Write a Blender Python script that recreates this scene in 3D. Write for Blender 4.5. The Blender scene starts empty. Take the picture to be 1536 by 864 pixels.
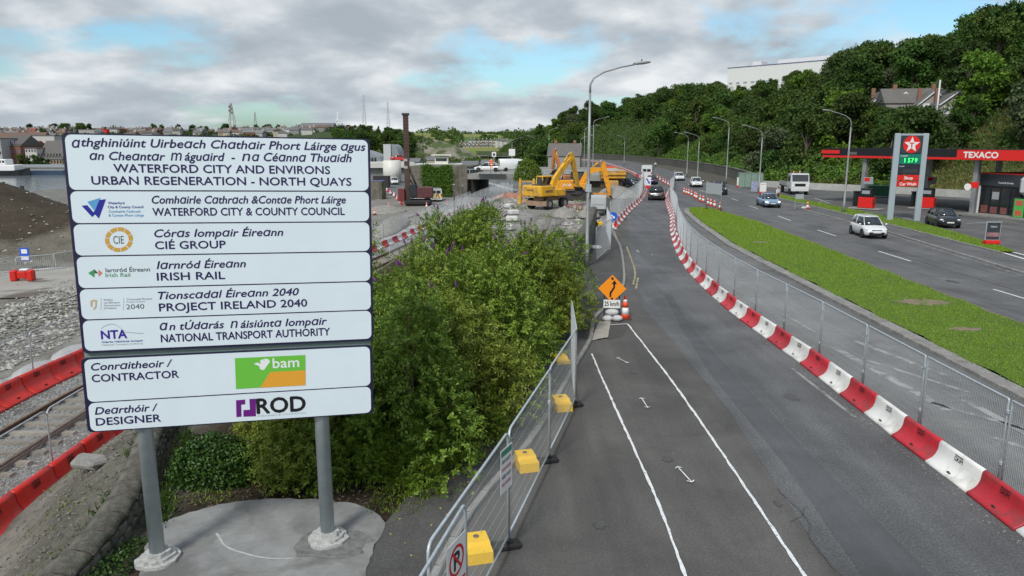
import bpy, bmesh, math, random
import numpy as np
from mathutils import Vector, Matrix
R = math.radians
random.seed(7)
rng = np.random.default_rng(11)
scene = bpy.context.scene
COL = scene.collection
# ------------------------------------------------------------ camera
PITCH = R(11.2); FOC = 1100.0; CAMH = 6.8
cd = bpy.data.cameras.new("camera"); cam = bpy.data.objects.new("camera", cd); COL.objects.link(cam)
cam.location = (0, 0, CAMH); cam.rotation_euler = (math.pi/2 - PITCH, 0, 0)
cd.sensor_width = 36; cd.lens = FOC/1536*36; cd.clip_start = 0.1; cd.clip_end = 9000
scene.camera = cam
# ------------------------------------------------------------ colour management
scene.view_settings.view_transform = 'Standard'; scene.view_settings.look = 'None'
scene.view_settings.exposure = 0.30; scene.view_settings.gamma = 1.0
scene.view_settings.use_curve_mapping = False
scene.cycles.max_bounces = 5; scene.cycles.diffuse_bounces = 3; scene.cycles.glossy_bounces = 2
scene.cycles.transparent_max_bounces = 8; scene.cycles.transmission_bounces = 3
scene.cycles.use_denoising = True
scene.cycles.caustics_reflective = False; scene.cycles.caustics_refractive = False
# ------------------------------------------------------------ sun and sky
SUN_EL, SUN_AZ = R(46), R(205)      # azimuth clockwise from +Y: from behind the camera, slightly left
sd = bpy.data.lights.new("sun", 'SUN'); sun = bpy.data.objects.new("sun", sd); COL.objects.link(sun)
sdir = Vector((math.sin(SUN_AZ)*math.cos(SUN_EL), math.cos(SUN_AZ)*math.cos(SUN_EL), math.sin(SUN_EL)))
sun.rotation_euler = sdir.to_track_quat('Z', 'Y').to_euler()
sd.energy = 2.3; sd.angle = R(12); sd.color = (1.0, 0.96, 0.9)
world = bpy.data.worlds.new("World"); scene.world = world; world.use_nodes = True
wn = world.node_tree; wn.nodes.clear()
def N(tree, typ, **kw):
    n = tree.nodes.new(typ)
    for k, v in kw.items(): setattr(n, k, v)
    return n
def setin(n, **kw):
    for k, v in kw.items(): n.inputs[k.replace('_', ' ')].default_value = v
    return n
def ramp(tree, pts):
    r = N(tree, 'ShaderNodeValToRGB'); e = r.color_ramp.elements
    while len(e) < len(pts): e.new(0.5)
    for i, (p, c) in enumerate(pts):
        e[i].position = p; e[i].color = (*c, 1) if len(c) == 3 else c
    return r
def g(v): return (v, v, v)
def build_sky():
    L = wn.links.new
    sky = N(wn, 'ShaderNodeTexSky', sky_type='NISHITA'); sky.sun_disc = False
    sky.sun_elevation = SUN_EL; sky.sun_rotation = SUN_AZ; sky.air_density = 1.0; sky.dust_density = 1.5
    tc = N(wn, 'ShaderNodeTexCoord'); sp = N(wn, 'ShaderNodeSeparateXYZ'); L(tc.outputs['Generated'], sp.inputs[0])
    za = N(wn, 'ShaderNodeMath', operation='MAXIMUM'); L(sp.outputs[2], za.inputs[0]); za.inputs[1].default_value = 0.0
    zb = N(wn, 'ShaderNodeMath', operation='ADD'); L(za.outputs[0], zb.inputs[0]); zb.inputs[1].default_value = 0.30
    dx = N(wn, 'ShaderNodeMath', operation='DIVIDE'); L(sp.outputs[0], dx.inputs[0]); L(zb.outputs[0], dx.inputs[1])
    dy = N(wn, 'ShaderNodeMath', operation='DIVIDE'); L(sp.outputs[1], dy.inputs[0]); L(zb.outputs[0], dy.inputs[1])
    cb = N(wn, 'ShaderNodeCombineXYZ'); L(dx.outputs[0], cb.inputs[0]); L(dy.outputs[0], cb.inputs[1])
    mp = N(wn, 'ShaderNodeMapping'); L(cb.outputs[0], mp.inputs[0]); mp.inputs['Scale'].default_value = (1.5, 1.5, 1); mp.inputs['Location'].default_value = (3.1, 1.7, 0)
    n1 = N(wn, 'ShaderNodeTexNoise'); L(mp.outputs[0], n1.inputs['Vector']); setin(n1, Scale=1.0, Detail=9.0, Roughness=0.55, Distortion=0.1)
    n2 = N(wn, 'ShaderNodeTexNoise'); L(mp.outputs[0], n2.inputs['Vector']); setin(n2, Scale=1.7, Detail=9.0, Roughness=0.52, Distortion=0.1)
    mask = ramp(wn, [(0.39, g(0)), (0.49, g(1))]); L(n1.outputs[0], mask.inputs[0])
    cc = ramp(wn, [(0.37, (0.34, 0.385, 0.43)), (0.47, (0.41, 0.455, 0.50)), (0.55, (0.53, 0.57, 0.605)), (0.66, (0.71, 0.735, 0.755))]); L(n2.outputs[0], cc.inputs[0])
    # towards the horizon the cloud deck pales a little
    tint = N(wn, 'ShaderNodeMixRGB', blend_type='MULTIPLY'); tint.inputs[0].default_value = 1.0
    L(sky.outputs[0], tint.inputs[1]); tint.inputs[2].default_value = (0.78, 1.03, 1.1, 1)
    b1 = N(wn, 'ShaderNodeBackground'); L(tint.outputs[0], b1.inputs[0]); b1.inputs[1].default_value = 0.12
    b2 = N(wn, 'ShaderNodeBackground'); L(cc.outputs[0], b2.inputs[0]); b2.inputs[1].default_value = 0.98
    mx = N(wn, 'ShaderNodeMixShader'); L(mask.outputs[0], mx.inputs[0]); L(b1.outputs[0], mx.inputs[1]); L(b2.outputs[0], mx.inputs[2])
    out = N(wn, 'ShaderNodeOutputWorld'); L(mx.outputs[0], out.inputs[0])
build_sky()
world.cycles.sampling_method = 'MANUAL'; world.cycles.sample_map_resolution = 512

# ------------------------------------------------------------ projection helpers (photograph pixel -> point in the place)
def P(px, py, z=0.0):
    u = (px-768)/FOC; v = (432-py)/FOC
    dy = math.cos(PITCH)+v*math.sin(PITCH); dz = -math.sin(PITCH)+v*math.cos(PITCH)
    t = (z-CAMH)/dz
    return (u*t, dy*t)
def D(px, py, Y):
    u = (px-768)/FOC; v = (432-py)/FOC
    dy = math.cos(PITCH)+v*math.sin(PITCH); dz = -math.sin(PITCH)+v*math.cos(PITCH)
    t = Y/dy
    return (u*t, Y, CAMH+dz*t)
def PX(x, y, z):                      # point -> pixel, to keep only what the view can show
    f = y*math.cos(PITCH)-(z-CAMH)*math.sin(PITCH); up = y*math.sin(PITCH)+(z-CAMH)*math.cos(PITCH)
    if f <= 0.1: return (-9999, -9999)
    return (768+FOC*x/f, 432-FOC*up/f)

# ------------------------------------------------------------ materials
def s2l(c):
    return tuple(((v/255)/12.92 if v/255 <= 0.04045 else ((v/255+0.055)/1.055)**2.4) for v in c)
MATS = {}
def mat(name, c, rough=0.6, metal=0.0, var=0.0, scale=5.0, bump=0.0, bscale=None, c2=None, c3=None, s3=1.0, t3=(0.5, 0.6),
        emit=0.0, spec=0.5, coat=0.0, objvar=0.0, alpha=1.0, trans=0.0):
    """procedural surface: noise between c and c2, patches of c3, fine relief"""
    if name in MATS: return MATS[name]
    m = bpy.data.materials.new(name); m.use_nodes = True; t = m.node_tree; L = t.links.new
    b = t.nodes['Principled BSDF']
    b.inputs['Roughness'].default_value = rough; b.inputs['Metallic'].default_value = metal
    b.inputs['Specular IOR Level'].default_value = spec
    if coat: b.inputs['Coat Weight'].default_value = coat; b.inputs['Coat Roughness'].default_value = 0.08
    if trans: b.inputs['Transmission Weight'].default_value = trans
    if alpha < 1: b.inputs['Alpha'].default_value = alpha
    col = (*c, 1)
    b.inputs['Base Color'].default_value = col
    if emit:
        b.inputs['Emission Color'].default_value = col; b.inputs['Emission Strength'].default_value = emit
    need = var or bump or c2 or c3
    if need:
        tc = N(t, 'ShaderNodeTexCoord'); src = tc.outputs['Object']
        n = N(t, 'ShaderNodeTexNoise'); L(src, n.inputs['Vector']); setin(n, Scale=scale, Detail=6.0, Roughness=0.65)
        if var or c2:
            a = tuple(max(0, v*(1-var)) for v in c); z = c2 if c2 else tuple(min(1, v*(1+var)) for v in c)
            if c2: a = c
            r = ramp(t, [(0.32, a), (0.68, z)]); L(n.outputs[0], r.inputs[0]); out = r.outputs[0]
            if c3:
                n3 = N(t, 'ShaderNodeTexNoise'); L(src, n3.inputs['Vector']); setin(n3, Scale=s3, Detail=5.0, Roughness=0.6, Distortion=0.4)
                r3 = ramp(t, [(t3[0], g(0)), (t3[1], g(1))]); L(n3.outputs[0], r3.inputs[0])
                mx = N(t, 'ShaderNodeMixRGB'); L(r3.outputs[0], mx.inputs[0]); L(out, mx.inputs[1]); mx.inputs[2].default_value = (*c3, 1); out = mx.outputs[0]
            if objvar:
                oi = N(t, 'ShaderNodeObjectInfo'); hs = N(t, 'ShaderNodeHueSaturation'); mr = N(t, 'ShaderNodeMapRange')
                L(oi.outputs['Random'], mr.inputs[0]); mr.inputs[3].default_value = 1-objvar; mr.inputs[4].default_value = 1+objvar
                L(mr.outputs[0], hs.inputs['Value']); L(out, hs.inputs['Color']); out = hs.outputs[0]
            L(out, b.inputs['Base Color'])
        if bump:
            nb = N(t, 'ShaderNodeTexNoise'); L(src, nb.inputs['Vector']); setin(nb, Scale=bscale or scale*2, Detail=6.0, Roughness=0.7)
            bp = N(t, 'ShaderNodeBump'); bp.inputs['Strength'].default_value = min(1, bump); bp.inputs['Distance'].default_value = 0.03*max(1, bump)
            L(nb.outputs[0], bp.inputs['Height']); L(bp.outputs[0], b.inputs['Normal'])
    MATS[name] = m
    return m
def asphalt(name, base, patch=None, speck=0.35, sc=1.0, seam=0.0, stripe=None):
    m = bpy.data.materials.new(name); m.use_nodes = True; t = m.node_tree; L = t.links.new; b = t.nodes['Principled BSDF']
    b.inputs['Roughness'].default_value = 0.85; b.inputs['Specular IOR Level'].default_value = 0.35
    tc = N(t, 'ShaderNodeTexCoord'); src = tc.outputs['Object']
    n0 = N(t, 'ShaderNodeTexNoise'); L(src, n0.inputs['Vector']); setin(n0, Scale=0.35*sc, Detail=7.0, Roughness=0.6, Distortion=0.6)
    n1 = N(t, 'ShaderNodeTexNoise'); L(src, n1.inputs['Vector']); setin(n1, Scale=22.0, Detail=4.0, Roughness=0.85)
    vo = N(t, 'ShaderNodeTexVoronoi'); L(src, vo.inputs['Vector']); setin(vo, Scale=26.0)
    lo = tuple(v*0.72 for v in base); hi = tuple(v*1.28 for v in base)
    r0 = ramp(t, [(0.3, lo), (0.7, hi)]); L(n0.outputs[0], r0.inputs[0])
    r1 = ramp(t, [(0.3, g(1-speck)), (0.55, g(1.0)), (0.72, g(1+speck*1.6))]); L(n1.outputs[0], r1.inputs[0])
    mu = N(t, 'ShaderNodeMixRGB', blend_type='MULTIPLY'); mu.inputs[0].default_value = 1; L(r0.outputs[0], mu.inputs[1]); L(r1.outputs[0], mu.inputs[2])
    rv = ramp(t, [(0.02, g(1.9)), (0.10, g(1.0))]); L(vo.outputs['Distance'], rv.inputs[0])
    m2 = N(t, 'ShaderNodeMixRGB', blend_type='MULTIPLY'); m2.inputs[0].default_value = 0.7; L(mu.outputs[0], m2.inputs[1]); L(rv.outputs[0], m2.inputs[2])
    out = m2.outputs[0]
    # tyre-worn streaks running along the road
    mp = N(t, 'ShaderNodeMapping'); L(src, mp.inputs[0]); mp.inputs['Scale'].default_value = (1.1, 0.05, 1)
    ns = N(t, 'ShaderNodeTexNoise'); L(mp.outputs[0], ns.inputs['Vector']); setin(ns, Scale=1.0, Detail=4.0, Roughness=0.6)
    rs = ramp(t, [(0.35, g(0.84)), (0.65, g(1.14))]); L(ns.outputs[0], rs.inputs[0])
    m3 = N(t, 'ShaderNodeMixRGB', blend_type='MULTIPLY'); m3.inputs[0].default_value = 1; L(out, m3.inputs[1]); L(rs.outputs[0], m3.inputs[2]); out = m3.outputs[0]
    if patch:
        n3 = N(t, 'ShaderNodeTexNoise'); L(src, n3.inputs['Vector']); setin(n3, Scale=0.8, Detail=6.0, Roughness=0.7)
        r3 = ramp(t, [(0.56, g(0)), (0.7, g(0.8))]); L(n3.outputs[0], r3.inputs[0])
        mx = N(t, 'ShaderNodeMixRGB'); L(r3.outputs[0], mx.inputs[0]); L(out, mx.inputs[1]); mx.inputs[2].default_value = (*patch, 1); out = mx.outputs[0]
    # cracks
    vc = N(t, 'ShaderNodeTexVoronoi', feature='DISTANCE_TO_EDGE'); 
    nd = N(t, 'ShaderNodeTexNoise'); L(src, nd.inputs['Vector']); setin(nd, Scale=1.5, Detail=4.0)
    md = N(t, 'ShaderNodeMixRGB', blend_type='ADD'); md.inputs[0].default_value = 0.8; L(src, md.inputs[1]); L(nd.outputs['Color'], md.inputs[2]); L(md.outputs[0], vc.inputs['Vector']); setin(vc, Scale=0.22)
    rc = ramp(t, [(0.0, g(0.55)), (0.004, g(1))]); L(vc.outputs[0], rc.inputs[0])
    m4 = N(t, 'ShaderNodeMixRGB', blend_type='MULTIPLY'); m4.inputs[0].default_value = seam; L(out, m4.inputs[1]); L(rc.outputs[0], m4.inputs[2]); out = m4.outputs[0]
    L(out, b.inputs['Base Color'])
    bp = N(t, 'ShaderNodeBump'); bp.inputs['Strength'].default_value = 0.5; bp.inputs['Distance'].default_value = 0.01; L(n1.outputs[0], bp.inputs['Height']); L(bp.outputs[0], b.inputs['Normal'])
    MATS[name] = m
    return m
def leafmat(name, cols, rough=0.55, objvar=0.25, transl=0.25):
    m = bpy.data.materials.new(name); m.use_nodes = True; t = m.node_tree; L = t.links.new; b = t.nodes['Principled BSDF']
    ge = N(t, 'ShaderNodeNewGeometry'); r = ramp(t, [(i/(len(cols)-1), c) for i, c in enumerate(cols)]); L(ge.outputs['Random Per Island'], r.inputs[0])
    oi = N(t, 'ShaderNodeObjectInfo'); hs = N(t, 'ShaderNodeHueSaturation'); mr = N(t, 'ShaderNodeMapRange')
    L(oi.outputs['Random'], mr.inputs[0]); mr.inputs[3].default_value = 1-objvar; mr.inputs[4].default_value = 1+objvar
    L(mr.outputs[0], hs.inputs['Value'])
    w = N(t, 'ShaderNodeMath', operation='MULTIPLY'); w.inputs[1].default_value = 7.31; L(oi.outputs['Random'], w.inputs[0])
    w2 = N(t, 'ShaderNodeMath', operation='FRACT'); L(w.outputs[0], w2.inputs[0])
    m3 = N(t, 'ShaderNodeMapRange'); L(w2.outputs[0], m3.inputs[0]); m3.inputs[3].default_value = 0.485-objvar*0.03; m3.inputs[4].default_value = 0.5+objvar*0.05
    L(m3.outputs[0], hs.inputs['Hue']); L(r.outputs[0], hs.inputs['Color'])
    L(hs.outputs[0], b.inputs['Base Color']); b.inputs['Roughness'].default_value = rough; b.inputs['Specular IOR Level'].default_value = 0.3
    tr = N(t, 'ShaderNodeBsdfTranslucent'); L(hs.outputs[0], tr.inputs[0]); mx = N(t, 'ShaderNodeMixShader'); mx.inputs[0].default_value = transl
    L(b.outputs[0], mx.inputs[1]); L(tr.outputs[0], mx.inputs[2]); L(mx.outputs[0], t.nodes['Material Output'].inputs[0])
    MATS[name] = m
    return m
# ------------------------------------------------------------ mesh builders
class MB:
    def __init__(s): s.v = []; s.f = []; s.sm = []
    def add(s, vs, fs, smooth=False, M=None):
        o = len(s.v)
        if M is not None: vs = [M @ Vector(v) for v in vs]
        s.v += [tuple(v) for v in vs]; s.f += [tuple(o+i for i in f) for f in fs]; s.sm += [smooth]*len(fs)
        return s
    def box(s, x0, y0, z0, x1, y1, z1, M=None, bev=0.0):
        if bev > 0:
            b = min(bev, (x1-x0)/2.1, (y1-y0)/2.1, (z1-z0)/2.1)
            prof = [(x0+b, y0), (x1-b, y0), (x1, y0+b), (x1, y1-b), (x1-b, y1), (x0+b, y1), (x0, y1-b), (x0, y0+b)]
            cx, cy = (x0+x1)/2, (y0+y1)/2
            def ins(q): return [(cx+(x-cx)*(1-2*b/(x1-x0)), cy+(y-cy)*(1-2*b/(y1-y0))) for x, y in q]
            rings = [[(x, y, z0) for x, y in ins(prof)], [(x, y, z0+b) for x, y in prof], [(x, y, z1-b) for x, y in prof], [(x, y, z1) for x, y in ins(prof)]]
            return s.loft(rings, True, M, False)
        v = [(x0,y0,z0),(x1,y0,z0),(x1,y1,z0),(x0,y1,z0),(x0,y0,z1),(x1,y0,z1),(x1,y1,z1),(x0,y1,z1)]
        return s.add(v, [(0,3,2,1),(4,5,6,7),(0,1,5,4),(1,2,6,5),(2,3,7,6),(3,0,4,7)], False, M)
    def loft(s, rings, caps=True, M=None, smooth=True):
        n = len(rings[0]); vs = [p for r in rings for p in r]; fs = []
        for i in range(len(rings)-1):
            for j in range(n):
                k = (j+1) % n; fs.append((i*n+j, i*n+k, (i+1)*n+k, (i+1)*n+j))
        o = len(s.v); s.add(vs, fs, smooth, M)
        if caps:
            s.f.append(tuple(o+j for j in reversed(range(n)))); s.f.append(tuple(o+(len(rings)-1)*n+j for j in range(n))); s.sm += [False, False]
        return s
    def tube(s, pts, r, n=6, caps=True, M=None, smooth=True):
        pts = [Vector(p) for p in pts]; rs = r if isinstance(r, (list, tuple)) else [r]*len(pts); rings = []
        up = Vector((0, 0, 1)); d0 = (pts[1]-pts[0]).normalized()
        if abs(d0.z) > 0.9: up = Vector((1, 0, 0))
        a = d0.cross(up).normalized()
        for i, p in enumerate(pts):
            d = (pts[min(i+1, len(pts)-1)]-pts[max(i-1, 0)]).normalized()
            a = (a-d*a.dot(d)).normalized(); b = d.cross(a)
            rings.append([p+(a*math.cos(2*math.pi*k/n)+b*math.sin(2*math.pi*k/n))*rs[i] for k in range(n)])
        return s.loft(rings, caps, M, smooth)
    def lathe(s, prof, n=12, M=None, smooth=True):
        rings = [[(r*math.cos(2*math.pi*k/n), r*math.sin(2*math.pi*k/n), z) for k in range(n)] for r, z in prof]
        return s.loft(rings, True, M, smooth)
    def prism(s, poly, y0, y1, M=None):            # polygon in x-z, extruded along y
        n = len(poly); vs = [(x, y0, z) for x, z in poly]+[(x, y1, z) for x, z in poly]
        fs = [tuple(range(n)), tuple(reversed(range(n, 2*n)))]+[(i, i+n, (i+1) % n+n, (i+1) % n) for i in range(n)]
        return s.add(vs, fs, False, M)
    def slab(s, poly, z0, z1, M=None):             # polygon in x-y, extruded up
        n = len(poly); vs = [(x, y, z0) for x, y in poly]+[(x, y, z1) for x, y in poly]
        fs = [tuple(reversed(range(n))), tuple(range(n, 2*n))]+[(i, (i+1) % n, (i+1) % n+n, i+n) for i in range(n)]
        return s.add(vs, fs, False, M)
    def ball(s, c, r, n=8, m=6, M=None):
        rx, ry, rz = r if isinstance(r, (tuple, list)) else (r, r, r); rings = []
        for i in range(1, m):
            a = math.pi*i/m; rings.append([(c[0]+rx*math.sin(a)*math.cos(2*math.pi*k/n), c[1]+ry*math.sin(a)*math.sin(2*math.pi*k/n), c[2]-rz*math.cos(a)) for k in range(n)])
        return s.loft(rings, True, M, True)
    def mesh(s, name, m):
        me = bpy.data.meshes.new(name); me.from_pydata(s.v, [], s.f); me.polygons.foreach_set('use_smooth', s.sm)
        if m: me.materials.append(m)
        me.update(); return me
    def obj(s, name, m, parent=None, fix=True):
        me = s.mesh(name, m)
        if fix:
            bm = bmesh.new(); bm.from_mesh(me); bmesh.ops.recalc_face_normals(bm, faces=bm.faces); bm.to_mesh(me); bm.free()
        return link(name, me, parent)
def link(name, me, parent=None):
    o = bpy.data.objects.new(name, me); COL.objects.link(o)
    if parent is not None: o.parent = parent
    return o
def tag(o, label=None, cat=None, group=None, kind=None):
    if label: o['label'] = label
    if cat: o['category'] = cat
    if group: o['group'] = group
    if kind: o['kind'] = kind
    return o
def thing(name, label, cat, loc=(0, 0, 0), rz=0.0, group=None):
    o = bpy.data.objects.new(name, None); COL.objects.link(o); o.location = loc; o.rotation_euler = (0, 0, rz)
    o.empty_display_size = 0.2
    return tag(o, label, cat, group)
def dup(o, loc=None, rz=None, label=None, group=None, parent=None, sc=None):
    c = o.copy(); COL.objects.link(c)
    if parent is not None: c.parent = parent
    if loc is not None: c.location = loc
    if rz is not None: c.rotation_euler = (0, 0, rz)
    if sc is not None: c.scale = (sc, sc, sc) if isinstance(sc, (int, float)) else sc
    if label: c['label'] = label
    if group: c['group'] = group
    for ch in list(KIDS.get(o.name, [])) or list(o.children): dup(ch, parent=c)
    return c
KIDS = {}
def npmesh(name, V, F, m, smooth=False):
    me = bpy.data.meshes.new(name); n = len(V); k = F.shape[1]
    me.vertices.add(n); me.vertices.foreach_set('co', np.asarray(V, dtype=np.float32).ravel())
    me.loops.add(F.size); me.loops.foreach_set('vertex_index', F.astype(np.int32).ravel())
    me.polygons.add(len(F)); me.polygons.foreach_set('loop_start', np.arange(0, F.size, k, dtype=np.int32))
    me.polygons.foreach_set('loop_total', np.full(len(F), k, dtype=np.int32))
    me.polygons.foreach_set('use_smooth', np.full(len(F), smooth))
    me.update(calc_edges=True)
    if m: me.materials.append(m)
    return me
def unit(a): return a/np.maximum(np.linalg.norm(a, axis=-1, keepdims=True), 1e-9)
def leafquads(pos, along, nrm, L, W):
    """one diamond leaf per row: base, side, tip, side, folded a little on its midrib"""
    along = unit(along); side = unit(np.cross(along, nrm)); up = np.cross(side, along)
    L = L[:, None]; W = W[:, None]
    V = np.stack([pos, pos+along*L*0.5+side*W*0.5+up*L*0.06, pos+along*L-up*L*0.10, pos+along*L*0.5-side*W*0.5+up*L*0.06], 1).reshape(-1, 3)
    F = np.arange(len(V)).reshape(-1, 4)
    return V, F
# ------------------------------------------------------------ text
def text_mesh(s, w, h, m, shear=0.0, bold=0.0, ref='E'):
    strike = max(0, bold)*0.8; bold = min(bold, 0.0)
    """built-in font; width fitted to w, capital height to h, baseline at z=0, in the x-z plane facing -y"""
    def raw(q):
        c = bpy.data.curves.new('t', 'FONT'); c.body = q; c.size = 1.0; c.resolution_u = 3; c.offset = bold; c.shear = shear
        o = bpy.data.objects.new('t', c); COL.objects.link(o)
        bpy.context.view_layer.update()
        me = bpy.data.meshes.new_from_object(o.evaluated_get(bpy.context.evaluated_depsgraph_get()))
        bpy.data.objects.remove(o); bpy.data.curves.remove(c); return me
    me = raw(s); n = len(me.vertices); co = np.zeros(n*3, dtype=np.float32); me.vertices.foreach_get('co', co); co = co.reshape(-1, 3)
    if ref not in CAPS:
        r = raw(ref); c2 = np.zeros(len(r.vertices)*3, dtype=np.float32); r.vertices.foreach_get('co', c2); CAPS[ref] = float(c2.reshape(-1, 3)[:, 1].max()-0)
    k = h/CAPS[ref]; x0 = co[:, 0].min(); x1 = co[:, 0].max(); kx = (w/(x1-x0)) if w else k
    out = np.zeros_like(co); out[:, 0] = (co[:, 0]-x0)*kx; out[:, 2] = co[:, 1]*k
    me.vertices.foreach_set('co', out.ravel()); me.materials.clear(); me.materials.append(m); me.update()
    if strike > 0:      # thicken the strokes evenly, which keeps small loops open
        b = bmesh.new(); d = strike*k
        for i, (ox, oz) in enumerate([(d, 0), (-d, 0), (0, d), (0, -d), (0, 0)]):
            c = me.copy(); c.transform(Matrix.Translation((ox, -0.0003*i, oz))); b.from_mesh(c); bpy.data.meshes.remove(c)
        b.to_mesh(me); b.free()
    return me
CAPS = {}
# ------------------------------------------------------------ paths
def pathpts(pts, step, start=0.0):
    """equally spaced points with heading along a Catmull-Rom curve through pts"""
    pts = [Vector((p[0], p[1])) for p in pts]; q = [2*pts[0]-pts[1]]+pts+[2*pts[-1]-pts[-2]]; dense = []
    for i in range(1, len(q)-2):
        for j in range(24):
            t = j/24; a, b, c, d = q[i-1], q[i], q[i+1], q[i+2]
            dense.append(0.5*((2*b)+(c-a)*t+(2*a-5*b+4*c-d)*t*t+(3*b-a-3*c+d)*t**3))
    dense.append(q[-2]); out = []; need = start; acc = 0.0
    for i in range(len(dense)-1):
        d = dense[i+1]-dense[i]; l = d.length
        while need <= acc+l and l > 0:
            p = dense[i]+d*((need-acc)/l); out.append((p.x, p.y, math.atan2(d.y, d.x))); need += step
        acc += l
    return out
def offs(pts, d):
    """offset polyline to its right by d"""
    out = []
    for i, p in enumerate(pts):
        a = Vector(pts[max(0, i-1)][:2]); b = Vector(pts[min(len(pts)-1, i+1)][:2]); t = (b-a).normalized()
        out.append((p[0]+t.y*d, p[1]-t.x*d))
    return out
def smooth(pts, step=2.0): return [(a, b) for a, b, c in pathpts(pts, step)]+[tuple(pts[-1][:2])]
def fx(pts):
    """x as function of y through sorted points"""
    ys = [p[1] for p in pts]; xs = [p[0] for p in pts]
    return lambda y: np.interp(y, ys, xs)
ORD = ['nearest', 'second', 'third', 'fourth', 'fifth', 'sixth', 'seventh', 'eighth', 'ninth', 'tenth', 'eleventh', 'twelfth', 'thirteenth', 'fourteenth', 'fifteenth',
       'sixteenth', 'seventeenth', 'eighteenth', 'nineteenth', 'twentieth']
TENS = {2: 'twenty', 3: 'thirty', 4: 'forty', 5: 'fifty', 6: 'sixty', 7: 'seventy', 8: 'eighty', 9: 'ninety'}
TENTH = {2: 'twentieth', 3: 'thirtieth', 4: 'fortieth', 5: 'fiftieth', 6: 'sixtieth', 7: 'seventieth', 8: 'eightieth', 9: 'ninetieth'}
def ordn(i):
    if i < 20: return ORD[i]
    n = i+1; t, u = divmod(n, 10)
    return TENTH[t] if u == 0 else TENS[t]+'-'+(['first']+ORD[1:])[u-1]

# ============================================================ MATERIALS
A_OLD = asphalt('old_asphalt', (0.108, 0.104, 0.098), patch=(0.085, 0.082, 0.077), seam=0.15)
A_NEW = asphalt('newer_asphalt', (0.122, 0.124, 0.128), speck=0.5, seam=0.2)
A_STRIP = asphalt('dark_asphalt_strip', (0.092, 0.095, 0.100), speck=0.15)
A_FAR = asphalt('carriageway_asphalt', (0.125, 0.125, 0.126), speck=0.35, seam=0.6)
A_PATH = asphalt('footpath_asphalt', (0.078, 0.077, 0.073), patch=(0.12, 0.115, 0.1), speck=0.4, seam=0.9)
A_CLOSED = asphalt('closed_lane_asphalt', (0.15, 0.152, 0.15), patch=(0.2, 0.2, 0.19), seam=0.4)
A_FORE = asphalt('forecourt_asphalt', (0.12, 0.12, 0.12), patch=(0.09, 0.088, 0.085), seam=0.8)
CONC = mat('concrete', (0.27, 0.26, 0.245), 0.85, var=0.22, scale=3.0, bump=0.5, bscale=30, c3=(0.17, 0.165, 0.15), s3=0.7, t3=(0.45, 0.7))
PADC = mat('pad_concrete', (0.20, 0.20, 0.195), 0.85, c2=(0.31, 0.315, 0.305), scale=2.2, bump=0.5, bscale=60, c3=(0.15, 0.148, 0.14), s3=0.8, t3=(0.46, 0.62))
MORTAR = mat('white_mortar', (0.6, 0.6, 0.58), 0.9, var=0.25, scale=14, bump=1.5, bscale=40)
KERB = mat('kerb_concrete', (0.25, 0.245, 0.23), 0.85, var=0.25, scale=4.0, bump=0.4, bscale=25, objvar=0.12)
STONE = mat('old_stone', (0.105, 0.098, 0.082), 0.9, c2=(0.2, 0.19, 0.165), scale=5.0, bump=1.5, bscale=14, c3=(0.09, 0.1, 0.06), s3=2.2, t3=(0.55, 0.7), objvar=0.22)
COPE = mat('weathered_coping', (0.07, 0.065, 0.052), 0.9, c2=(0.20, 0.185, 0.155), scale=4.0, bump=2.5, bscale=10, c3=(0.055, 0.07, 0.03), s3=1.9, t3=(0.48, 0.64), objvar=0.1)
GALV = mat('galvanised_steel', (0.50, 0.55, 0.58), 0.45, metal=0.35, var=0.18, scale=9)
GALVP = mat('galvanised_post', (0.46, 0.51, 0.53), 0.42, metal=0.35, c2=(0.36, 0.42, 0.44), scale=3.5, c3=(0.55, 0.6, 0.62), s3=1.6, t3=(0.5, 0.75))
WIRE = mat('fence_wire', (0.60, 0.63, 0.65), 0.5, metal=0.1)
BLACKR = mat('black_rubber', (0.018, 0.018, 0.018), 0.8, var=0.3, scale=8)
REDP = mat('red_plastic', (0.50, 0.022, 0.035), 0.5, var=0.14, scale=4, c3=(0.22, 0.045, 0.045), s3=2.5, t3=(0.5, 0.72), objvar=0.2)
REDB = mat('bright_red_plastic', (0.62, 0.02, 0.012), 0.42, var=0.12, scale=3, c3=(0.36, 0.03, 0.03), s3=1.2, t3=(0.55, 0.8), objvar=0.08)
WHTP = mat('white_plastic', (0.74, 0.73, 0.70), 0.5, var=0.05, scale=4, c3=(0.42, 0.40, 0.36), s3=2.2, t3=(0.5, 0.74), objvar=0.14)
WHITE = mat('white_paint', (0.78, 0.78, 0.77), 0.5, var=0.04, scale=2)
LINE = mat('road_paint', (0.62, 0.62, 0.6), 0.8, var=0.15, scale=9, c3=(0.2, 0.2, 0.2), s3=9, t3=(0.56, 0.66))
CHALK = mat('sprayed_white_paint', (0.72, 0.73, 0.74), 0.85, var=0.2, scale=14, c3=(0.22, 0.22, 0.22), s3=16, t3=(0.58, 0.66))
FAINT = mat('faded_road_paint', (0.30, 0.30, 0.295), 0.85, var=0.15, scale=5, c3=(0.15, 0.152, 0.15), s3=2.4, t3=(0.42, 0.56))
YLINE = mat('faded_yellow_paint', (0.34, 0.30, 0.19), 0.85, var=0.2, scale=6, c3=(0.12, 0.12, 0.11), s3=3, t3=(0.52, 0.62))
YEL = mat('yellow_plastic', (0.84, 0.50, 0.004), 0.5, c2=(0.88, 0.56, 0.01), scale=5, bump=0.3, bscale=30, c3=(0.35, 0.24, 0.06), s3=5, t3=(0.62, 0.75), objvar=0.08)
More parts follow.
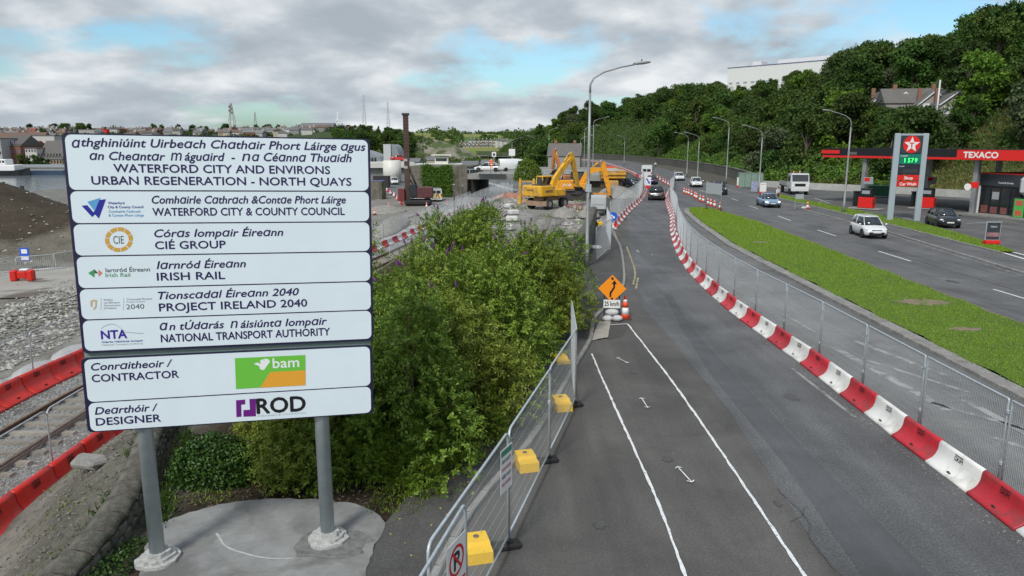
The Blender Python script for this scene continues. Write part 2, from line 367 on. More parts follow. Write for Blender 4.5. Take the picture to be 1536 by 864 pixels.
YMACH = mat('yellow_machine_paint', (0.78, 0.42, 0.02), 0.5, c2=(0.62, 0.33, 0.02), scale=1.5, c3=(0.28, 0.19, 0.09), s3=2, t3=(0.5, 0.7))
OMACH = mat('orange_machine_paint', (0.85, 0.36, 0.015), 0.45, c2=(0.72, 0.30, 0.02), scale=1.5, c3=(0.25, 0.14, 0.06), s3=2, t3=(0.5, 0.7))
TMACH = mat('tan_machine_paint', (0.60, 0.33, 0.08), 0.55, c2=(0.48, 0.28, 0.09), scale=1.5, c3=(0.25, 0.2, 0.15), s3=1.5, t3=(0.5, 0.75))
RUST = mat('rusty_steel', (0.10, 0.055, 0.035), 0.8, c2=(0.18, 0.11, 0.075), scale=6, bump=0.4, bscale=20)
DSTEEL = mat('dark_steel', (0.05, 0.045, 0.045), 0.6, metal=0.4, var=0.3, scale=4)
GREY = mat('grey_paint', (0.30, 0.33, 0.36), 0.5, var=0.08, scale=3)
LAMPG = mat('lamp_post_grey', (0.30, 0.31, 0.31), 0.5, metal=0.4, var=0.15, scale=2)
BLACK = mat('black_paint', (0.012, 0.013, 0.015), 0.4, var=0.2, scale=4)
DARK = mat('charcoal_cladding', (0.035, 0.042, 0.05), 0.45, var=0.15, scale=3)
REDS = mat('red_signage', (0.70, 0.018, 0.014), 0.4, var=0.05, scale=2)
GLASS = mat('dark_glass', (0.02, 0.026, 0.03), 0.06, spec=0.9)
LENS = mat('lamp_lens', (0.75, 0.77, 0.78), 0.15, spec=0.9)
LIT = mat('lit_headlamp', (1.0, 0.97, 0.88), 0.2, emit=2.0)
TAIL = mat('tail_lamp', (0.45, 0.01, 0.01), 0.2, spec=0.9)
NAVY = mat('navy_lettering', (0.016, 0.010, 0.085), 0.5)
PANEL = mat('sign_panel_white', (0.70, 0.79, 0.85), 0.38, var=0.035, scale=0.8)
BACKB = mat('sign_border_navy', (0.012, 0.010, 0.045), 0.45)
SAGE = mat('sign_sheet_green', (0.20, 0.27, 0.25), 0.5, var=0.1, scale=3)
ORANGE = mat('orange_sign', (0.95, 0.30, 0.01), 0.45)
BLUE = mat('blue_sign', (0.01, 0.10, 0.62), 0.45)
GREENP = mat('green_paint', (0.03, 0.13, 0.07), 0.55, var=0.2, scale=3)
SKIN = mat('skin', (0.5, 0.3, 0.22), 0.6)
HIVIS = mat('hi_vis_orange', (0.95, 0.16, 0.01), 0.6)
HIVISY = mat('hi_vis_yellow', (0.62, 0.8, 0.03), 0.6)
DENIM = mat('dark_cloth', (0.03, 0.035, 0.05), 0.8)
STONEG = mat('crushed_stone', (0.27, 0.255, 0.225), 0.9, c2=(0.46, 0.44, 0.40), scale=0.9, bump=0.4, bscale=20, objvar=0.05)
BALLAST = mat('ballast', (0.20, 0.205, 0.205), 0.9, c2=(0.36, 0.37, 0.37), scale=0.8, bump=2.5, bscale=16, c3=(0.13, 0.125, 0.115), s3=0.5, t3=(0.5, 0.68))
def stonemat():
    m = bpy.data.materials.new('loose_stone'); m.use_nodes = True; t = m.node_tree; L = t.links.new; b = t.nodes['Principled BSDF']
    ge = N(t, 'ShaderNodeNewGeometry'); r = ramp(t, [(0, (0.11, 0.11, 0.105)), (0.5, (0.24, 0.235, 0.215)), (1, (0.48, 0.46, 0.42))]); L(ge.outputs['Random Per Island'], r.inputs[0])
    L(r.outputs[0], b.inputs['Base Color']); b.inputs['Roughness'].default_value = 0.9; return m
LOOSE = stonemat()
GRASSG = mat('grass_ground', (0.075, 0.14, 0.012), 0.95, c2=(0.12, 0.21, 0.022), scale=1.3, bump=2.0, bscale=30, c3=(0.075, 0.13, 0.025), s3=0.35, t3=(0.5, 0.7))
BLADE = leafmat('grass_blade', [(0.14, 0.24, 0.014), (0.19, 0.33, 0.02), (0.255, 0.40, 0.035), (0.35, 0.43, 0.09)], 0.6, 0.05, 0.3)
LEAF1 = leafmat('shrub_leaf', [(0.06, 0.10, 0.010), (0.125, 0.20, 0.018), (0.20, 0.285, 0.03), (0.285, 0.36, 0.05), (0.38, 0.43, 0.12)], 0.5, 0.07)
LEAF2 = leafmat('lime_leaf', [(0.06, 0.13, 0.008), (0.12, 0.22, 0.015), (0.20, 0.32, 0.025)], 0.5, 0.12)
LEAF3 = leafmat('ivy_leaf', [(0.015, 0.045, 0.008), (0.035, 0.09, 0.012), (0.08, 0.15, 0.025)], 0.4, 0.1, 0.12)
TLEAF = leafmat('tree_leaf', [(0.032, 0.066, 0.012), (0.055, 0.108, 0.017), (0.085, 0.150, 0.024)], 0.6, 0.38, 0.25)
TLEAFL = leafmat('light_tree_leaf', [(0.06, 0.125, 0.012), (0.10, 0.19, 0.018), (0.15, 0.25, 0.03)], 0.6, 0.2, 0.25)
TLEAFG = leafmat('grey_green_leaf', [(0.05, 0.075, 0.035), (0.075, 0.105, 0.045), (0.10, 0.135, 0.06)], 0.6, 0.15, 0.2)
FLOWER = mat('purple_flower', (0.13, 0.02, 0.17), 0.8, var=0.3, scale=40)
BARK = mat('bark', (0.075, 0.06, 0.045), 0.9, c2=(0.14, 0.12, 0.095), scale=8, bump=1, bscale=20)
TWIG = mat('twig_bark', (0.13, 0.10, 0.07), 0.9, c2=(0.22, 0.18, 0.13), scale=8)
DEAD = mat('fallen_leaf', (0.50, 0.38, 0.06), 0.8, c2=(0.35, 0.2, 0.07), scale=1.2)
WATER = mat('river_water', (0.15, 0.175, 0.195), 0.12, spec=0.6, bump=0.9, bscale=0.5, c2=(0.18, 0.20, 0.22), scale=0.05)

# ============================================================ TERRAIN
# line where the road level ends on the left (stone wall), x as a function of y
WALLX = [(-6.9, 0), (-6.95, 10), (-7.1, 12), (-7.7, 14), (-8.4, 16.2), (-8.6, 19), (-8.3, 24), (-7.6, 32), (-6.6, 42), (-5.6, 52), (-4.4, 65), (-2.6, 80), (-0.5, 95),
         (3, 106), (9, 116), (15, 135), (19, 200), (16, 300), (-10, 400), (-20, 460), (-60, 520)]
wallx = fx(WALLX)
FOOT = [(64, 0), (64, 60), (63, 85), (52, 102), (42, 116), (41, 130), (45, 150), (52, 180), (54, 230), (48, 290), (40, 340), (18, 410), (-2, 470), (-10, 520), (10, 600), (60, 700)]
footx = fx(FOOT)
HM = ([40, 80, 120, 180, 250, 300, 350, 420, 520, 620, 700], [16, 17, 20, 22, 21, 20, 17, 15, 12, 7, 5])
HW = ([60, 200, 260, 520], [64, 50, 26, 22])
def sst(t): t = np.clip(t, 0, 1); return t*t*(3-2*t)
def hgt(x, y):
    x = np.asarray(x, float); y = np.asarray(y, float)
    d = wallx(y)-x                                   # >0 on the low railway side
    drop = np.where(y < 50, 4.2, 4.0)
    low = -2.0*sst(d/drop)
    # the works platform dips below the road
    plat = ((x < 9.5) & (y > 44) & (y < 104) & (d < 0)); low = np.where(plat, -0.3*sst((y-44)/6), low)
    h = low
    # mud mounds at the river side
    def bump(cx, cy, rx, ry, hh): return hh*np.exp(-(((x-cx)/rx)**2+((y-cy)/ry)**2))
    h = h+bump(-44, 62, 7.5, 7, 3.9)+bump(-52, 66, 10, 9, 3.6)+bump(-35.5, 61, 4.5, 4.5, 1.9)+bump(-60, 84, 14, 7, 1.0)
    h = h+bump(-24.5, 38, 2.0, 7, 0.5)
    # river bed
    shore = np.interp(y, [80, 100, 134, 150, 200, 262], [-150, -122, -93, -90, -84, -80])
    riv = sst((shore-x)/10)*(y > 85)*(y < 262); h = np.where(riv > 0, h*(1-riv)-6.5*riv, h)
    # far city hill across the water
    city = sst((y-300)/260)*15.5*sst((-60-x)/90+0.2); h = np.where(y > 262, h+city, h)
    h = h+bump(-84, 450, 52, 70, 8.5)*(y > 262)
    # distant farmland
    far = sst((y-520)/900)*17; h = np.where(y > 520, np.maximum(h, h*0+far-2), h)
    h = h+bump(-330, 1500, 300, 300, 10)*(y > 520)+bump(150, 1700, 500, 300, 8)*(y > 520)
    # wooded hill on the right
    hm = np.interp(y, *HM); hw = np.interp(y, *HW); dd = x-footx(y)
    hill = hm*sst(dd/hw)+np.clip(dd-hw, 0, 400)*0.04
    bank = np.where(dd > 0, 0.6*sst(dd/1.5), 0)
    h = np.where(dd > 0, np.maximum(h, hill+bank), h)
    return h
def H1(x, y): return float(hgt(np.array([x]), np.array([y]))[0])
def grow(a, b, s0, k):
    out = [a]; s = s0
    while out[-1] < b: out.append(out[-1]+s); s *= k
    return out
xs = sorted(set([-v for v in grow(70, 3500, 3, 1.12)]+list(np.arange(-69, 70, 1.0))+grow(70, 3500, 2, 1.12)))
ys = list(np.arange(-12, 130, 1.0))+grow(130, 5000, 2.0, 1.03)
GX, GY = np.meshgrid(np.array(xs), np.array(ys)); GZ = hgt(GX, GY)-0.03
nx, ny = len(xs), len(ys)
V = np.stack([GX, GY, GZ], -1).reshape(-1, 3)
ii = (np.arange(ny-1)[:, None]*nx+np.arange(nx-1)[None, :]).ravel()
Fq = np.stack([ii, ii+1, ii+nx+1, ii+nx], 1)
def groundmat():
    m = bpy.data.materials.new('ground_soil'); m.use_nodes = True; t = m.node_tree; L = t.links.new; b = t.nodes['Principled BSDF']
    b.inputs['Roughness'].default_value = 0.95; b.inputs['Specular IOR Level'].default_value = 0.2
    at = N(t, 'ShaderNodeAttribute', attribute_name='kindcol'); tc = N(t, 'ShaderNodeTexCoord')
    n = N(t, 'ShaderNodeTexNoise'); L(tc.outputs['Object'], n.inputs['Vector']); setin(n, Scale=0.6, Detail=9.0, Roughness=0.72)
    r = ramp(t, [(0.3, g(0.6)), (0.7, g(1.42))]); L(n.outputs[0], r.inputs[0])
    mu = N(t, 'ShaderNodeMixRGB', blend_type='MULTIPLY'); mu.inputs[0].default_value = 1; L(at.outputs[0], mu.inputs[1]); L(r.outputs[0], mu.inputs[2])
    n2 = N(t, 'ShaderNodeTexNoise'); L(tc.outputs['Object'], n2.inputs['Vector']); setin(n2, Scale=7.0, Detail=5.0, Roughness=0.8)
    r2 = ramp(t, [(0.3, g(0.72)), (0.7, g(1.3))]); L(n2.outputs[0], r2.inputs[0])
    m2 = N(t, 'ShaderNodeMixRGB', blend_type='MULTIPLY'); m2.inputs[0].default_value = 1; L(mu.outputs[0], m2.inputs[1]); L(r2.outputs[0], m2.inputs[2])
    L(m2.outputs[0], b.inputs['Base Color'])
    bp = N(t, 'ShaderNodeBump'); bp.inputs['Strength'].default_value = 0.9; bp.inputs['Distance'].default_value = 0.12; L(n2.outputs[0], bp.inputs['Height']); L(bp.outputs[0], b.inputs['Normal'])
    return m
def zonecol(x, y):
    c = np.zeros(x.shape+(3,)); c[...] = (0.10, 0.092, 0.075)                       # packed earth
    d = wallx(y)-x
    def put(mask, col, k=1.0): c[mask] = c[mask]*(1-k)+np.array(col)*k
    put(d > 1.2, (0.22, 0.205, 0.175))                                                # dusty yard
    put((d > 1.2) & (x > -26) & (y < 60), (0.25, 0.235, 0.205))
    mound = (np.exp(-(((x+45)/11)**2+((y-63)/9)**2)) > 0.36) | (np.exp(-(((x+57)/18)**2+((y-76)/13)**2)) > 0.4)
    put((x < -31.5) & (y > 53.2) & (y < 98), (0.13, 0.12, 0.09), 0.7); put(mound & (x < -32), (0.062, 0.05, 0.036))
    put((d < 1.2) & (y > 44) & (y < 106) & (x < 10), (0.27, 0.26, 0.245))                # works platform
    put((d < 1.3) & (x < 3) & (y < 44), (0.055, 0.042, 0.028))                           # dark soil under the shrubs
    put((d < 2.4) & (d > -0.5) & (y < 20), (0.17, 0.16, 0.13))
    put((y > 100) & (y < 262) & (d > 1) & (x > -90), (0.19, 0.185, 0.165))
    put((y > 262), (0.055, 0.065, 0.035)); put((y > 262) & (y < 300), (0.13, 0.13, 0.12))
    put((x > footx(y)) & (y < 560), (0.045, 0.075, 0.02))
    put((x > footx(y)+0.3) & (y < 98) & (x < 92), (0.17, 0.19, 0.06))                    # dry grass slope behind the station
    # far fields in strips
    f = (y > 620); fi = (np.floor((x+y*0.35)/150)+np.floor((y-0.2*x)/210)).astype(int) % 4
    for k, col in enumerate([(0.20, 0.21, 0.06), (0.11, 0.17, 0.04), (0.27, 0.25, 0.10), (0.09, 0.14, 0.035)]): put(f & (fi == k), col)
    hb = np.exp(-(((x+84)/62)**2+((y-450)/80)**2)); put((hb > 0.06) & (y > 262) & (y < 620), (0.05, 0.07, 0.025)); put((hb > 0.36) & (x > -76) & (y < 620), (0.13, 0.22, 0.03))
    return c
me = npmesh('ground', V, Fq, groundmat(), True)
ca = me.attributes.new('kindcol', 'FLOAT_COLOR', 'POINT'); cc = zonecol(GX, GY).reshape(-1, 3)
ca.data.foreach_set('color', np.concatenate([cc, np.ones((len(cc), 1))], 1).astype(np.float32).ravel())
tag(link('ground', me), kind='structure')
tag(MB().add([(-1500, 60, -4), (-60, 60, -4), (-60, 263, -4), (-1500, 263, -4)], [(0, 1, 2, 3)]).obj('river', WATER), kind='structure')

def sheet(name, poly, z, m, parent=None, kind='structure'):
    o = MB().add([(x, y, z) for x, y in poly], [tuple(range(len(poly)))]).obj(name, m, parent, fix=False)
    if o.data.polygons[0].normal.z < 0: o.data.flip_normals()
    return tag(o, kind=kind) if parent is None else o
def strip(name, pts, w, z, m, wob=0.0, kind='structure', parent=None, dash=None):
    mb = MB(); L = offs(pts, -w/2); Rr = offs(pts, w/2)
    if wob:
        L = [(x+random.uniform(-wob, wob)*0.4, y) for x, y in L]; Rr = [(x+random.uniform(-wob, wob)*0.4, y) for x, y in Rr]
    n = len(pts); vs = [(x, y, z) for x, y in L]+[(x, y, z) for x, y in Rr]
    fs = [(i, n+i, n+i+1, i+1) for i in range(n-1)]
    o = mb.add(vs, fs).obj(name, m, parent, fix=False)
    return tag(o, kind=kind) if kind else o
def kerbline(name, pts, w=0.14, h=0.11, z=0.0, m=None):
    """a run of separate kerb stones, joined as one piece of the setting"""
    par = thing(name, None, None); par['kind'] = 'structure'; q = pathpts(pts, 0.9); me = None; cnt = 0
    me = MB().box(-0.44, -w/2, -0.1, 0.44, w/2, h, bev=0.018).mesh('kerbstone', m or KERB)
    for x, y, a in q:
        if y < 5 or cnt > 150: continue
        o = link('kerbstone', me, par); o.location = (x, y, z+random.uniform(-.006, .006)); o.rotation_euler = (0, 0, a+random.uniform(-.01, .01)); cnt += 1
    return par
# kerb between the footpath and the old road
K = [(-2.2, 5), (-1.5, 9), (-0.8, 12.5), (0.5, 16.25), (1.9, 21.6), (2.72, 24.8), (3.25, 28), (4.45, 31.5), (5.45, 35.2), (6.3, 41), (7.2, 48.5), (8.0, 58), (10.7, 70)]
Ks = smooth(K, 1.5)
FEN = [(9.5, 3), (9.5, 14), (9.56, 22), (9.5, 31), (10.35, 42), (12.7, 56), (15.2, 68), (18.1, 84), (21.2, 99), (25.0, 114), (29.5, 135)]
FENs = smooth(FEN, 1.5)
LB = [(8.24, 59.5), (11.5, 73.5), (16.0, 91.4), (21.07, 116.8), (25.0, 143), (27, 170), (29.4, 215), (30.0, 250)]
SPLIT = [(6.6, 4), (6.7, 14), (6.6, 22.5), (6.5, 27), (6.6, 34), (7.6, 45), (9.2, 56), (11.8, 66)]
splitx = fx(SPLIT); 
ROADR = lambda y: float(np.interp(y, [p[1] for p in FENs], [p[0] for p in FENs]))
kx = fx(Ks)
def band(name, fl, fr, y0, y1, z, m, step=1.5, kind='structure', parent=None):
    yy = list(np.arange(y0, y1, step))+[y1]; n = len(yy)
    vs = [(float(fl(y)), y, z) for y in yy]+[(float(fr(y)), y, z) for y in yy]
    o = MB().add(vs, [(i, n+i, n+i+1, i+1) for i in range(n-1)]).obj(name, m, parent, fix=False)
    return tag(o, kind=kind) if parent is None else o
seamx = fx([(5.0, 4), (5.25, 12), (5.6, 18), (5.6, 24), (5.5, 30), (6.6, 38), (8.0, 50), (9.6, 60)])
band('road', kx, lambda y: seamx(y) if y < 60 else splitx(y), 3, 66, 0.0, A_OLD)
band('road_lane', seamx, ROADR, 3, 60, 0.004, A_NEW)
band('road_lane', lambda y: np.interp(y, [60, 75, 92, 117, 143, 170, 215, 262], [9.6, 11.5, 16, 21, 25, 27, 29.4, 29]), lambda y: max(ROADR(y) if y < 135 else 0, np.interp(y, [60, 117, 143, 262], [14, 25, 30, 32])), 60, 262, 0.002, A_NEW)
band('road_patch', fx([(5.57, 4), (5.6, 10.6), (5.88, 14.6), (5.95, 21), (6.35, 27), (7.0, 33)]), fx([(6.75, 4), (6.74, 10.6), (6.62, 14.6), (6.66, 22.5), (6.75, 27), (7.3, 33)]), 3, 33, 0.009, A_STRIP)
# footpath on the left, 0.1 m up, behind the kerb
W2 = [(1.0, 27), (1.5, 31), (2.34, 35), (3.9, 42), (5.2, 50), (6.8, 61), (8.6, 72)]
pathL = fx([(-2.5, 4), (-2.35, 10.5), (-2.3, 12), (-1.9, 13.6), (-1.0, 15), (-0.9, 18), (-0.9, 24), (-0.3, 29), (1.3, 31), (2.3, 35), (3.9, 42), (5.2, 50), (6.9, 62)])
band('footpath', pathL, kx, 3, 60, 0.10, A_PATH)
kerbline('kerb', K)
# concrete pad under the sign
pad = [P(x, y) for x, y in [(205, 900), (215, 850), (226, 812), (262, 785), (330, 765), (375, 759), (420, 756), (470, 757), (520, 762), (560, 774), (578, 795), (566, 822), (556, 846), (548, 880), (540, 930)]]
pad = [(x+random.uniform(-.03, .03), y+random.uniform(-.03, .03)) for x, y in smooth(pad+[pad[0]], .14)]
mbp = MB().slab(pad, -0.02, 0.112); tag(mbp.obj('concrete_pad', PADC), kind='structure')
strip('trowel_mark', smooth([P(*q, .11) for q in [(325, 800), (340, 820), (372, 832), (405, 838), (440, 838)]], .1), .035, .117, mat('trowel_white', (.42, .43, .42), .9, var=.2, scale=9), .03)
for i, (cx, cy, r_) in enumerate([(-3.10, 11.38, .62)]):
    sheet('damp_stain', [(cx+(r_+random.uniform(-.12, .12))*math.cos(a/20*6.283)*1.1, cy+(r_*.75+random.uniform(-.1, .1))*math.sin(a/20*6.283)) for a in range(20)], .1155, mat('damp_concrete', (.10, .10, .095), .7, c2=(.22, .22, .21), scale=7))
# sprayed lines on the old road
l1 = [(2.62, 23.2), (2.66, 20.2), (2.75, 16.1), (2.81, 13.16), (2.77, 10.6), (2.74, 7)]
l2 = [(4.42, 27.2), (4.55, 23.5), (4.65, 20.2), (4.69, 15.5), (4.68, 12.4), (4.68, 10.6), (4.66, 7)]
strip('painted_line', smooth(l1, 0.18), 0.055, 0.014, CHALK, 0.03)
strip('painted_line', smooth(l2, 0.18), 0.06, 0.014, CHALK, 0.03)
strip('painted_line', [(3.2, 27.0), (4.42, 27.25)], 0.06, 0.014, CHALK)
sc_ = [0]
for (pa, pb_) in [((926, 537), (942, 545)), ((962, 598), (972, 613)), ((1016, 702), (1038, 726))]:
    pa = P(*pa); pb_ = P(*pb_); cx, cy = (pa[0]+pb_[0])/2, (pa[1]+pb_[1])/2; mb = MB()
    dx, dy = (pb_[0]-pa[0])/2, (pb_[1]-pa[1])/2
    def seg(a, b, w=0.027):
        sc_[0] += .002; h_ = .014+sc_[0]
        v = Vector((b[0]-a[0], b[1]-a[1])).normalized(); nx_, ny_ = -v.y*w/2, v.x*w/2
        mb.add([(a[0]+nx_, a[1]+ny_, h_), (a[0]-nx_, a[1]-ny_, h_), (b[0]-nx_, b[1]-ny_, h_), (b[0]+nx_, b[1]+ny_, h_)], [(0, 1, 2, 3)])
    seg((cx-dx, cy-dy), (cx+dx, cy+dy))
    for sg in (-1, 1):
        tx, ty = cx+sg*dx, cy+sg*dy
        for a in (0.75, -0.75):
            c, s_ = math.cos(a), math.sin(a); ux, uy = -sg*dx*0.30, -sg*dy*0.30; seg((tx, ty), (tx+c*ux-s_*uy, ty+s_*ux+c*uy))
    tag(mb.obj('painted_arrow', CHALK, fix=False), kind='structure')
for q in [[P(940, 370), P(952, 405), P(950, 427)], [P(957, 417), P(954, 433)], [P(921, 347), P(927, 362)], [(8.65, 17.5), (8.6, 21.6)]]:
    strip('faded_line', smooth(q, 0.5), 0.1, 0.013, YLINE if q[0][1] > 25 else FAINT)
TAR = mat('tar_patch', (.052, .051, .05), .7, c2=(.075, .073, .07), scale=6, bump=.4, bscale=40)
def blotch(name, cx, cy, rx, ry, z, m, n=30, k=.22): sheet(name, [(cx+rx*math.cos(a/n*6.283)*random.uniform(1-k, 1+k), cy+ry*math.sin(a/n*6.283)*random.uniform(1-k, 1+k)) for a in range(n)], z, m)
sheet('tar_patch', [P(*q) for q in [(912, 509), (934, 505), (944, 489), (918, 485)]], .006, TAR)
OIL = mat('oil_stain', (.085, .083, .08), .55, c2=(.06, .058, .056), scale=5)
for i, (cx, cy, rx, ry) in enumerate([(3.4, 15.0, .10, .16), (5.1, 13.0, .07, .12), (7.6, 19, .16, .3), (7.3, 27, .12, .4), (3.7, 21.2, .09, .12), (1.6, 12.2, .12, .14), (24.6, 47, .2, .7), (22.0, 36, .2, .5), (25.6, 60, .3, 1.0)]): blotch('oil_stain', cx, cy, rx, ry, .0125, OIL, k=.4)
CRK = mat('crack_filler', (.066, .064, .062), .7)
for pts_, w_ in [([(5.35, 10), (5.2, 11.6), (5.42, 12.4), (5.3, 13.6)], .02), ([(5.05, 12.3), (5.35, 12.5), (5.6, 12.9)], .014), ([(23.6, 30), (23.9, 45), (24.6, 60)], .03)]:
    strip('road_crack', [(x+random.uniform(-.03, .03), y) for x, y in smooth(pts_, .22)], w_, .0135, CRK, .02)
# closed lane, kerb, grass median, main carriageway
medL = fx([(13.9, 3), (14.2, 19), (14.33, 24), (14.5, 32), (14.96, 49), (16.2, 62), (17.6, 73), (18.8, 77.5)])
medR = fx([(19.0, 3), (19.2, 26.6), (19.6, 33.4), (20.4, 46), (21.3, 63), (20.9, 74), (20.6, 77.5)])
band('closed_lane', ROADR, lambda y: medL(y)-0.3, 3, 78, 0.0, A_CLOSED)
for (a, b, w) in [((10.9, 24.1), (11.3, 18.0), .28), ((11.3, 22.5), (12.7, 19.4), .16), ((12.0, 24.8), (12.9, 20.9), .22), ((11.2, 18.6), (12.5, 16.6), .18), ((12.2, 18.8), (12.3, 15.2), .25), ((12.9, 17.3), (13.0, 12.0), .16), ((11.3, 16.2), (12.3, 14.6), .2), ((11.0, 29), (11.1, 26), .12), ((11.6, 13.8), (12.4, 12.6), .2)]:
    strip('faded_hatching', [a, b], w, 0.006, FAINT)
band('kerb_strip', lambda y: medL(y)-0.42, lambda y: medL(y)+0.02, 3, 77, 0.115, CONC)
kerbline('kerb', [(float(medL(y))-0.42, y) for y in range(4, 78, 3)], h=0.12)
band('main_road', lambda y: medR(y) if y < 77.5 else ROADR(y) if y < 130 else 28, lambda y: np.interp(y, [0, 25, 37.9, 48.5, 56, 68.8, 89, 108, 135, 161, 200, 262], [26.2, 26.5, 26.95, 28.1, 28.9, 29.6, 30.6, 31.6, 33.5, 36.5, 41, 43]), 3, 262, 0.0, A_FAR)
band('road_infill', lambda y: ROADR(y), lambda y: np.interp(y, [77.5, 100, 130], [22.6, 24.5, 30]), 77.5, 130, 0.003, A_NEW)
band('main_road', lambda y: np.interp(y, [262, 290, 330, 380, 450], [29, 25, 14, -12, -70]), lambda y: np.interp(y, [262, 290, 330, 380, 450], [43, 41, 32, 8, -40]), 262, 450, 0.003, A_FAR)
for (a, b) in [((1490, 434), (1560, 455)), ((1318, 377), (1366, 392)), ((1226, 345), (1254, 354)), ((1167, 324), (1186, 331)), ((1124, 309), (1137, 313)), ((1098, 298), (1107, 301)), ((1049, 285), (1058, 288)), ((1032, 276), (1038, 278))]:
    strip('lane_dash', [P(*a), P(*b)], 0.14, 0.01, LINE)
RK = lambda y: np.interp(y, [0, 25, 37.9, 48.5, 56, 68.8, 89, 108, 135, 161, 200, 262], [26.2, 26.5, 26.95, 28.1, 28.9, 29.6, 30.6, 31.6, 33.5, 36.5, 41, 43])
strip('edge_line', [(float(RK(y))-0.35, y) for y in range(4, 120, 3)], 0.11, 0.012, FAINT)
band('gutter', lambda y: medR(y)+0.0, lambda y: medR(y)+0.42, 3, 77, 0.004, CONC if False else mat('gutter_grit', (0.12, 0.105, 0.08), 0.95, c2=(0.2, 0.185, 0.15), scale=5, bump=1, bscale=30))
# far footpath, verge, forecourt
vergeL = fx([(29.6, 30), (30.2, 45), (30.9, 54), (31.4, 62), (32.2, 78), (33.1, 98), (35.6, 118)])
kerbline('kerb', [(float(RK(y))+0.07, y) for y in range(18, 128, 3)], h=0.11)
band('footpath', lambda y: RK(y)+0.1, lambda y: vergeL(y) if y > 44 else np.interp(y, [3, 40, 44], [29.4, 29.8, 30.1]), 3, 125, 0.10, A_FAR)
vergeR = fx([(31.3, 45.2), (31.9, 47), (33.6, 55), (34.6, 62), (34.7, 72), (34.8, 89), (35.1, 98), (37.8, 118)])
sheet('forecourt', [(29.4, 3), (29.8, 40), (30.1, 45), (31.4, 62), (33, 98), (35, 118), (37, 118), (50, 101), (62, 84), (63, 3)], 0.06, A_FORE)
kerbline('kerb', [(float(vergeL(y)), y) for y in range(45, 100, 3)], h=0.2)
# hatch bars at the station entrance
for a, b in [((1502, 381), (1560, 398)), ((1520, 381), (1570, 394))]: strip('entrance_line', [P(*a), P(*b)], 0.25, 0.112, LINE)
for a, b in [((1330, 322), (1372, 330)), ((1212, 305), (1250, 300)), ((1222, 297), (1245, 305)), ((1450, 335), (1505, 333)), ((1390, 338), (1420, 345))]: strip('bay_line', [P(*a, .07), P(*b, .07)], 0.1, 0.068, LINE)
# railway side
def lowz(x, y): return -1.97
tx = fx([(-14.3, 5), (-14.55, 18), (-14.6, 24), (-14.2, 32), (-11.7, 44), (-10.7, 48), (-9.3, 56), (-7.7, 66), (-5.4, 84), (-3.4, 100), (-1.2, 118)])
band('ballast_bed', lambda y: tx(y)-2.6, lambda y: tx(y)+2.35, 8, 118, -1.93, BALLAST)
band('haul_strip', lambda y: tx(y)-4.7, lambda y: tx(y)-2.75, 14, 100, -1.955, mat('pale_sheeting', (0.42, 0.42, 0.43), 0.6, c2=(0.33, 0.33, 0.33), scale=1.2, c3=(0.2, 0.19, 0.17), s3=0.8, t3=(0.5, 0.62)))
YARD = mat('yard_concrete', (0.28, 0.265, 0.235), 0.9, c2=(0.38, 0.36, 0.33), scale=0.3, bump=0.4, bscale=10, c3=(0.12, 0.10, 0.08), s3=0.16, t3=(0.5, 0.56))
sheet('yard_slab', [(-60, 36), (-27.5, 41.5), (-26, 47), (-28, 52.5), (-35, 52), (-60, 44)], -1.95, YARD)
# road that passes under the bridge and bends left, with hatched markings
sheet('side_road', [(-52, 205), (-34, 150), (-24, 128), (-13, 122), (14, 126), (24, 150), (22, 235), (-20, 245), (-48, 235)], -1.93, asphalt('side_asphalt', (0.14, 0.15, 0.15), speck=0.2))
for i in range(6):
    a = P(724+i*7, 272+i*2.4, -1.9); b = P(742+i*7, 276+i*1.8, -1.9); strip('chevron', [a, b], 0.8, -1.91, LINE)
band('haul_road', lambda y: np.interp(y, [70, 90, 110, 125], [-26, -24, -22, -20]), lambda y: np.interp(y, [70, 90, 110, 125], [-15, -12, -8.5, -6]), 72, 126, -1.95, mat('haul_dirt', (0.25, 0.24, 0.215), 0.95, c2=(0.16, 0.15, 0.13), scale=0.25, bump=0.5, bscale=6))

# ============================================================ THE PROJECT SIGN
SA = Vector((-5.74, 10.72)); SDIR = Vector((0.97144, 0.2373)); SYAW = math.atan2(SDIR.y, SDIR.x); TILT = 0.018
def SG(px, py):
    u = (px-768)/FOC; v = (432-py)/FOC
    rx, ry, rz = u, math.cos(PITCH)+v*math.sin(PITCH), -math.sin(PITCH)+v*math.cos(PITCH)
    det = SDIR.x*(-ry)-(-rx)*SDIR.y
    s = ((-SA.x)*(-ry)-(-rx)*(-SA.y))/det; t = (SDIR.x*(-SA.y)-SDIR.y*(-SA.x))/det
    return s, CAMH+rz*t+TILT*s
Z1 = lambda x, y: (80+x/3.135, 190+y/3.135)
Z2 = lambda x, y: (80+x/3.135, 420+y/3.135)
sign = thing('project_sign', 'big white multi-panel regeneration project sign with navy lettering on two steel posts', 'sign', (SA.x, SA.y, 0), SYAW)
def rrect(x0, z0, x1, z1, r, n=5):
    pts = []
    for cx, cz, a0 in ((x1-r, z1-r, 0), (x0+r, z1-r, 90), (x0+r, z0+r, 180), (x1-r, z0+r, 270)):
        for k in range(n+1): a = R(a0+90*k/n); pts.append((cx+r*math.cos(a), cz+r*math.sin(a)))
    return pts
def signpart(o): o.rotation_euler = (0, TILT, 0); return o
XL, XR = -0.765, 3.49
signpart(MB().prism(rrect(XL+.005, 3.70, XR+.03, 6.925, 0.07), 0.0, 0.05).obj('board', BACKB, sign))
signpart(MB().prism(rrect(XL-.03, 2.45, XR+.005, 3.62, 0.07), 0.0, 0.05).obj('board', BACKB, sign))
signpart(MB().box(XL+.01, 0.052, 3.58, XR-.02, 0.075, 3.75).obj('backing_strip', SAGE, sign))
